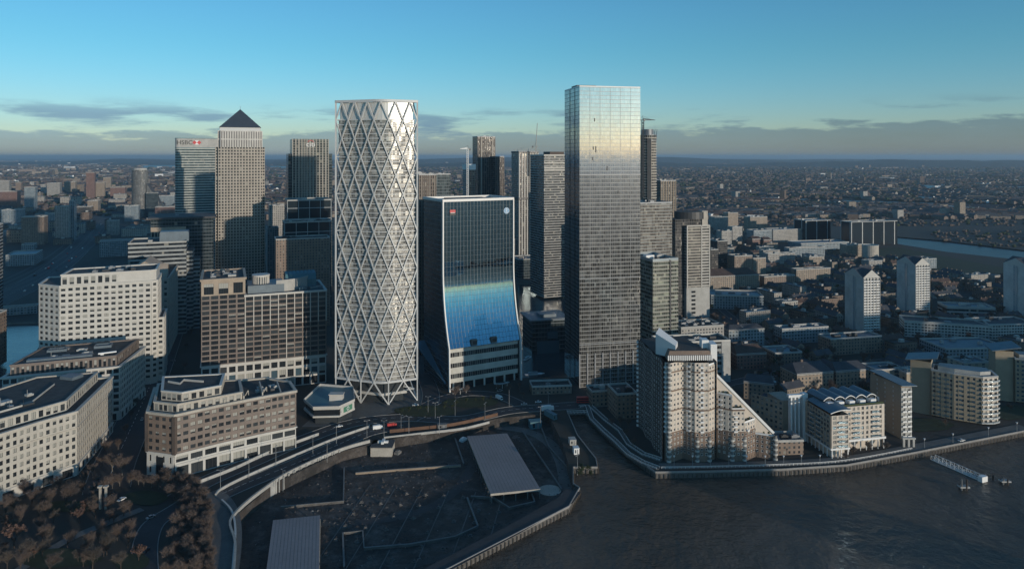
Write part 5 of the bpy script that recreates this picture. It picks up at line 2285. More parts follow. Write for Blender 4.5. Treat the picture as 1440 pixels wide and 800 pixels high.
B = tower('ribbed_tower', 'beige ribbed tower standing right behind the lattice tower', 'tower', 589, 640, 613.5, yt=247, L=32, mat='fin_beige', n=3)
fins(B, 9, .7, .5, 'brown_granite')
B = tower('dark_tower', 'short dark tower with plant on its roof behind the beige ribbed tower', 'tower', 606, 930, 633.5, yt=246, L=40, mat='dark_glass', n=6)
B = tower('slim_tower', 'slim unfinished tower with a blue side and pale top, left of the dark twins', 'tower', 660, 1010, 668.5, yt=233, L=30, mat='fin_beige', side='blue_flats', n=1)
mb = MB()
mb.box(B['p'] - B['u'] * .5 - B['v'] * .5, B['u'], B['w'] + 1, B['L'] + 1, B['zt'] - 6, B['zt'] + 2)
mb.build('formwork', 'white_paint', B['root'])
crane('tower_crane', 'white hammerhead crane beside the slim unfinished tower', (AT(657.6, 1004).x, 1004, 100), HT(209.5, 1004) - 100, 11, 200)
B = tower('twin_tower', 'taller dark tower of the pair in the middle distance', 'tower', 671.5, 1200, 696.5, yt=193, L=26, mat='dark_tower', n=3)
fins(B, 8, .8, .6, 'brown_granite')
mb = MB()
for s in (.18, .8):
    mb.box(B['p'] + B['u'] * (B['w'] * s) - B['v'] * 1.4, B['u'], 1.6, 1.3, 0, B['zt'] + 1)
mb.build('pale_strip', 'stone', B['root'])
B = tower('twin_tower', 'shorter dark tower of the pair in the middle distance', 'tower', 696.8, 1190, 709, yt=221, L=24, mat='dark_tower', n=2)
fins(B, 5, .8, .6, 'brown_granite')
B = tower('striped_tower', 'tower of tall white stripes with an unfinished top and a crane', 'tower', 729.5, 1100, 757, yt=214, L=30, mat='fin_white', n=0)
fins(B, 7, 1.6, .9, 'white_stone')
mb = MB()
for k in range(9):
    q = B['p'] + B['u'] * (B['w'] * k / 8.2) - B['v'] * .5
    mb.tube((*q.xy, B['zt']), (*q.xy, B['zt'] + 5 + (k * 7 % 4)), .4, 4)
    q2 = q + B['v'] * 24
    mb.tube((*q2.xy, B['zt']), (*q2.xy, B['zt'] + 4 + (k * 5 % 4)), .4, 4)
mb.build('scaffold', 'pale_concrete', B['root'])
mb = MB()
for z in (B['zt'] - 74, B['zt'] - 72, B['zt'] - 1):
    mb.box(B['p'] - B['u'] * .6 - B['v'] * 1.6, B['u'], B['w'] + 1.2, B['L'] + 2, z, z + 1.4)
mb.build('plant_floor', 'dark_metal', B['root'])
crane('tower_crane', 'tall pale luffing crane rising from the striped tower', (AT(753.5, 1094).x, 1094, 150), HT(206, 1094) - 150, 36, 60, 'pale_concrete', 82)
B = tower('banded_tower', 'tower of dense level white bands half hidden behind the tallest glass tower', 'tower', 765, 900, 806, yt=219, L=44, mat='white_bands', n=0, par_mat='white_stone')
mb = MB()
mb.box(B['p'] + B['u'] * 12 + B['v'] * 8, B['u'], 20, 20, B['zt'] - .2, B['zt'] + 5)
mb.build('roof_plant', 'dark_brick', B['root'])
mb = MB()
for z in (B['zt'] - 10, B['zt'] - 16, B['zt'] - 19):
    mb.box(B['p'] - B['v'] * .6, B['u'], B['w'], .57, z, z + 1.5)
mb.build('crown_band', 'white_stone', B['root'])
# right of the tall glass tower
def round_tower():
    c = AT(913, 860) + V2(0, 12)
    H = HT(190, 860)
    root = thing('unfinished_tower', 'unfinished curved tower peeping out right of the tallest glass tower with a dark crane', 'tower', c)
    mb = MB()
    n = 28
    ring = [c + Vector((math.cos(2 * math.pi * i / n) * 10.5, math.sin(2 * math.pi * i / n) * 13, 0)) for i in range(n)]
    mb.prism(ring, 0, H, 0, 1, reset=False)
    mb.build('wall', ['fin_beige', 'roof_dark'], root)
    for k in range(0, 62):
        z = 6 + k * 3.3
        mb = MB()
        if z < H - 2:
            for i in range(18, 27):
                a_, b_ = ring[i % n], ring[(i + 1) % n]
                o = (a_ - c).normalized() * .8
                o2 = (b_ - c).normalized() * .8
                mb.face([(*(a_ + o).xy, z), (*(b_ + o2).xy, z), (*(b_ + o2).xy, z + 1.1), (*(a_ + o).xy, z + 1.1)])
            mb.build('balcony_band', 'stone', root)
    mb = MB()
    for i in range(0, n, 2):
        q = ring[i]
        mb.tube((*q.xy, H - 8), (*(q + (q - c) * .12).xy, H + 7), .35, 4)
    mb.prism(inset(ring, -.9), H - 7, H - 6, 0, 0, True)
    mb.prism(inset(ring, -.9), H - .5, H + .3, 0, 0, True)
    mb.prism(inset(ring, 3), H, H + 7, 0, 0, True)
    mb.build('scaffold', 'grey_metal', root)
    mb = MB()
    mb.box(c + V2(-3, -14.2), V2(1, 0), 5, 1.6, 0, H - 4)
    mb.build('hoist_shaft', 'dark_metal', root)


round_tower()
crane('tower_crane', 'dark crane on top of the unfinished curved tower', (AT(904.0, 852).x, 852, 130), HT(169, 852) - 130, 15, 5, 'dark_metal')
B = tower('ribbed_tower', 'lower brown ribbed tower right of the unfinished curved tower', 'tower', 929, 930, 950.5, yt=255, L=24, mat='fin_beige', n=2)
fins(B, 6, .9, .6, 'tan_brick')
B = tower('grey_flats_tower', 'grey tower of patchy level bands right of the tallest glass tower', 'tower', 897, 705, 945, yt=287, L=34, mat='grey_flats', n=4)
bands(B, 3.1, 'brown_granite', .5, .5, 5, False, 'floor_edge')
B = tower('green_flats_tower', 'greenish glass tower of flats behind the sloping riverside block', 'tower', 918, 605, 953.5, yt=368, L=40, ang=20, mat='green_flats', n=3, par=2.2, par_mat='glass_pale')
bands(B, 3.3, 'stone', .7, .35, 3, False, 'floor_edge')
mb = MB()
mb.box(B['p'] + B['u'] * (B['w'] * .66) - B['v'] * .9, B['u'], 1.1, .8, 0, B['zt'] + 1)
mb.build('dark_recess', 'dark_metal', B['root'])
mb = MB()
mb.box(B['p'] + B['u'] * 2 + B['v'] * 14, B['u'], 8, 6, B['zt'], B['zt'] + 3.4)
mb.build('lift_house', 'white_paint', B['root'])


def frame_tower():
    u, v = uv_dirs(16)
    p = AT(965.5, 785)
    w = reach(p, u, 998)
    H, H2, zb = HT(318, 785), HT(299, 785), 34.0
    b = Bldg('frame_tower', 'flats tower with a pale framed front and a dark drum top at the estate edge', 'block of flats', p, 41)
    q = p - u * 11 + v * 5
    mb = MB()
    mb.prism(poly_from(q, u, v, w + 11.5, 24), 0, H2 - 8, 0, 1)
    mb.build('rear_tower', ['dark_tower', 'roof_dark'], b.root)
    mb = MB()
    mb.prism(poly_from(p, u, v, w, 5), 0, zb, 0)
    mb.prism(poly_from(p, u, v, w, 5), zb, H, 1, 2)
    mb.build('front_wall', ['pale_concrete', 'frame_flats', 'roof_grey'], b.root)
    mb = MB()
    for x in (0, w * .62, w - 1.0):
        mb.box(p + u * x - v * .9, u, 1.0, .88, zb, H + .6)
    mb.box(p - v * .9 + u * 1.02, u, w - 2.04, .86, H - .6, H + .6)
    mb.build('white_frame', 'white_stone', b.root)
    mb = MB()
    k = 0
    while zb + 1 + k * 3.2 < H - 2:
        z = zb + 1 + k * 3.2
        for q, ww, d_, t_, m_ in ((1.05, w * .62 - 1.1, .55, .9, 'stone'), (w * .62 + 1.05, w * .38 - 2.1, .7, 1.2, 'white_stone')):
            mb = MB()
            mb.box(p + u * q - v * d_, u, ww, d_ - .05, z, z + t_)
            mb.build('balcony_band', m_, b.root)
        k += 1
    mb = MB()
    c = p + u * (w * .4) + v * 14
    n = 24
    ring = [c + Vector((math.cos(2 * math.pi * i / n) * 17, math.sin(2 * math.pi * i / n) * 12, 0)) for i in range(n)]
    mb.prism(ring, H2 - 8, H2, 0, 1, True)
    mb.build('drum_top', ['dark_metal', 'roof_dark'], b.root)
    mb = MB()
    mb.box(p + u * (w - 7) + v * 4, u, 7, 9, H, H2 + 1)
    mb.build('lift_house', 'stone', b.root)
    for k in range(6):
        mb = MB()
        mb.box(p + u * 6 - v * .1, u, 5, .08, 5 + k * 4.6, 7.2 + k * 4.6)
        mb.build('window', 'glass_dark', b.root)


frame_tower()
# low things round the docks
B = tower('podium_block', 'white framed low block with roof plant behind the sloping riverside flats', 'office building', 958, 640, 1018, yt=462, L=26, ang=14, mat='pale_flats', n=8)
B = tower('podium_block', 'flat dark roofed block with a blank white end right behind the sloping flats', 'office building', 930, 556, 1027, yt=484, L=22, ang=9, mat='band_grey', n=4, roof='roof_dark', par_mat='white_stone')
mb = MB()
mb.box(B['p'] + B['u'] * (B['w'] - 7.5) - B['v'] * .4, B['u'], 7.5, .38, 0, B['zt'])
mb.build('end_panel', 'pale_concrete', B['root'])
B = tower('dock_pavilion', 'glass pavilion with a broad pale roof standing in the dark dock', 'pavilion', 748, 655, 800, yt=452, L=34, ang=14, z0=-4, mat='dark_glass', n=0, roof='roof_blue')
mb = MB()
e = inset(B['poly'], -2)
mb.prism(e, B['zt'], B['zt'] + 1.2, 0, 0, True)
mb.box(B['p'] + B['u'] * 10 + B['v'] * 8, B['u'], 16, 12, B['zt'] + 1.2, B['zt'] + 4)
mb.build('roof_slab', 'roof_blue', B['root'])
mb = MB()
mb.box(B['p'] + B['u'] * 4 - B['v'] * 3, B['u'], B['w'] * .6, 2.9, -4, 9)
mb.box(B['p'] + B['u'] * 14 - B['v'] * 3.2, B['u'], 10, 3.1, 11, 17)
mb.build('glass_bay', 'glass_teal', B['root'])
B = tower('dock_shed', 'low brown building with a dark flat roof at the foot of the tallest glass tower', 'building', 748, 534, 804, yt=545, L=14, ang=6, mat='brick_flats', n=2, roof='roof_dark')
for i, (x0, Y, x1, yt, L, m, lb) in enumerate((
        (404, 800, 466, 283, 40, 'grid_glass', 'dark glass block with a white grid under the arc signed tower'),
        (400, 770, 466, 314, 28, 'grid_glass', 'lower dark glass block with a pale roof edge in front of the white gridded one'),
        (388, 735, 464, 338, 26, 'brick_flats', 'dark brown block behind the roof of the broad granite office'),
        (379, 1150, 404, 290, 30, 'pale_flats', 'pale office in the gap right of the pyramid tower'),
        (376, 1000, 392, 322, 30, 'blue_flats', 'bluish office low down in the gap right of the pyramid tower'))):
    B = tower('office_block', lb, 'office building', x0, Y, x1, yt=yt, L=L, mat=m, n=4, par_mat='pale_concrete')
B = tower('eaves_office', 'dark glass office under a wide flat roof in front of the banded bank tower', 'office building', 212, 800, 300, yt=309, L=60, mat='dark_glass', n=2)
mb = MB()
mb.prism(inset(B['poly'], -3), B['zt'], B['zt'] + 2, 0, 0, True)
mb.build('roof_slab', 'roof_grey', B['root'])
mb = MB()
for k in range(11):
    mb.box(B['p'] + B['u'] * (k * 3.3) - B['v'] * .8, B['u'], 1.2, .78, B['zt'] - 34, B['zt'] - 12)
mb.box(B['p'] - B['v'] * .6, B['u'], 36, .58, B['zt'] - 14, B['zt'] - 9)
mb.build('stone_screen', 'tan_brick', B['root'])
B = tower('stepped_office', 'grey banded stepped office with a pale box on its roof left of the pyramid tower', 'office building', 180, 700, 262, yt=344, L=46, mat='band_grey', n=3)
for s, dz in ((6, -10), (12, -20)):
    mb = MB()
    q = B['p'] + B['u'] * B['w'] + B['v'] * (8 + s)
    mb.box(q, B['u'], s, 34 - s, 0, B['zt'] + dz, 0, 1)
    mb.build('step', ['band_grey', 'roof_grey'], B['root'])
mb = MB()
mb.box(B['p'] + B['u'] * 27 + B['v'] * 12, B['u'], 27, 18, B['zt'], B['zt'] + 9)
mb.box(B['p'] + B['u'] * 27.5 + B['v'] * 12.5, B['u'], 26, 17, B['zt'] + 9, B['zt'] + 10)
mb.build('roof_box', 'roof_blue', B['root'])
B = tower('striped_flats', 'striped tower cut by the left edge of the photo', 'block of flats', -60, 640, -9, yt=321, L=30, mat='white_bands', n=0)
bands(B, 3.2, 'white_stone', .8, .8, 4, False)
for i, (x0, yb, x1, yt, L, lb) in enumerate(((-60, 520, -8, 446, 20, 'dark quayside block at the left edge beside the blue dock'),
                                             (868, 590, 896, 556, 22, 'small brown block of flats between the dock walkway and the sloping flats'),
                                             (832, 572, 866, 552, 14, 'low pale roofed block at the foot of the tallest glass tower'))):
    g = G(x0, yb)
    tower('low_block', lb, 'building', x0, g.y, x1, yt=yt, L=L, mat='brick_flats', n=3, ang=10)


# ------------------------------------------------------------------ estate towers with gabled tops
def gabled_tower(label, cx, cy, lx, rx, ye, seed):
    C = G(cx, cy)
    u, v = uv_dirs(10)
    w = reach(C, u, rx)
    L = reach(C, v, lx)
    H = HT(ye, C.y)
    b = Bldg('gabled_tower', label, 'block of flats', C, seed, 'white_paint', 'gabled estate towers')
    poly = poly_from(C, u, v, w, L)
    mb = MB()
    mb.wall(poly[0], poly[1], 0, H, 0)
    mb.wall(poly[1], poly[2], 0, H, 1)
    mb.wall(poly[2], poly[3], 0, H, 0)
    mb.wall(poly[3], poly[0], 0, H, 1)
    mb.build('wall', ['white_flats', 'flats_blank'], b.root)
    mb = MB()
    for k in range(int(H / 2.75)):
        mb = MB()
        mb.box(C + u * .4 - v * .8, u, w - .8, .78, k * 2.75 + .3, k * 2.75 + 1.35)
        mb.build('balcony_band', 'white_paint', b.root)
    mb = MB()
    for k in range(6):
        mb.box(C + u * ((w - .4) * k / 5) - v * .95, u, .4, .93, 0, H)
    mb.build('pier', 'white_stone', b.root)
    mb = MB()
    mb.box(C + v * (L * .42) - u * .5, v, 2.4, .48 * -1, 0, H - 1)
    mb.build('stair_glazing', 'glass_pale', b.root)
    # crossing gables
    m = lambda p, q: p.lerp(q, .5)
    hg = 8.0
    A, Bq, D, E = [q for q in inset(poly, -.5)]
    mb = MB()
    for s, e in (((A, Bq), (E, D)), ((A, E), (Bq, D))):
        a0, a1 = s
        b0, b1 = e
        ma, mbq = m(a0, a1), m(b0, b1)
        mb.face([(*a0.xy, H), (*a1.xy, H), (*ma.xy, H + hg)], 1)
        mb.face([(*b1.xy, H), (*b0.xy, H), (*mbq.xy, H + hg)], 1)
        mb.face([(*a0.xy, H + .05), (*ma.xy, H + hg + .05), (*mbq.xy, H + hg + .05), (*b0.xy, H + .05)], 0)
        mb.face([(*ma.xy, H + hg + .05), (*a1.xy, H + .05), (*b1.xy, H + .05), (*mbq.xy, H + hg + .05)], 0)
    mb.build('gable_roof', ['roof_slate', 'white_stone'], b.root)


gabled_tower('white gabled tower of flats, the left one of three', 1214, 470, 1188, 1237, 391, 1)
gabled_tower('white gabled tower of flats, the middle one of three', 1287, 443, 1261, 1307, 373, 2)
gabled_tower('white gabled tower of flats cut by the right edge, the right one of three', 1446, 448, 1411, 1474, 376, 3)


# ------------------------------------------------------------------ named blocks, measured one by one
def blk(lb, x0, yb, x1, yt, L, mat, ang=20, roof='roof_grey', n=2, name='block', cat='building', **kw):
    Y = G(x0, yb).y
    return tower(name, lb, cat, x0, Y, x1, yt=yt, L=L, ang=ang, mat=mat, n=n, roof=roof, **kw)


named = [
    # left: beyond the avenue and the railway
    ('pale twin slab tower of flats beside the railway', 77, 341, 96, 291, 26, 'pale_flats', 22, 'roof_grey'),
    ('darker slab behind the pale twin slab by the railway', 97, 338, 104, 283, 30, 'blue_flats', 22, 'roof_grey'),
    ('dark brown bulky block left of the pale twin slab', 30, 345, 62, 306, 30, 'brick_flats', 20, 'roof_blue'),
    ('slim bluish block between the brown block and the pale twin slab', 63, 326, 77, 301, 20, 'blue_flats', 20, 'roof_grey'),
    ('teal tower with a dark red stripe near the left edge', 34, 298, 50, 264, 24, 'blue_flats', 20, 'roof_grey'),
    ('reddish brown tower, tallest of the far left cluster', 121, 280, 133, 243, 24, 'red_flats', 20, 'roof_grey'),
    ('tan block leaning on the reddish brown tower', 134, 279, 147, 257, 24, 'tan_flats', 20, 'roof_grey'),
    ('short tan tower right of the reddish brown tower', 145, 268, 156, 250, 24, 'tan_flats', 20, 'roof_grey'),
    ('low red block with pale front right of the reddish brown tower', 155, 278, 176, 264, 30, 'red_flats', 20, 'roof_tile'),
    ('blue grey box block below the round topped tower', 175, 312, 195, 290, 26, 'blue_flats', 20, 'roof_blue'),
    ('white terrace block in the middle of the railway yards', 150, 331, 166, 311, 20, 'pale_flats', 20, 'roof_blue'),
    ('cream block at the left edge on the skyline', -6, 272, 13, 255, 30, 'pale_flats', 20, 'roof_grey'),
    ('dark red hall at the left edge below the skyline', -8, 296, 24, 270, 40, 'red_flats', 20, 'roof_tile'),
    ('pale stepped hall with a dome like roof at the left edge', 2, 322, 29, 296, 40, 'blue_flats', 20, 'roof_blue'),
    ('small cream tower left of the reddish brown tower', 57, 272, 64, 260, 20, 'pale_flats', 20, 'roof_grey'),
    ('short dark flats tower on the far left skyline', 22, 272, 30, 257, 24, 'brick_flats', 20, 'roof_grey'),
    ('pair of cream blocks far behind the teal tower', 66, 276, 84, 258, 40, 'pale_flats', 20, 'roof_grey'),
    ('tan block of flats far behind the railway', 90, 274, 106, 256, 40, 'tan_flats', 20, 'roof_grey'),
    ('broad low brown block left of the round topped tower', 123, 300, 138, 283, 40, 'tan_flats', 20, 'roof_grey'),
    ('dark long block crossing behind the railway', 100, 302, 128, 292, 40, 'dark_tower', 20, 'roof_grey'),
    ('dark glass flats in front of the round topped tower', 205, 306, 222, 272, 26, 'dark_glass', 20, 'roof_grey'),
    ('red and blue low block beside the banded bank tower', 218, 312, 246, 292, 30, 'red_flats', 20, 'roof_blue'),
    ('grey slab behind the banded bank tower', 222, 292, 245, 276, 30, 'blue_flats', 20, 'roof_grey'),
    # middle
    ('pink clad narrow block behind the curved glass bank', 720, 350, 728, 288, 20, 'red_flats', 20, 'roof_grey'),
    ('pale narrow tower right of the curved glass bank', 722, 382, 733, 337, 24, 'pale_flats', 20, 'roof_grey'),
    ('dark low block behind the dock below the striped tower', 730, 392, 765, 366, 40, 'dark_glass', 20, 'roof_blue'),
    # right
    ('white stepped flats on the edge of the far estate', 1005, 324, 1024, 306, 26, 'pale_flats', 18, 'roof_grey'),
    ('brown square tower behind the white stepped flats', 1024, 322, 1038, 300, 22, 'tan_flats', 18, 'roof_grey'),
    ('brown and pale block of flats with a blue roof by the park', 1055, 329, 1079, 306, 24, 'tan_flats', 18, 'roof_blue'),
    ('long white factory with a blue roof by the park', 1060, 342, 1087, 325, 24, 'blue_flats', 18, 'roof_blue'),
    ('white fronted sheds continuing the long white factory', 1087, 341, 1138, 324, 30, 'pale_flats', 18, 'roof_blue'),
    ('red gabled workshop, the left of two', 1058, 347, 1071, 337, 18, 'red_flats', 18, 'roof_tile'),
    ('red gabled workshop, the right of two', 1074, 347, 1085, 338, 18, 'red_flats', 18, 'roof_tile'),
    ('grey pair of flats, the taller half, near the frame tower', 1030, 345, 1044, 320, 18, 'pale_flats', 18, 'roof_grey'),
    ('grey pair of flats, the lower half, near the frame tower', 1015, 350, 1029, 326, 18, 'pale_flats', 18, 'roof_grey'),
    ('dark tower with lit balconies right of the frame tower', 1009, 388, 1023, 340, 26, 'dark_tower', 18, 'roof_grey'),
    ('lower dark block in front of the tower with lit balconies', 1000, 392, 1010, 352, 20, 'dark_tower', 18, 'roof_grey'),
    ('brown ten storey flats, the left half of a pair', 1033, 394, 1058, 361, 18, 'brick_flats', 16, 'roof_grey'),
    ('brown ten storey flats with white balconies, right half of a pair', 1059, 390, 1077, 364, 20, 'tan_flats', 16, 'roof_grey'),
    ('long tan roofed school hall below the brown ten storey flats', 998, 408, 1068, 390, 30, 'tan_flats', 14, 'roof_tile'),
    ('long blue roofed sports hall in front of the frame tower', 1000, 434, 1074, 416, 36, 'blue_flats', -8, 'roof_blue'),
    ('white framed low flats among dark trees in the estate', 1100, 440, 1122, 426, 14, 'pale_flats', 16, 'roof_grey'),
    ('row of pale roofed estate flats lit along the top', 1120, 396, 1168, 380, 12, 'tan_flats', 16, 'roof_grey'),
    ('long lit low flats in the middle of the estate', 1080, 372, 1118, 358, 12, 'pale_flats', 16, 'roof_grey'),
    ('long bluish terrace flats behind the lit low flats', 1110, 362, 1160, 350, 14, 'blue_flats', 16, 'roof_grey'),
    ('tan square flats in the middle of the estate', 1138, 376, 1156, 362, 14, 'tan_flats', 16, 'roof_grey'),
    ('dark brick estate flats below the lit low flats', 1075, 404, 1118, 390, 14, 'brick_flats', 16, 'roof_grey'),
    ('pale square flats left of the drum store', 1190, 362, 1212, 345, 16, 'tan_flats', 16, 'roof_grey'),
    ('pale cube beside the drum store', 1222, 378, 1241, 368, 16, 'pale_flats', 16, 'roof_grey'),
    ('dark office slab with white corner columns, left of two by the far river', 1133, 340, 1168, 311, 40, 'office_dark', 14, 'roof_blue'),
    ('dark office slab with white corner columns, right of two by the far river', 1197, 346, 1262, 313, 30, 'office_dark', 15, 'roof_blue'),
    ('pale low market sheds in front of the dark office slabs', 1126, 352, 1194, 343, 40, 'blue_flats', 14, 'roof_blue'),
    ('blue gabled hall right of the middle gabled tower', 1300, 378, 1317, 365, 24, 'blue_flats', 14, 'roof_blue'),
    ('long white school with rows of windows in front of the gabled towers', 1272, 473, 1394, 452, 26, 'white_flats', -18, 'roof_grey'),
    ('dark roofed school hall behind the long white school', 1332, 444, 1400, 432, 26, 'band_grey', -10, 'roof_blue'),
    ('white modern school with dark windows at the right edge', 1388, 478, 1460, 458, 30, 'white_flats', 6, 'roof_grey'),
    ('pale flat roofed stores behind the riverside crescents', 1330, 506, 1420, 492, 36, 'blue_flats', 4, 'roof_blue'),
    ('blue grey terraced flats in the shade behind the sloping flats', 1025, 488, 1075, 466, 14, 'blue_flats', 12, 'roof_slate'),
    ('blue balconied flats right of the shaded terraced flats', 1100, 484, 1165, 464, 14, 'blue_flats', 12, 'roof_blue'),
    ('shaded brick flats with a white gable below the left gabled tower', 1168, 500, 1240, 478, 18, 'brick_flats', 12, 'roof_blue'),
    ('tan brick court of flats behind the wave roofed flats', 1121, 552, 1172, 528, 22, 'tan_flats', 12, 'roof_slate'),
    ('tan brick flats between the court and the brick slab', 1176, 548, 1222, 524, 18, 'tan_flats', 12, 'roof_slate'),
    ('shaded tan flats with a white stair beside the long slope', 1046, 560, 1088, 538, 16, 'tan_flats', -22, 'roof_slate'),
    ('shaded tan flats further along the slope', 1070, 588, 1108, 566, 14, 'tan_flats', -22, 'roof_slate'),
    ('low brown wing on the promenade at the end of the slope', 1093, 640, 1130, 622, 14, 'brick_flats', 4, 'roof_blue'),
    ('red brick hall among dark trees behind the sloping flats', 1036, 520, 1078, 500, 20, 'red_flats', 10, 'roof_tile'),
    ('teal roofed low hall in the middle of the shaded estate', 1090, 512, 1128, 498, 22, 'brick_flats', 10, 'roof_blue'),
    ('tan winged flats behind the brick slab', 1232, 548, 1272, 522, 18, 'tan_bays', 10, 'roof_blue'),
    ('tan riverside flats right of the brick slab in the shade', 1275, 552, 1300, 526, 14, 'tan_bays', 10, 'roof_blue'),
    ('tan winged flats behind the crescent', 1356, 536, 1392, 512, 18, 'tan_bays', 8, 'roof_blue'),
]
placed = []


def pitched(B, roof):
    q = inset(B['poly'], -.5)
    if B['w'] < B['L']:
        q = q[1:] + q[:1]
    m0, m1 = q[0].lerp(q[3], .5), q[1].lerp(q[2], .5)
    d = (m1 - m0)
    m0, m1 = m0 + d * .12, m1 - d * .12
    z, zr = B['zt'] + .9, B['zt'] + 1 + min(B['w'], B['L']) * .26
    mb = MB()
    mb.face([(*q[0].xy, z), (*q[1].xy, z), (*m1.xy, zr), (*m0.xy, zr)])
    mb.face([(*q[2].xy, z), (*q[3].xy, z), (*m0.xy, zr), (*m1.xy, zr)])
    mb.face([(*q[1].xy, z), (*q[2].xy, z), (*m1.xy, zr)])
    mb.face([(*q[3].xy, z), (*q[0].xy, z), (*m0.xy, zr)])
    mb.build('pitched_roof', roof, B['root'])
    mb = MB()
    c = m0.lerp(m1, .3)
    mb.box(c, Vector((1, 0, 0)), 1.6, 1.2, zr - 1, zr + 1.6)
    mb.build('chimney', 'brown_brick', B['root'])


for lb, x0, yb, x1, yt, L, mat, ang, roof in named:
    B = blk(lb, x0, yb, x1, yt, L, mat, ang, roof, n=3 if yb > 400 else 2)
    if roof in ('roof_slate', 'roof_tile') and yb > 330:
        pitched(B, roof)
    placed.append((B['p'] + B['u'] * B['w'] / 2 + B['v'] * B['L'] / 2, max(B['w'], B['L']) * .62))


def extras():
    # round topped tower at the left, drum store at the right
    c = AT(197, 2100)
    H = HT(239, 2100)
    t = thing('round_tower', 'pale round topped tower standing alone right of the railway', 'tower', c)
    mb = MB()
    n = 24
    ring = [c + Vector((math.cos(2 * math.pi * i / n) * 23, math.sin(2 * math.pi * i / n) * 20, 0)) for i in range(n)]
    mb.prism(ring, 0, H, 0, 1, reset=False)
    mb.build('wall', ['white_bands', 'roof_grey'], t)
    mb = MB()
    mb.prism(inset(ring, 4), H, H + 5, 0, 0)
    mb.build('roof_drum', 'pale_concrete', t)
    a = AT(206, 2090)
    mb = MB()
    q = [a, a + V2(36, 6), a + V2(30, 34), a + V2(-6, 30)]
    z = [HT(258, 2090), HT(286, 2090), HT(286, 2090), HT(258, 2090)]
    for i in range(4):
        j = (i + 1) % 4
        mb.face([(*q[i].xy, 0), (*q[j].xy, 0), (*q[j].xy, z[j]), (*q[i].xy, z[i])], 0, [(0, 0), (36, 0), (36, z[j]), (0, z[i])])
    mb.face([(*q[i].xy, z[i]) for i in range(4)], 1)
    mb.build('wedge_wing', ['white_bands', 'roof_grey'], t)
    c = AT(1224, 1240)
    t = thing('drum_store', 'pale drum shaped store at the edge of the park', 'tank', c)
    mb = MB()
    ring = [c + Vector((math.cos(2 * math.pi * i / n) * 13, math.sin(2 * math.pi * i / n) * 13, 0)) for i in range(n)]
    mb.prism(ring, 0, HT(345, 1240), 0, 0)
    mb.build('wall', 'stone', t)
    mb = MB()
    rim(mb, ring, HT(345, 1240), HT(345, 1240) + 1.2, .8, .4)
    mb.build('parapet', 'pale_concrete', t)
    placed.append((c, 16))


extras()
# ------------------------------------------------------------------ trees
def tree_mesh(seed, h, spread, kind):
    """trunk with limbs, and a crown of many separate twigs or leaves in uneven clumps"""
    r = random.Random(seed)
    tr, cr = MB(), MB()
    tips = []

    def limb(p, d, l, rad, lvl):
        e = p + d * l
        tr.tube(p, e, rad, 5 if lvl == 0 else 3, 0, rad * .62, cap=False)
        if lvl >= 3:
            tips.append((e, d))
            return
        k = r.choice((3, 4)) if lvl else r.choice((4, 5))
        for i in range(k):
            a = r.uniform(0, 6.28)
            side = Vector((math.cos(a), math.sin(a), r.uniform(-.1, .5))) * (spread * r.uniform(.5, 1.1))
            nd = (d + side).normalized()
            limb(p + d * l * r.uniform(.6, 1.0), nd, l * r.uniform(.62, .95), rad * .55, lvl + 1)
        tips.append((e, d))
    limb(Vector((0, 0, -.2)), Vector((r.uniform(-.05, .05), r.uniform(-.05, .05), 1)).normalized(), h * .27, h * .02, 0)
    n = {'bare': 22, 'leafy': 14, 'dense': 18, 'ring': 28}[kind]
    for e, d in tips:
        for i in range(n):
            a = Vector((r.gauss(0, 1), r.gauss(0, 1), r.gauss(.35, .8))).normalized()
            if kind in ('leafy', 'dense'):
                q = e + a * r.uniform(0, h * .075)
                s = r.uniform(.16, .42) * h / 11
                b = a.orthogonal().normalized()
                b = b.lerp(a.cross(b), r.random()).normalized()
                c = a.cross(b)
                cr.face([q - b * s, q + c * s * .7, q + b * s, q - c * s * .7], 0)
            else:
                dd = (a + d * .7).normalized()
                l = r.uniform(.06, .17) * h
                w = dd.orthogonal().normalized() * (.024 if kind == 'bare' else .032) * h / 11 * r.uniform(.6, 1.6)
                q = e - d * r.uniform(0, h * .13)
                m = q + dd * l * .5 + Vector((r.gauss(0, .1), r.gauss(0, .1), r.gauss(0, .1)))
                cr.face([q - w, q + w, m + w * .7, m - w * .7], 0)
                cr.face([m - w * .7, m + w * .7, q + dd * l], 0)
                w2 = dd.cross(w)
                s = m + (a - d * .2).normalized() * l * .45
                cr.face([m - w2 * .7, m + w2 * .7, s], 0)
    return tr, cr


tree_kinds = {}


def make_tree(key, seed, h, spread, kind, bark, leaf, label, name, group):
    tr, cr = tree_mesh(seed, h, spread, kind)
    root = thing(name, label, 'tree', (0, 0, 0), group)
    tr.build('trunk', bark, root)
    cr.build('crown', leaf, root)
    tree_kinds[key] = [root, False, label, group]


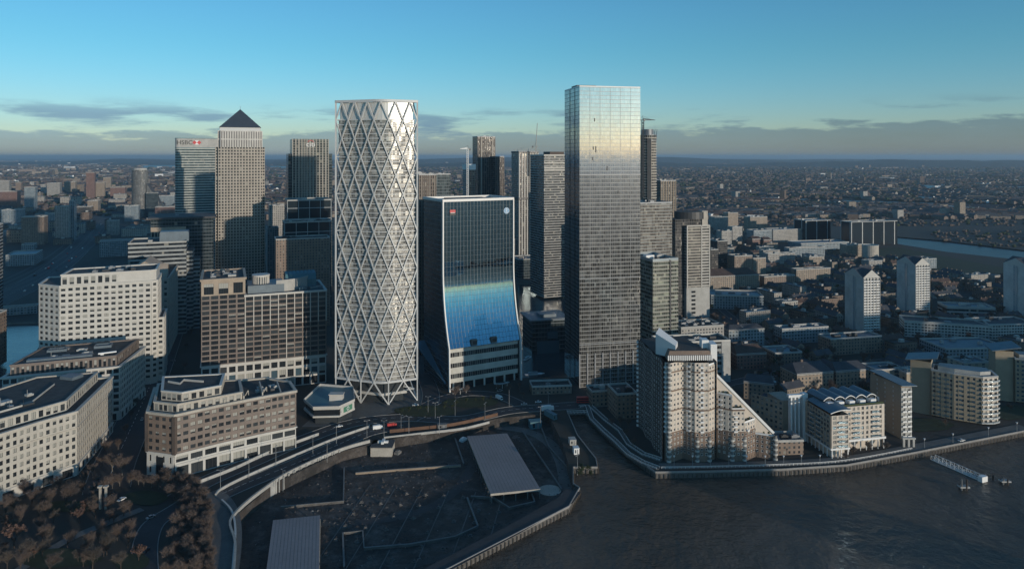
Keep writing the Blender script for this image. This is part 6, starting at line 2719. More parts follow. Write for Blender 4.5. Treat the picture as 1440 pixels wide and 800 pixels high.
make_tree('plane', 3, 13, .8, 'bare', 'bark', 'twig', 'bare brown winter tree in the garden of the round circus', 'bare_tree', 'bare trees in the circus garden')
make_tree('plane_b', 8, 11, .95, 'bare', 'bark', 'twig_tan', 'bare brown winter tree in the garden of the round circus', 'bare_tree', 'bare trees in the circus garden')
make_tree('ring', 5, 9.5, .85, 'ring', 'pale_bark', 'twig', 'bare clipped tree with a pale trunk in the curved row round the circus', 'clipped_tree', 'clipped trees in the ring round the circus')
make_tree('autumn', 12, 11, .75, 'leafy', 'bark', 'twig_red', 'tree holding rusty brown leaves in the circus garden', 'autumn_tree', 'rusty leaved trees in the circus garden')
make_tree('avenue', 21, 10, .7, 'bare', 'pale_bark', 'twig', 'bare street tree along the shaded avenue', 'street_tree', 'street trees along the avenue')
make_tree('estate', 33, 11, .85, 'bare', 'bark', 'twig', 'bare brown tree among the low houses of the estate', 'bare_tree', 'bare trees among the estate houses')
make_tree('estate_b', 35, 10, .8, 'leafy', 'bark', 'twig_red', 'russet tree among the low houses of the estate', 'russet_tree', 'russet trees among the estate houses')
make_tree('evergreen', 41, 9, .8, 'dense', 'bark', 'leaf_dark', 'dark evergreen among the low houses of the estate', 'evergreen_tree', 'evergreens among the estate houses')
make_tree('bush', 51, 4.5, 1.1, 'dense', 'bark', 'leaf_dark', 'dark bush planted along the road in front of the towers', 'bush', 'bushes along the tower road')
make_tree('quay', 61, 8, .7, 'leafy', 'bark', 'twig_tan', 'small russet tree in front of the wave roofed flats', 'quay_tree', 'small trees in front of the wave roofed flats')
RT = random.Random(77)


def plant(key, x, y, sc=1.0, label=None, group=None):
    t = tree_kinds[key]
    s = sc * RT.uniform(.85, 1.15)
    if not t[1]:
        t[1] = True
        t[0].location = (x, y, 0)
        t[0].scale = (s, s, s * RT.uniform(.9, 1.1))
        if label:
            t[0]['label'] = label
        if group:
            t[0]['group'] = group
        return t[0]
    o = dup(t[0], (x, y, 0), RT.uniform(0, 6.28), Vector((s, s, s * RT.uniform(.88, 1.12))), label or t[2], group or t[3])
    return o


# the clipped ring: a double row that bends round the circus
ringline = PL((236, 815), (243, 790), (252, 750), (256, 725), (250, 705), (236, 692), (212, 684), (186, 682), (160, 686), (140, 694), (120, 700))
outer = PL((292, 815), (294, 780), (292, 745), (286, 715), (272, 694), (250, 680), (222, 672))
mid2 = PL((279, 815), (282, 780), (284, 748), (280, 722), (268, 702))
mid = PL((258, 815), (268, 780), (275, 745), (272, 718), (262, 700))
for line, gap in ((ringline, 4.6), (outer, 4.2), (mid, 4.4), (mid2, 4.6)):
    acc = 0
    for a_, b_ in zip(line, line[1:]):
        L = (b_ - a_).length
        while acc < L:
            q = a_.lerp(b_, acc / L)
            plant('ring', q.x + RT.uniform(-.8, .8), q.y + RT.uniform(-.8, .8))
            acc += gap
        acc -= L
rt2 = random.Random(5)
for k_ in range(34):
    q = P2(rt2.uniform(0, 195), rt2.uniform(692, 805))
    if (q - P2(205, 700)).length < 12:
        continue
    plant(rt2.choice(('plane', 'plane_b', 'plane', 'autumn')), q.x, q.y, rt2.uniform(.6, 1.05))
for x, y, k, s in ((20, 770, 'autumn', 1.25), (8, 745, 'autumn', 1.1), (40, 790, 'plane_b', 1.2), (112, 735, 'autumn', 1.0), (118, 722, 'autumn', .8), (150, 780, 'plane_b', 1.15),
                   (130, 800, 'plane_b', 1.2), (165, 760, 'plane', .9), (160, 735, 'autumn', .75), (175, 745, 'autumn', .8), (60, 760, 'plane', 1.0), (95, 770, 'plane', .9),
                   (20, 715, 'plane', 1.0), (45, 712, 'plane', 1.1), (70, 708, 'plane', 1.0), (92, 700, 'plane_b', 1.0), (8, 728, 'plane', 1.0), (130, 706, 'plane', .9),
                   (30, 735, 'plane', 1.0), (75, 735, 'plane_b', .8), (55, 725, 'plane_b', .8), (180, 770, 'plane', .8), (10, 800, 'plane_b', 1.1), (70, 805, 'plane', .9), (100, 725, 'plane', .8),
                   (110, 790, 'plane_b', .7), (140, 755, 'plane', .8), (85, 690, 'plane', .9), (60, 698, 'plane_b', .9), (35, 700, 'plane', .9), (170, 800, 'plane_b', .9)):
    q = P2(x, y)
    plant(k, q.x, q.y, s)
for x, y, s in ((158, 663, 1.5), (172, 668, 1.5), (150, 640, 1.0), (142, 655, 1.0), (166, 632, .9), (176, 610, .9), (184, 590, .9), (192, 572, .9), (200, 552, .9), (208, 535, .9), (216, 518, 1), (222, 505, 1),
                (232, 490, .9), (238, 470, .9), (245, 450, .9), (250, 436, .9), (260, 520, .8), (254, 540, .8), (246, 560, .8), (238, 585, .8), (228, 610, .8), (262, 490, .8), (270, 470, .8), (205, 640, .8),
                (130, 668, 1.0), (118, 680, 1.0), (136, 682, .9)):
    q = P2(x, y)
    plant('avenue', q.x, q.y, s)
for x, y, s in ((565, 582, 1), (575, 580, 1.1), (588, 578, 1), (600, 577, 1), (612, 578, .9), (625, 576, 1), (636, 575, 1), (628, 569, 1.1), (642, 570, 1.2), (655, 568, 1.2), (668, 566, 1), (680, 564, 1), (690, 562, .8),
                (452, 592, 1), (462, 591, 1.1), (470, 590, .9), (820, 668, 1.4), (826, 664, 1.3), (815, 672, 1.1), (830, 672, 1), (818, 660, 1)):
    q = P2(x, y)
    plant('bush', q.x, q.y, s, *(('dark bush on the small river jetty beside the inlet', 'bushes on the small river jetty') if x > 800 else (None, None)))
for x, y, s in ((640, 560, 1.1), (655, 556, 1.1), (632, 548, .9), (700, 550, .9), (715, 552, .9), (730, 548, .8), (735, 560, .8), (872, 600, .9), (880, 615, .9), (890, 628, .9), (870, 585, .9), (860, 600, .8), (884, 600, .8)):
    q = P2(x, y)
    plant('avenue', q.x, q.y, s, 'bare brown tree round the roundabout at the foot of the towers' if x < 800 else 'bare brown tree on the bank between inlet and sloping flats',
          'bare trees round the roundabout' if x < 800 else 'bare trees on the inlet bank')
for x, y in ((1199, 640), (1222, 637), (1246, 634), (1190, 648)):
    q = P2(x, y)
    plant('quay', q.x, q.y, 1.0)

# ------------------------------------------------------------------ low houses of the estate
house_kinds = []


def make_house(i, w, d, h, wall, roof, pitched, label):
    t = thing('terraced_house' if pitched else 'low_flats', label, 'house' if pitched else 'flats', (0, 0, 0), 'low houses of the estate')
    a, b, c, e = V2(-w / 2, -d / 2), V2(w / 2, -d / 2), V2(w / 2, d / 2), V2(-w / 2, d / 2)
    mb = MB()
    mb.prism([a, b, c, e], 0, h, 0)
    if pitched:
        for p, q in ((b, c), (e, a)):
            m = p.lerp(q, .5)
            mb.face([(*p.xy, h), (*q.xy, h), (*m.xy, h + d * .36)], 0)
    mb.build('wall', wall, t)
    mb = MB()
    if pitched:
        o = .4
        z = h + d * .36
        mb.face([(-w / 2 - o, -d / 2 - o, h - .25), (w / 2 + o, -d / 2 - o, h - .25), (w / 2 + o, 0, z + .1), (-w / 2 - o, 0, z + .1)])
        mb.face([(w / 2 + o, d / 2 + o, h - .25), (-w / 2 - o, d / 2 + o, h - .25), (-w / 2 - o, 0, z + .1), (w / 2 + o, 0, z + .1)])
        rf = mb.build('roof', roof, t)
        mb = MB()
        for k in range(max(1, int(w / 9))):
            mb.box(V2(-w / 2 + 3 + k * 9, -.5), V2(1, 0), 1.4, 1.0, z - 1, z + 1.3)
        mb.build('chimney', 'brown_brick', rf)
    else:
        mb.face([(*q.xy, h - .3) for q in inset([a, b, c, e], .3)])
        rim(mb, [a, b, c, e], h, h + .7, .35, .1)
        rf = mb.build('roof', roof, t)
        mb = MB()
        mb.box(V2(-w * .1, -d * .2), V2(1, 0), 4, 3, h - .3, h + 2)
        mb.build('stair_head', 'pale_concrete', rf)
    house_kinds.append([t, False, label, max(w, d)])


for i, a_ in enumerate((
        (30, 9, 6.0, 'house_brick', 'roof_tile', True, 'low brown brick terrace with a tiled pitched roof in the estate'),
        (20, 9, 6.5, 'house_tan', 'roof_slate', True, 'short tan terrace with a slate pitched roof in the estate'),
        (38, 9, 5.8, 'house_pale', 'roof_slate', True, 'long pale terrace with a slate pitched roof in the estate'),
        (26, 10, 11, 'house_tan', 'roof_grey', False, 'four storey tan flats with a flat roof in the estate'),
        (34, 11, 13, 'house_pale', 'roof_blue', False, 'five storey pale flats with a bluish flat roof in the estate'),
        (22, 12, 9, 'house_brick', 'roof_dark', False, 'three storey dark brick flats with a flat roof in the estate'))):
    make_house(i, *a_)
RH = random.Random(2024)


def free(p, r):
    return all((p - q).length > r + rr for q, rr in placed)


def inside(p, poly):
    c = False
    n = len(poly)
    for i in range(n):
        a, b = poly[i], poly[(i + 1) % n]
        if (a.y > p.y) != (b.y > p.y) and p.x < (b.x - a.x) * (p.y - a.y) / (b.y - a.y) + a.x:
            c = not c
    return c


right_zone = [P2(*p) for p in ((955, 500), (1050, 540), (1095, 560), (1160, 560), (1230, 560), (1280, 560), (1330, 520), (1470, 490), (1470, 402), (1300, 385), (1250, 366), (1150, 350), (1120, 330), (1000, 318), (955, 330))]
for x in ((1010, 545, 40), (1215, 575, 30), (1110, 610, 24), (1170, 610, 22), (1000, 600, 40), (1330, 580, 26), (1420, 560, 26), (930, 600, 40)):
    placed.append((P2(x[0], x[1]), x[2]))
for lb_p in ((1214, 466, 22), (1287, 440, 22), (1446, 445, 26), (983, 448, 28)):
    placed.append((P2(lb_p[0], lb_p[1]), lb_p[2]))
road_pts = [q for n in ('estate_road', 'cross_road') for q in roads[n][0]]
for q in road_pts:
    placed.append((q, 3))
xs = [p.x for p in right_zone]
ys = [p.y for p in right_zone]
spots = []
tries = 0
while len(spots) < 280 and tries < 12000:
    tries += 1
    py = 318 + 240 * RH.random() ** .62
    px = RH.uniform(955, 1470)
    p = P2(px, py)
    if not inside(p, right_zone):
        continue
    pass
    k = RH.choices(range(6), (5, 4, 4, 2, 1.5, 2))[0]
    rad = house_kinds[k][3] * .46
    if not free(p, rad):
        continue
    placed.append((p, rad))
    ang = RAD(20 + RH.choice((0, 90)) + RH.uniform(-6, 6))
    spots.append((p, ang, k))
for p, ang, k in spots:
    hk = house_kinds[k]
    if not hk[1]:
        hk[1] = True
        hk[0].location = (p.x, p.y, 0)
        hk[0].rotation_euler = (0, 0, ang)
    else:
        dup(hk[0], (p.x, p.y, 0), ang, Vector((RH.uniform(.85, 1.15), RH.uniform(.9, 1.1), RH.uniform(.85, 1.25))))
nt_ = 0
tries = 0
while nt_ < 290 and tries < 16000:
    tries += 1
    py = 330 + 235 * RH.random() ** .5
    p = P2(RH.uniform(955, 1470), py)
    if not inside(p, right_zone) or not all((p - q).length > rr * .8 + 2 for q, rr in placed):
        continue
    plant(RH.choices(('estate', 'estate_b', 'evergreen'), (5, 2, 2))[0], p.x, p.y, RH.uniform(.6, 1.15))
    nt_ += 1
for x, y, s in ((965, 440, 1.2), (990, 462, 1.2), (1005, 455, 1.2), (1020, 470, 1.1), (1035, 448, 1.1), (1062, 440, 1.2), (1075, 452, 1.2), (1055, 462, 1.1), (1090, 420, 1.2), (1030, 500, 1.2), (1045, 490, 1), (1290, 478, 1.1),
                (1310, 484, 1.2), (1335, 486, 1.1), (1360, 484, 1.2), (1250, 470, 1), (1270, 600, .8), (1330, 600, .7), (1420, 578, .7)):
    q = P2(x, y)
    plant('estate', q.x, q.y, s)

# left: the district by the railway, one house at a time
left_zone = [P2(*p) for p in ((-20, 345), (-20, 282), (60, 276), (200, 276), (245, 300), (200, 330), (140, 345), (120, 345))]
placed_l = [q for q in placed]
for q in roads['highway'][0]:
    placed.append((q, 24))
ln = 0
tries = 0
while ln < 70 and tries < 6000:
    tries += 1
    p = P2(RH.uniform(-20, 245), 276 + 75 * RH.random() ** .7)
    if not inside(p, left_zone):
        continue
    k = RH.choice((2, 3, 4, 5))
    sc = RH.uniform(1.2, 2.0)
    rad = house_kinds[k][3] * .5 * sc
    if not free(p, rad):
        continue
    placed.append((p, rad))
    dup(house_kinds[k][0], (p.x, p.y, 0), RAD(20 + RH.choice((0, 90))), Vector((sc, sc, RH.uniform(1.0, 2.4))),
        'low building in the hazy district beyond the railway yards', 'low buildings beyond the railway')
    ln += 1

# railway sheds and platforms beside the highway
for i, (x0, yb, x1, yt, L, lb) in enumerate(((8, 375, 50, 360, 60, 'long pale blue roofed depot shed in the railway yard'), (0, 332, 25, 326, 50, 'white roofed shed beside the brown bulky block'),
                                              (30, 352, 48, 345, 30, 'small bright roofed shed in the railway yard'), (-20, 446, 52, 436, 12, 'low blue footbridge across the left dock'),
                                              (140, 362, 205, 340, 26, 'long grey station roof running behind the white office'))):
    blk(lb, x0, yb, x1, yt, L, 'blue_flats', 24, 'roof_blue', n=0, name='shed', cat='shed')
for k in range(5):
    p = [P2(a_ + k * 9, b_ + k * 1.5) for a_, b_ in ((-20, 405), (50, 372), (95, 340), (120, 312))]
    strip('railway_track', smooth_line(p, 4), 4, .2 + .02 * k, 'roof_grey')

# ------------------------------------------------------------------ far city and far woods: past counting
def far_city():
    r = random.Random(99)
    mb = MB()
    mats = ['house_brick', 'house_pale', 'house_tan', 'pale_flats', 'tan_flats', 'roof_grey', 'roof_slate', 'roof_tile', 'white_paint']
    n = 0
    while n < 8500:
        py = 222.5 + 85 * r.random() ** 1.8
        px = r.uniform(-30, 1470)
        Y0 = 179000 / (py - 220)
        if Y0 < 1250 or Y0 > 26000 or (px > 930 and py < 300 and r.random() < .55):
            continue
        # a small neighbourhood: rows of buildings along one street direction
        ang = r.uniform(0, 3.14)
        a = Vector((math.cos(ang), math.sin(ang), 0))
        vv = Vector((-a.y, a.x, 0))
        g = 1 + Y0 / 9000
        wm = r.choices((0, 1, 2, 3, 4), (7, .8, 4, .5, 2))[0]
        rm = r.choices((5, 6, 7), (3, 4, 5))[0]
        big = r.random() < .12
        c0 = AT(px, Y0)
        for row in range(r.randint(1, 2) if big else r.randint(2, 4)):
            x = -r.uniform(20, 70) * g
            for k in range(1 if big else r.randint(1, 4)):
                w = (r.uniform(40, 90) if big else r.uniform(14, 48)) * g
                d = (r.uniform(18, 40) if big else r.uniform(8, 12)) * g
                h = (r.uniform(7, 15) if big else r.uniform(6, 10)) * (1 + .4 * (g - 1))
                if r.random() < .012:
                    h, w, d = r.uniform(24, 50), r.uniform(16, 22) * g, r.uniform(14, 20) * g
                q = c0 + a * x + vv * (row * r.uniform(28, 36) * g)
                x += w + r.uniform(2, 14) * g
                qx, qy = 720 + q.x / q.y * 1000, 220 + 179000 / q.y
                if q.y < 1230 or (1150 < qx < 1500 and qy > (330 if qx < 1262 else 331 + (qx - 1262) * .11)):
                    continue
                if any(inside(q, z) for z in (far_reach, reach_a, reach_b, royal, west, right_zone, left_zone)):
                    continue
                if q.y < 2600 and not all((q - t).length > rr + 14 for t, rr in placed):
                    continue
                if px < 480 and r.random() < .10:
                    h *= r.uniform(1.5, 3)
                poly = [q, q + a * w, q + a * w + vv * d, q + vv * d]
                wk = wm if r.random() < .8 else r.choice((0, 2, 3, 8))
                mb.prism(poly, 0, h, wk)
                if not big and h < 20:
                    m0, m1 = poly[0].lerp(poly[3], .5), poly[1].lerp(poly[2], .5)
                    z = h + d * .3
                    mb.face([(*poly[0].xy, h), (*poly[1].xy, h), (*m1.xy, z), (*m0.xy, z)], rm)
                    mb.face([(*poly[2].xy, h), (*poly[3].xy, h), (*m0.xy, z), (*m1.xy, z)], rm)
                    mb.face([(*poly[1].xy, h), (*poly[2].xy, h), (*m1.xy, z)], wk)
                    mb.face([(*poly[3].xy, h), (*poly[0].xy, h), (*m0.xy, z)], wk)
                else:
                    mb.face([(*t.xy, h) for t in poly], 5 if h > 15 else rm)
                n += 1
    o = mb.build('far_city', mats)
    setting(o, 'stuff', 'hazy carpet of far low buildings spreading to the skyline', 'far city')


far_city()


def far_woods():
    r = random.Random(7)
    mb = MB()

    def clump(p, s, mi):
        n = 6
        rings = []
        for j, (f, z) in enumerate(((.75, .0), (1.0, .45), (.6, .85))):
            rings.append([p + Vector((math.cos(6.283 * i / n + j) * s * f * r.uniform(.7, 1.25), math.sin(6.283 * i / n + j) * s * f * r.uniform(.7, 1.25), z * s * .95 * r.uniform(.8, 1.2))) for i in range(n)])
        for a, b in zip(rings, rings[1:]):
            for i in range(n):
                k = (i + 1) % n
                mb.face([a[i], a[k], b[k], b[i]], mi)
        mb.face(rings[-1], mi)
    for k in range(24000):
        py = 224 + 80 * r.random() ** 1.7
        px = r.uniform(-30, 1470)
        Y = 179000 / (py - 220)
        if Y < 1250 or Y > 20000:
            continue
        p = AT(px, Y)
        if any(inside(p, z) for z in (far_reach, reach_a, reach_b, royal, west)):
            continue
        if Y < 2600 and not all((p - q).length > rr + 5 for q, rr in placed):
            continue
        if px < 480 and r.random() < .45:
            continue
        m = r.choices((0, 1, 2), (5, 2, 2))[0]
        for _ in range(2):
            clump(p + Vector((r.gauss(0, 14), r.gauss(0, 14), 0)), r.uniform(5, 9) * (1 + Y / 7000), m)
    # park belt beyond the estate
    for k in range(900):
        p = P2(r.uniform(955, 1470), r.uniform(288, 318))
        if any(inside(p, z) for z in (far_reach, reach_a, reach_b)) or not all((p - q).length > rr + 4 for q, rr in placed):
            continue
        clump(p, r.uniform(4, 7), r.choices((0, 1, 2), (5, 3, 1))[0])
    for k in range(160):
        p = P2(r.uniform(1310, 1480), r.uniform(325, 348))
        if any(inside(p, z) for z in (far_reach,)):
            continue
        clump(p, r.uniform(3, 6), r.choices((0, 1, 2), (5, 2, 2))[0])
    o = mb.build('far_woods', ['twig', 'twig_tan', 'leaf_dark'])
    setting(o, 'stuff', 'brown winter trees merging into woods across the far city', 'woods')


far_woods()
# ------------------------------------------------------------------ viaduct walls and the building site
def wall_thing(name, label, pts, w, z0, z1, mat, cat='wall', cap=None, group=None):
    mb = MB()
    mb.path(pts, w, z0, z1)
    o = mb.build(name, mat, None, at=(pts[0].x, pts[0].y, max(z0, 0)))
    tag(o, label, cat, group)
    if cap:
        WLOC[o.name] = Vector((pts[0].x, pts[0].y, max(z0, 0)))
        mb = MB()
        mb.path(pts, w + .3, z1 + .003, z1 + .25)
        mb.build('coping', cap, o)
    return o


def PZ(z, *pp):
    return [Vector((*G(px, py, z).xy, 0)) for px, py in pp]


wall_thing('viaduct_parapet', 'pale parapet between the upper viaduct road and the curved brown office', PL((268, 684), (330, 660), (380, 637), (448, 612)), .5, 0, 1.5, 'pale_concrete', 'parapet', 'white_stone')
wall_thing('viaduct_parapet', 'pale parapet between the two roadways of the viaduct', PL((303, 698), (312, 689), (345, 672), (400, 648), (469, 619), (520, 601)), .5, 0, 1.3, 'pale_concrete', 'parapet', 'white_stone')
vw = wall_thing('viaduct_wall', 'tall curved concrete wall holding the viaduct above the building site', PL((322, 880), (331, 772), (327, 729), (386, 679), (430, 655), (482, 633), (520, 622)), .8, SITE_Z - .5, 1.6, 'pale_concrete', 'retaining wall', 'stone')
mb = MB()
vp = PL((386, 679), (430, 655), (482, 633))
for a_, b_ in zip(vp, vp[1:]):
    d = (b_ - a_).normalized()
    n_ = V2(d.y, -d.x)
    k = 0
    while k * 3.5 < (b_ - a_).length:
        mb.box(a_ + d * k * 3.5 + n_ * .9, d, .5, .48, SITE_Z - .4, 1.3)
        k += 1
mb.build('buttress', 'pale_concrete', vw)
wall_thing('site_hoarding', 'rusty brown hoarding between the tower road and the building site', PL((548, 609), (580, 606), (640, 599), (700, 585)), .3, 0, 2.4, 'orange_rust', 'hoarding')
wall_thing('site_barrier', 'white concrete barrier under the rusty hoarding', PL((540, 616), (600, 609), (650, 603), (688, 594)), .6, -.5, 1.0, 'pale_concrete', 'barrier')
wall_thing('circus_parapet', 'curved stone parapet edging the grey path at the bottom of the circus', PL((325, 830), (329, 780), (331, 748), (326, 722), (312, 706)), .6, 0, 1.4, 'pale_concrete', 'parapet', 'white_stone')
for lb, pts in (('long low wall crossing the middle of the building site', ((500, 667), (560, 662), (648, 656))),
                ('low wall with a corner on the left of the building site', ((395, 715), (483, 707), (484, 660))),
                ('low zigzag wall at the front of the building site', ((484, 800), (482, 752), (510, 749), (512, 773), (575, 768), (640, 757), (672, 742), (657, 702))),
                ('short wall between the big canopy and the site front', ((662, 700), (694, 702), (716, 716), (752, 708), (748, 697))),
                ('low wall behind the big canopy', ((640, 618), (652, 654))),
                ('low wall right of the big canopy', ((735, 608), (790, 690))),
                ('second low wall right of the big canopy', ((760, 600), (772, 630), (806, 668)))):
    q = PZ(SITE_Z, *pts)
    wall_thing('site_wall', lb, q, .55, SITE_Z - .2, SITE_Z + 1.1, 'tan_dark' if 'middle' in lb else 'river_stone', 'low wall', 'concrete')


def canopy(label, corners, z, seed):
    c = [Vector((*G(px, py, z).xy, 0)) for px, py in corners]
    t = thing('site_canopy', label, 'canopy', (c[0].x, c[0].y, SITE_Z))
    if (c[1] - c[0]).cross(c[2] - c[0]).z < 0:
        c.reverse()
    mb = MB()
    mb.prism(c, z - 1.1, z, 0, 1, True)
    mb.build('deck', ['stone', 'deck_boards'], t)
    mb = MB()
    n = 9
    for e in range(4):
        a_, b_ = c[e], c[(e + 1) % 4]
        k = max(2, int((b_ - a_).length / 6))
        for i in range(k + 1):
            q = a_.lerp(b_, .02 + .96 * i / k)
            mb.tube((q.x, q.y, SITE_Z - .2), (q.x, q.y, z - 1.1), .25, 5)
    mb.build('post', 'concrete', t)
    mb = MB()
    k = 14
    for i in range(1, k):
        a_, b_ = c[0].lerp(c[1], i / k), c[3].lerp(c[2], i / k)
        d = (b_ - a_).normalized()
        nn = Vector((-d.y, d.x, 0)) * .12
        mb.face([(*(a_ - nn).xy, z + .03), (*(a_ + nn).xy, z + .03), (*(b_ + nn).xy, z + .03), (*(b_ - nn).xy, z + .03)])
    mb.build('seam', 'concrete', t)


canopy('big pale flat canopy on posts lying across the building site', ((657, 613), (713, 609), (760, 687), (690, 694)), -1.0, 1)
canopy('flat canopy cut by the bottom edge of the photo', ((384, 731), (450, 724), (448, 850), (368, 850)), -1.0, 2)


def hut():
    a, b = Vector((*G(521, 642, SITE_Z).xy, 0)), Vector((*G(551, 642, SITE_Z).xy, 0))
    d = (b - a).normalized()
    t = thing('concrete_hut', 'square concrete shaft head with a white cross shaped vent on the site', 'hut', (a.x, a.y, SITE_Z))
    w = (b - a).length
    mb = MB()
    mb.box(a, d, w, 11, SITE_Z - .2, SITE_Z + 5.5, 0, 0)
    mb.build('wall', 'stone', t)
    mb = MB()
    mb.box(a - d * .3 - V2(0, .3), d, w + .6, 11.6, SITE_Z + 5.5, SITE_Z + 6.0)
    mb.build('roof', 'roof_grey', t)
    mb = MB()
    c = a + d * w * .5 + V2(0, 6)
    mb.box(c - d * 3.2, d, 6.4, 1.6, SITE_Z + 6.0, SITE_Z + 7.2)
    mb.box(c - d * .8 - V2(0, 2), d, 1.6, 6, SITE_Z + 6.0, SITE_Z + 7.4)
    mb.build('vent', 'white_paint', t)


hut()


def box_thing(name, label, cat, px, py, z, w, d, h, mat, ang=20, roof=None, group=None):
    g = G(px, py, z)
    u, v = uv_dirs(ang)
    t = thing(name, label, cat, g, group)
    p = Vector((g.x, g.y, 0)) - u * w / 2
    mb = MB()
    mb.box(p, u, w, d, z - .1, z + h)
    mb.build('wall', mat, t)
    mb = MB()
    mb.box(p - u * .15 - v * .15, u, w + .3, d + .3, z + h, z + h + .25)
    mb.build('roof', roof or mat, t)
    mb = MB()
    mb.box(p + u * w * .2 - v * .06, u, w * .2, .05, z + .9, z + h * .8)
    mb.build('window', 'glass_dark', t)
    mb = MB()
    mb.box(p + u * w * .6 - v * .06, u, w * .15, .05, z + .1, z + h * .85)
    mb.build('door', 'grey_metal', t)
    return t


box_thing('site_cabin', 'teal site cabin in the top corner of the building site', 'cabin', 754, 603, SITE_Z, 8, 6, 4.6, 'teal_paint', 12)
box_thing('site_cabin', 'bluish site cabin on the left edge of the inlet', 'cabin', 781, 590, 0, 3, 12, 3.2, 'teal_paint', 30)
box_thing('site_cabin', 'white cabin with a lit side beside the inlet', 'cabin', 806, 626, 0, 4.0, 5, 3.2, 'pale_concrete', 8)
box_thing('site_cabin', 'smaller white cabin in front of the lit one beside the inlet', 'cabin', 811, 639, 0, 3.2, 4, 3.6, 'white_paint', 8)
box_thing('site_cabin', 'pale grey cabin by the barrier at the top of the site', 'cabin', 622, 603, 0, 6, 3, 2.6, 'concrete', 15)
for i, (x, y, w, m, lb) in enumerate(((716, 592, 5, 'concrete', 'grey material stack at the top of the site'), (733, 586, 7, 'stone', 'pale material stack left of the teal cabin'),
                                      (738, 594, 4, 'teal_paint', 'blue covered stack beside the teal cabin'), (764, 586, 6, 'pale_concrete', 'white bags stacked at the site gate'),
                                      (706, 590, 4, 'orange_rust', 'rusty bundle of bars at the top of the site'), (651, 622, 5, 'white_paint', 'white sheeting left of the big canopy'),
                                      (560, 640, 4, 'concrete', 'small grey block heap right of the concrete hut'))):
    g = G(x, y, SITE_Z)
    mb = MB()
    u, v = uv_dirs(15 + i * 9)
    mb.box(g, u, w, 3, SITE_Z - .1, SITE_Z + 1.4)
    mb.box(g + u * .6 + v * .4, u, w * .6, 2, SITE_Z + 1.4, SITE_Z + 2.2)
    tag(mb.build('material_stack', m, None, at=(g.x, g.y, SITE_Z)), lb, 'material stack')
def rs_skip(i, j):
    return (i * 7 + j * 5) % 6 == 0


# pale disc of hardstanding at the end of the big canopy
c = G(773, 689, SITE_Z)
mb = MB()
mb.face([(c.x + 6.5 * math.cos(i * .349), c.y + 6.5 * math.sin(i * .349), SITE_Z + .06) for i in range(18)])
setting(mb.build('site_path', 'stone'))
strip('site_path', smooth_line(PZ(SITE_Z, (700, 600), (740, 606), (772, 622), (790, 650), (797, 690)), 6), 8, SITE_Z + .05, 'paving')
strip('site_path', smooth_line(PZ(SITE_Z, (500, 735), (580, 722), (640, 690), (668, 640), (640, 622)), 6), 6, SITE_Z + .07, 'asphalt')
strip('site_path', smooth_line(PZ(SITE_Z, (470, 830), (560, 800), (660, 770), (740, 725)), 6), 5, SITE_Z + .09, 'roof_dark')
# stubs of old columns standing in rows on the site, and the lines between them
stub = None
k_ = 0
for i in range(8):
    for j in range(7):
        q = Vector((-88 + i * 10.5 + j * 1.5, 318 + j * 12.5 - i * 1.5, 0))
        if not inside(q, inset(site, 5)) or rs_skip(i, j):
            continue
        if stub is None:
            mb = MB()
            mb.box(V2(-.6, -.6), V2(1, 0), 1.2, 1.2, 0, 1.0)
            mb.box(V2(-1.1, -1.1), V2(1, 0), 2.2, 2.2, 0, .35)
            mb.tube((.3, .3, 1.0), (.35, .3, 1.9), .05, 4)
            stub = tag(mb.build('column_stub', 'river_stone'), 'stump of a concrete column in the rows across the building site', 'column stub', 'column stubs on the building site')
            stub.location = (q.x, q.y, SITE_Z)
        else:
            o = stub.copy()
            COL.objects.link(o)
            o.location = (q.x, q.y, SITE_Z)
            o.rotation_euler = (0, 0, i * .3)
for i in range(6):
    a_, b_ = V2(-90 + i * 15, 318 - i * 2), V2(-80 + i * 15, 400 - i * 2)
    seg = [a_.lerp(b_, t / 12) for t in range(13)]
    seg = [q for q in seg if inside(q, inset(site, 3))]
    if len(seg) > 1:
        strip('site_path', seg, .6, SITE_Z + .11 + .01 * i, 'paving')
# worn spoil on the site floor
rs = random.Random(3)
mb = MB()
for k in range(1500):
    p = Vector((*G(rs.uniform(345, 800), rs.uniform(605, 800), SITE_Z).xy, 0))
    if not inside(p, inset(site, 0)):
        continue
    s = rs.uniform(.25, 1.1)
    top = Vector((p.x, p.y, SITE_Z + s * .55))
    ring = [Vector((p.x + math.cos(i * 1.047) * s * rs.uniform(.7, 1.5), p.y + math.sin(i * 1.047) * s * rs.uniform(.7, 1.5), SITE_Z - .05)) for i in range(6)]
    for i in range(6):
        mb.face([ring[i], ring[(i + 1) % 6], top], rs.choice((0,) * 24 + (1,)))
setting(mb.build('rubble', ['site_dirt', 'concrete']), 'stuff', 'rubble and earth heaps scattered over the building site', 'rubble')

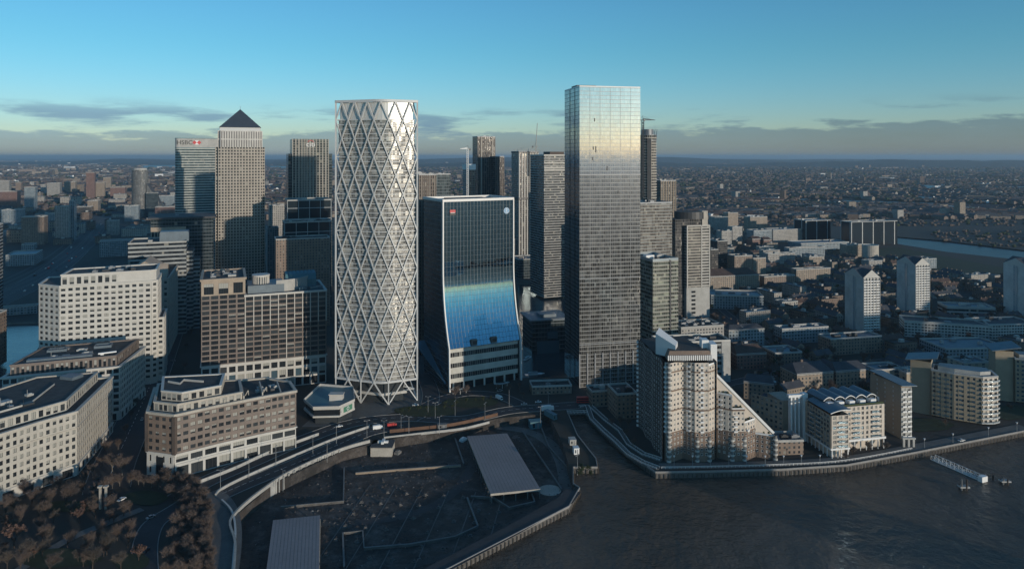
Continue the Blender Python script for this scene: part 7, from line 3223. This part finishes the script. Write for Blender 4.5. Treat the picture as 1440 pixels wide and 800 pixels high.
# ------------------------------------------------------------------ inlet walkways, jetty, pier, moorings
for lb, pts in (('white railed walkway along the left side of the inlet stairs', ((815, 573), (826, 572), (832, 590), (848, 606), (866, 622), (884, 640), (905, 652), (926, 660))),
                ('white railed walkway stepping down on the right of the inlet', ((830, 572), (852, 592), (872, 607), (884, 626), (905, 640), (930, 648)))):
    L = [P2(*p) for p in pts]
    t = thing('walkway', lb, 'walkway', L[0])
    mb = MB()
    mb.path(L, 3.0, -.6, .45)
    mb.build('deck', 'paving', t)
    for s in (1, -1):
        q = offset_line(L, 1.4 * s)[0]
        mb = MB()
        q3 = [Vector((p.x, p.y, 0)) for p in q]
        mb.path(q3, .12, 1.35, 1.55)
        mb.path(q3, .10, .85, .95)
        for a_, b_ in zip(q3, q3[1:]):
            k = 0
            while k * 2.5 < (b_ - a_).length:
                e = a_ + (b_ - a_).normalized() * k * 2.5
                mb.tube((e.x, e.y, .4), (e.x, e.y, 1.5), .07, 4)
                k += 1
        mb.build('railing', 'white_paint', t)
# footbridge over the narrow end of the inlet
t = thing('footbridge', 'short white railed footbridge crossing the narrow end of the inlet', 'footbridge', P2(799, 582))
fa, fb = P2(798, 582), P2(826, 581)
mb = MB()
mb.path([fa, fb], 3.2, .1, .6)
mb.build('deck', 'paving', t)
for s in (1, -1):
    q = [Vector((p.x, p.y, 0)) for p in offset_line([fa, fb], 1.5 * s)[0]]
    mb = MB()
    mb.path(q, .12, 1.5, 1.7)
    for k in range(7):
        e = q[0].lerp(q[1], k / 6)
        mb.tube((e.x, e.y, .55), (e.x, e.y, 1.6), .08, 4)
    mb.build('railing', 'white_paint', t)
# promenade railing
L = PL((930, 661), (990, 660), (1100, 657), (1190, 651), (1283, 634))
t = thing('promenade_railing', 'long white railing along the promenade under the riverside flats', 'railing', L[0])
mb = MB()
mb.path(L, .12, 1.9, 2.1)
mb.path(L, .10, 1.4, 1.5)
mb.build('rail', 'white_paint', t)
mb = MB()
for a_, b_ in zip(L, L[1:]):
    k = 0
    while k * 2.2 < (b_ - a_).length:
        e = a_ + (b_ - a_).normalized() * k * 2.2
        mb.tube((e.x, e.y, .9), (e.x, e.y, 2.0), .08, 4)
        k += 1
setting(mb.build('post', 'white_paint', t), 'stuff')


def pier():
    A, Bq = Vector((*G(1312, 645, -3).xy, 0)), Vector((*G(1380, 677, -4).xy, 0))
    d = (Bq - A).normalized()
    n = V2(-d.y, d.x)
    L = (Bq - A).length
    t = thing('pier_gangway', 'long white trussed gangway reaching from the promenade into the river', 'pier', (A.x, A.y, -3))
    mb = MB()
    mb.box(A - n * 1.7, d, L, 3.4, -3.6, -3.2)
    mb.build('deck', 'pale_concrete', t)
    for s in (-1, 1):
        mb = MB()
        o = n * (1.7 * s)
        a0 = A + o
        for z in (-3.1, -.7):
            mb.tube((*a0.xy, z), (*(a0 + d * L).xy, z), .14, 4)
        k = int(L / 2.4)
        for i in range(k):
            p0, p1 = a0 + d * (L * i / k), a0 + d * (L * (i + 1) / k)
            mb.tube((*p0.xy, -3.1), (*p0.xy, -.7), .1, 4)
            mb.tube((*p0.xy, -3.1 if i % 2 else -.7), (*p1.xy, -.7 if i % 2 else -3.1), .1, 4)
        mb.build('truss', 'white_paint', t)
    mb = MB()
    mb.box(Bq - n * 2.2 - d * .5, d, 2.6, 4.4, -6.6, -.4)
    mb.build('end_frame', 'white_paint', t)
    for s in (.02, .5, .98):
        q = A + d * L * s
        mb = MB()
        mb.tube((*q.xy, RIVER_Z - 1), (*q.xy, -3.6), .5, 8)
        mb.build('pile', 'dark_metal', t)
    # gate house on the promenade end
    g = P2(1277, 629)
    t = thing('gate_post', 'pale gate structure where the pier gangway meets the promenade', 'gate', g)
    for k in (-3, 0, 3):
        mb = MB()
        mb.box(g + V2(k, 0), V2(1, 0), 1.2, 1.2, 0, 5.0)
        mb.build('post', 'pale_concrete', t)
    mb = MB()
    mb.box(g + V2(-3.4, -.3), V2(1, 0), 8, 1.8, 5.0, 6.0)
    mb.build('beam', 'pale_concrete', t)


pier()
for x, y, n_, lb in ((1355, 688, 5, 'nearer cluster of mooring piles in the river by the gangway'), (1413, 680, 5, 'farther low cluster of mooring piles in the river'),
                     (1391, 674, 2, 'small pair of mooring piles between the two clusters')):
    g = G(x, y, RIVER_Z)
    t = thing('mooring_dolphin', lb, 'mooring', (g.x, g.y, RIVER_Z))
    rr = random.Random(x)
    for k in range(n_):
        a_ = k * 6.283 / n_
        e = Vector((g.x + math.cos(a_) * 2.0, g.y + math.sin(a_) * 1.6, 0))
        h = rr.uniform(2.5, 6.5) if x == 1355 else rr.uniform(2, 3.6)
        mb = MB()
        mb.tube((e.x, e.y, RIVER_Z - 1), (e.x + rr.uniform(-.3, .3), e.y, RIVER_Z + h), .45, 7)
        mb.build('pile', 'concrete' if k % 2 else 'bark', t)
    if n_ > 3:
        mb = MB()
        mb.box(Vector((g.x - 2.6, g.y - 1.6, 0)), V2(1, 0), 5.2, 3.2, RIVER_Z + 1.4, RIVER_Z + 2.1)
        mb.build('cap', 'pale_concrete', t)


# ------------------------------------------------------------------ lamps, cars, boats, people too small to pose
def lamp_proto(h, arm, label, group):
    t = thing('street_lamp', label, 'street lamp', (0, 0, 0), group)
    mb = MB()
    mb.tube((0, 0, 0), (0, 0, h), .16, 6, 0, .09)
    mb.build('pole', 'lamp_grey', t)
    mb = MB()
    for s in ((1, -1) if arm else (0,)):
        if arm:
            mb.tube((0, 0, h), (1.5 * s, 0, h + .3), .08, 4)
            mb.box(Vector((1.5 * s - .5, -.2, 0)), V2(1, 0), 1.0, .4, h + .2, h + .45)
        else:
            mb.tube((0, 0, h), (0, 0, h + .9), .22, 8, 0, .42)
            mb.tube((0, 0, h + .9), (0, 0, h + 1.1), .7, 8, 0, .1)
    mb.build('lamp_head', 'lamp_grey' if arm else 'white_paint', t)
    return t


lp = lamp_proto(11, True, 'tall grey two armed lamp column along the road round the towers', 'two armed lamps along the tower road')
pts = [(602, 580), (612, 589), (618, 610), (682, 590), (716, 572), (771, 574), (564, 607), (575, 610), (540, 616), (516, 616), (473, 625), (440, 640), (388, 655), (350, 672), (398, 690), (460, 650), (310, 690), (760, 595), (812, 668), (640, 586)]
for i, (x, y) in enumerate(pts):
    q = P2(x, y)
    if i == 0:
        lp.location = (q.x, q.y, 0)
    else:
        dup(lp, (q.x, q.y, 0), .4 * i)
lp2 = lamp_proto(5, False, 'short white lamp on the promenade in front of the riverside flats', 'white promenade lamps')
for i, x in enumerate((948, 974, 999, 1025, 1050, 1076, 1102, 1127, 1153, 1300, 1340, 1390, 1430)):
    y = 655 if x < 1110 else (654 if x < 1200 else 630 - (x - 1300) * .18)
    q = P2(x, y)
    if i == 0:
        lp2.location = (q.x, q.y, 0)
    else:
        dup(lp2, (q.x, q.y, 0))


def vehicle(kind, paint, label, px, py, ang, z=.1, group=None):
    g = G(px, py, z)
    t = thing(kind, label, kind.replace('_', ' ').split()[-1], (g.x, g.y, z), group)
    t.rotation_euler = (0, 0, RAD(ang))
    dims = {'car': (4.4, 1.8, .85, 1.45), 'van': (6.4, 2.2, 2.6, 2.7), 'bus': (11.5, 2.6, 4.2, 4.3), 'lorry': (9, 2.5, 3.5, 3.6)}
    L, w, h1, h2 = dims[kind]

    def part(name, mat, boxes, parent=t):
        mb = MB()
        for x0, x1, y0, y1, z0, z1, tp in boxes:
            b = [(x0, y0), (x1, y0), (x1, y1), (x0, y1)]
            k = [(x0 + tp, y0 + tp * .4), (x1 - tp, y0 + tp * .4), (x1 - tp, y1 - tp * .4), (x0 + tp, y1 - tp * .4)]
            for i in range(4):
                j = (i + 1) % 4
                mb.face([(*b[i], z0), (*b[j], z0), (*k[j], z1), (*k[i], z1)])
            mb.face([(*q, z1) for q in k])
        WL = WLOC[parent.name]
        WLOC[parent.name] = Vector((0, 0, 0))
        o = mb.build(name, mat, parent)
        WLOC[parent.name] = WL
        return o
    if kind == 'car':
        part('body', paint, [(-L / 2, L / 2, -w / 2, w / 2, .3, h1, .08)])
        part('cabin', 'glass_dark', [(-L * .3, L * .26, -w * .46, w * .46, h1, h2 - .08, .5)])
        part('roof', paint, [(-L * .3 + .5, L * .26 - .5, -w * .38, w * .38, h2 - .08, h2, .02)])
    else:
        part('body', paint, [(-L / 2, L * (.28 if kind != 'bus' else .5), -w / 2, w / 2, .4, h2, .05)])
        if kind != 'bus':
            part('cab', paint, [(L * .28, L / 2, -w / 2, w / 2, .4, h2 * .8, .15)])
            part('windscreen', 'glass_dark', [(L / 2 - .12, L / 2 + .03, -w * .42, w * .42, h2 * .42, h2 * .74, .02)])
        else:
            part('window_band', 'glass_dark', [(-L * .48, L * .49, -w / 2 - .03, w / 2 + .03, 1.3, 2.0, 0), (-L * .48, L * .49, -w / 2 - .03, w / 2 + .03, 2.8, 3.6, 0)])
    for x in (-L * .32, L * .32):
        for s in (-1, 1):
            mb = MB()
            mb.tube((x, s * (w / 2 - .12), .36), (x, s * (w / 2 + .04), .36), .36, 8)
            WL = WLOC[t.name]
            WLOC[t.name] = Vector((0, 0, 0))
            mb.build('wheel', 'black_paint', t)
            WLOC[t.name] = WL
    return t


for kind, paint, lb, x, y, a_ in (
        ('van', 'white_paint', 'white van on the viaduct road in front of the lattice tower', 531, 603, 22),
        ('van', 'red_paint', 'red van following the white van on the viaduct road', 551, 600, 22),
        ('car', 'white_paint', 'white car turning at the right foot of the lattice tower', 584, 570, 20),
        ('van', 'white_paint', 'white van at the roundabout below the curved bank', 702, 561, -50),
        ('car', 'steel', 'silver car beside the kerb below the curved bank', 703, 550, 30),
        ('car', 'white_paint', 'white car on the road left of the dock shed', 757, 566, 10),
        ('car', 'steel', 'silver car behind the white one left of the dock shed', 737, 569, 8),
        ('bus', 'red_paint', 'red double deck bus at the foot of the tallest glass tower', 822, 566, 3),
        ('car', 'white_paint', 'white car in front of the pavilion sign', 477, 600, 25),
        ('car', 'dark_metal', 'dark car on the lower roadway of the viaduct', 430, 648, 32),
        ('car', 'steel', 'silver car on the shaded ramp by the circus garden', 212, 728, 60),
        ('car', 'white_paint', 'white car by the grass bed of the circus garden', 171, 703, 70),
        ('car', 'dark_metal', 'dark car on the ramp at the bottom of the photo', 205, 775, 88),
        ('car', 'steel', 'silver car parked far up the avenue', 243, 508, 10),
        ('car', 'steel', 'silver car halfway up the avenue', 200, 590, 108),
        ('lorry', 'white_paint', 'white lorry parked at the site gate near the inlet', 770, 577, 15),
        ('car', 'white_paint', 'white car at the right end of the promenade road', 1352, 620, 20)):
    vehicle(kind, paint, lb, x, y, a_)
# traffic on the highway far left
r = random.Random(8)
p_ = roads['highway'][0]
for i in range(26):
    s = r.random() * (len(p_) - 2)
    k = int(s)
    q = p_[k].lerp(p_[k + 1], s - k)
    d = (p_[k + 1] - p_[k]).normalized()
    n_ = V2(-d.y, d.x) * r.choice((-14, -10, -6, 6, 10, 14))
    c = q + n_
    mb = MB()
    L = r.choice((4.5, 4.5, 9))
    mb.box(c, d, L, 2, .3, 1.4 if L < 5 else 3.4)
    if L < 5:
        mb.box(c + d * 1 , d, 2.2, 1.8, 1.4, 1.9)
    o = mb.build('car' if L < 5 else 'lorry', r.choice(('white_paint', 'steel', 'dark_metal', 'red_paint')), None, at=(c.x, c.y, 0))
    tag(o, 'tiny vehicle on the wide highway at the far left', 'vehicle', 'traffic on the far left highway')


def boat(label, px, py, L, ang, z=-3.0):
    g = G(px, py, z)
    t = thing('boat', label, 'boat', (g.x, g.y, z))
    u, v = uv_dirs(ang)
    p = Vector((g.x, g.y, 0))
    W_ = L * .2
    hull = [p - u * L * .5 - v * W_ * .4, p + u * L * .3 - v * W_ * .5, p + u * L * .5, p + u * L * .3 + v * W_ * .5, p - u * L * .5 + v * W_ * .4]
    mb = MB()
    mb.prism(hull, z - .3, z + 1.1, 0, 0)
    mb.build('hull', 'white_paint', t)
    mb = MB()
    mb.prism(inset([p - u * L * .35 - v * W_ * .35, p + u * L * .15 - v * W_ * .35, p + u * L * .15 + v * W_ * .35, p - u * L * .35 + v * W_ * .35], .2), z + 1.1, z + 2.6, 0, 0)
    mb.build('cabin', 'glass_pale', t)


boat('white boat moored in the dark dock behind the dock shed', 752, 527, 17, 14)
boat('long covered boat moored in the dock by the glass pavilion', 742, 505, 14, 60)
# glass entrance canopies at the foot of the curved bank
for lb, x, y, w in (('curved white entrance canopy at the foot of the curved bank', 646, 553, 14), ('pale entrance canopy at the right foot of the curved bank', 705, 545, 12)):
    g = P2(x, y)
    t = thing('entrance_canopy', lb, 'canopy', g)
    u, v = uv_dirs(22)
    mb = MB()
    arc = [g + u * (w * (k / 8 - .5)) - v * (2.2 * math.sin(math.pi * k / 8)) for k in range(9)]
    mb.path(arc, 2.2, 3.6, 4.0)
    mb.build('roof', 'glass_pale', t)
    for k in (1, 4, 7):
        mb = MB()
        mb.tube((*arc[k].xy, 0), (*arc[k].xy, 3.6), .15, 6)
        mb.build('post', 'white_paint', t)
# floodlights and kiosk posts in the circus garden
for x, y in ((147, 716), (139, 716)):
    g = P2(x, y)
    mb = MB()
    mb.box(g, V2(1, 0), .9, .9, 0, 11)
    mb.box(g - V2(.5, .5), V2(1, 0), 1.9, 1.9, 11, 11.8)
    tag(mb.build('totem_post', 'stone', None, at=g), 'pale square totem post at the garden crossing' if x == 147 else 'slimmer pale totem post left of its pair', 'post')


# ------------------------------------------------------------------ bank across the river, behind the viewpoint: unseen blocks added to shade the riverside from the low sun
def across():
    rr = random.Random(4)
    base, d = V2(378, 140), V2(.92, .39).normalized()
    t0 = -12
    k = 0
    while t0 < 900 and OPPOSITE:
        w = rr.uniform(45, 80) if k else 42
        h = rr.uniform(*OPP_H) if k else 49
        p = base + d * t0 - V2(-d.y, d.x) * 40
        u = d
        t = thing('shade_block', 'unseen brown block added on the opposite bank to shade the riverside', 'block of flats', p, 'added shade blocks on the opposite bank')
        mb = MB()
        mb.box(p, u, w, 20, 0, h, 0, 0)
        mb.build('wall', 'brick_flats', t)
        mb = MB()
        mb.box(p + u * 3 + V2(-d.y, d.x) * 3, u, w - 6, 14, h, h + 3)
        mb.build('roof', 'roof_slate', t)
        t0 = 255 if k == 0 else t0 + w + rr.uniform(2, 14)
        k += 1


OPPOSITE, OPP_H = True, (70, 82)
across()

# ------------------------------------------------------------------ the air
def haze():
    mb = MB()
    x, y0, y1, z0, z1 = 91000, -91000, 111000, RIVER_Z - 1.5, 258.0
    P_ = [V2(-x, y0), V2(x, y0), V2(x, y1), V2(-x, y1)]
    mb.prism(P_, z0, z1, 0, 0, True)
    m = bpy.data.materials.new('haze')
    m.use_nodes = True
    nt = m.node_tree
    for n in list(nt.nodes):
        nt.nodes.remove(n)
    out = nt.nodes.new('ShaderNodeOutputMaterial')
    vol = nt.nodes.new('ShaderNodeVolumePrincipled')
    vol.inputs['Color'].default_value = (0.52, 0.68, 0.80, 1)
    vol.inputs['Density'].default_value = HAZE
    vol.inputs['Anisotropy'].default_value = 0.2
    nt.links.new(vol.outputs[0], out.inputs['Volume'])
    MATS['haze'] = m
    setting(mb.build('haze', 'haze'), 'stuff', 'pale blue haze over the city', 'haze')


haze()
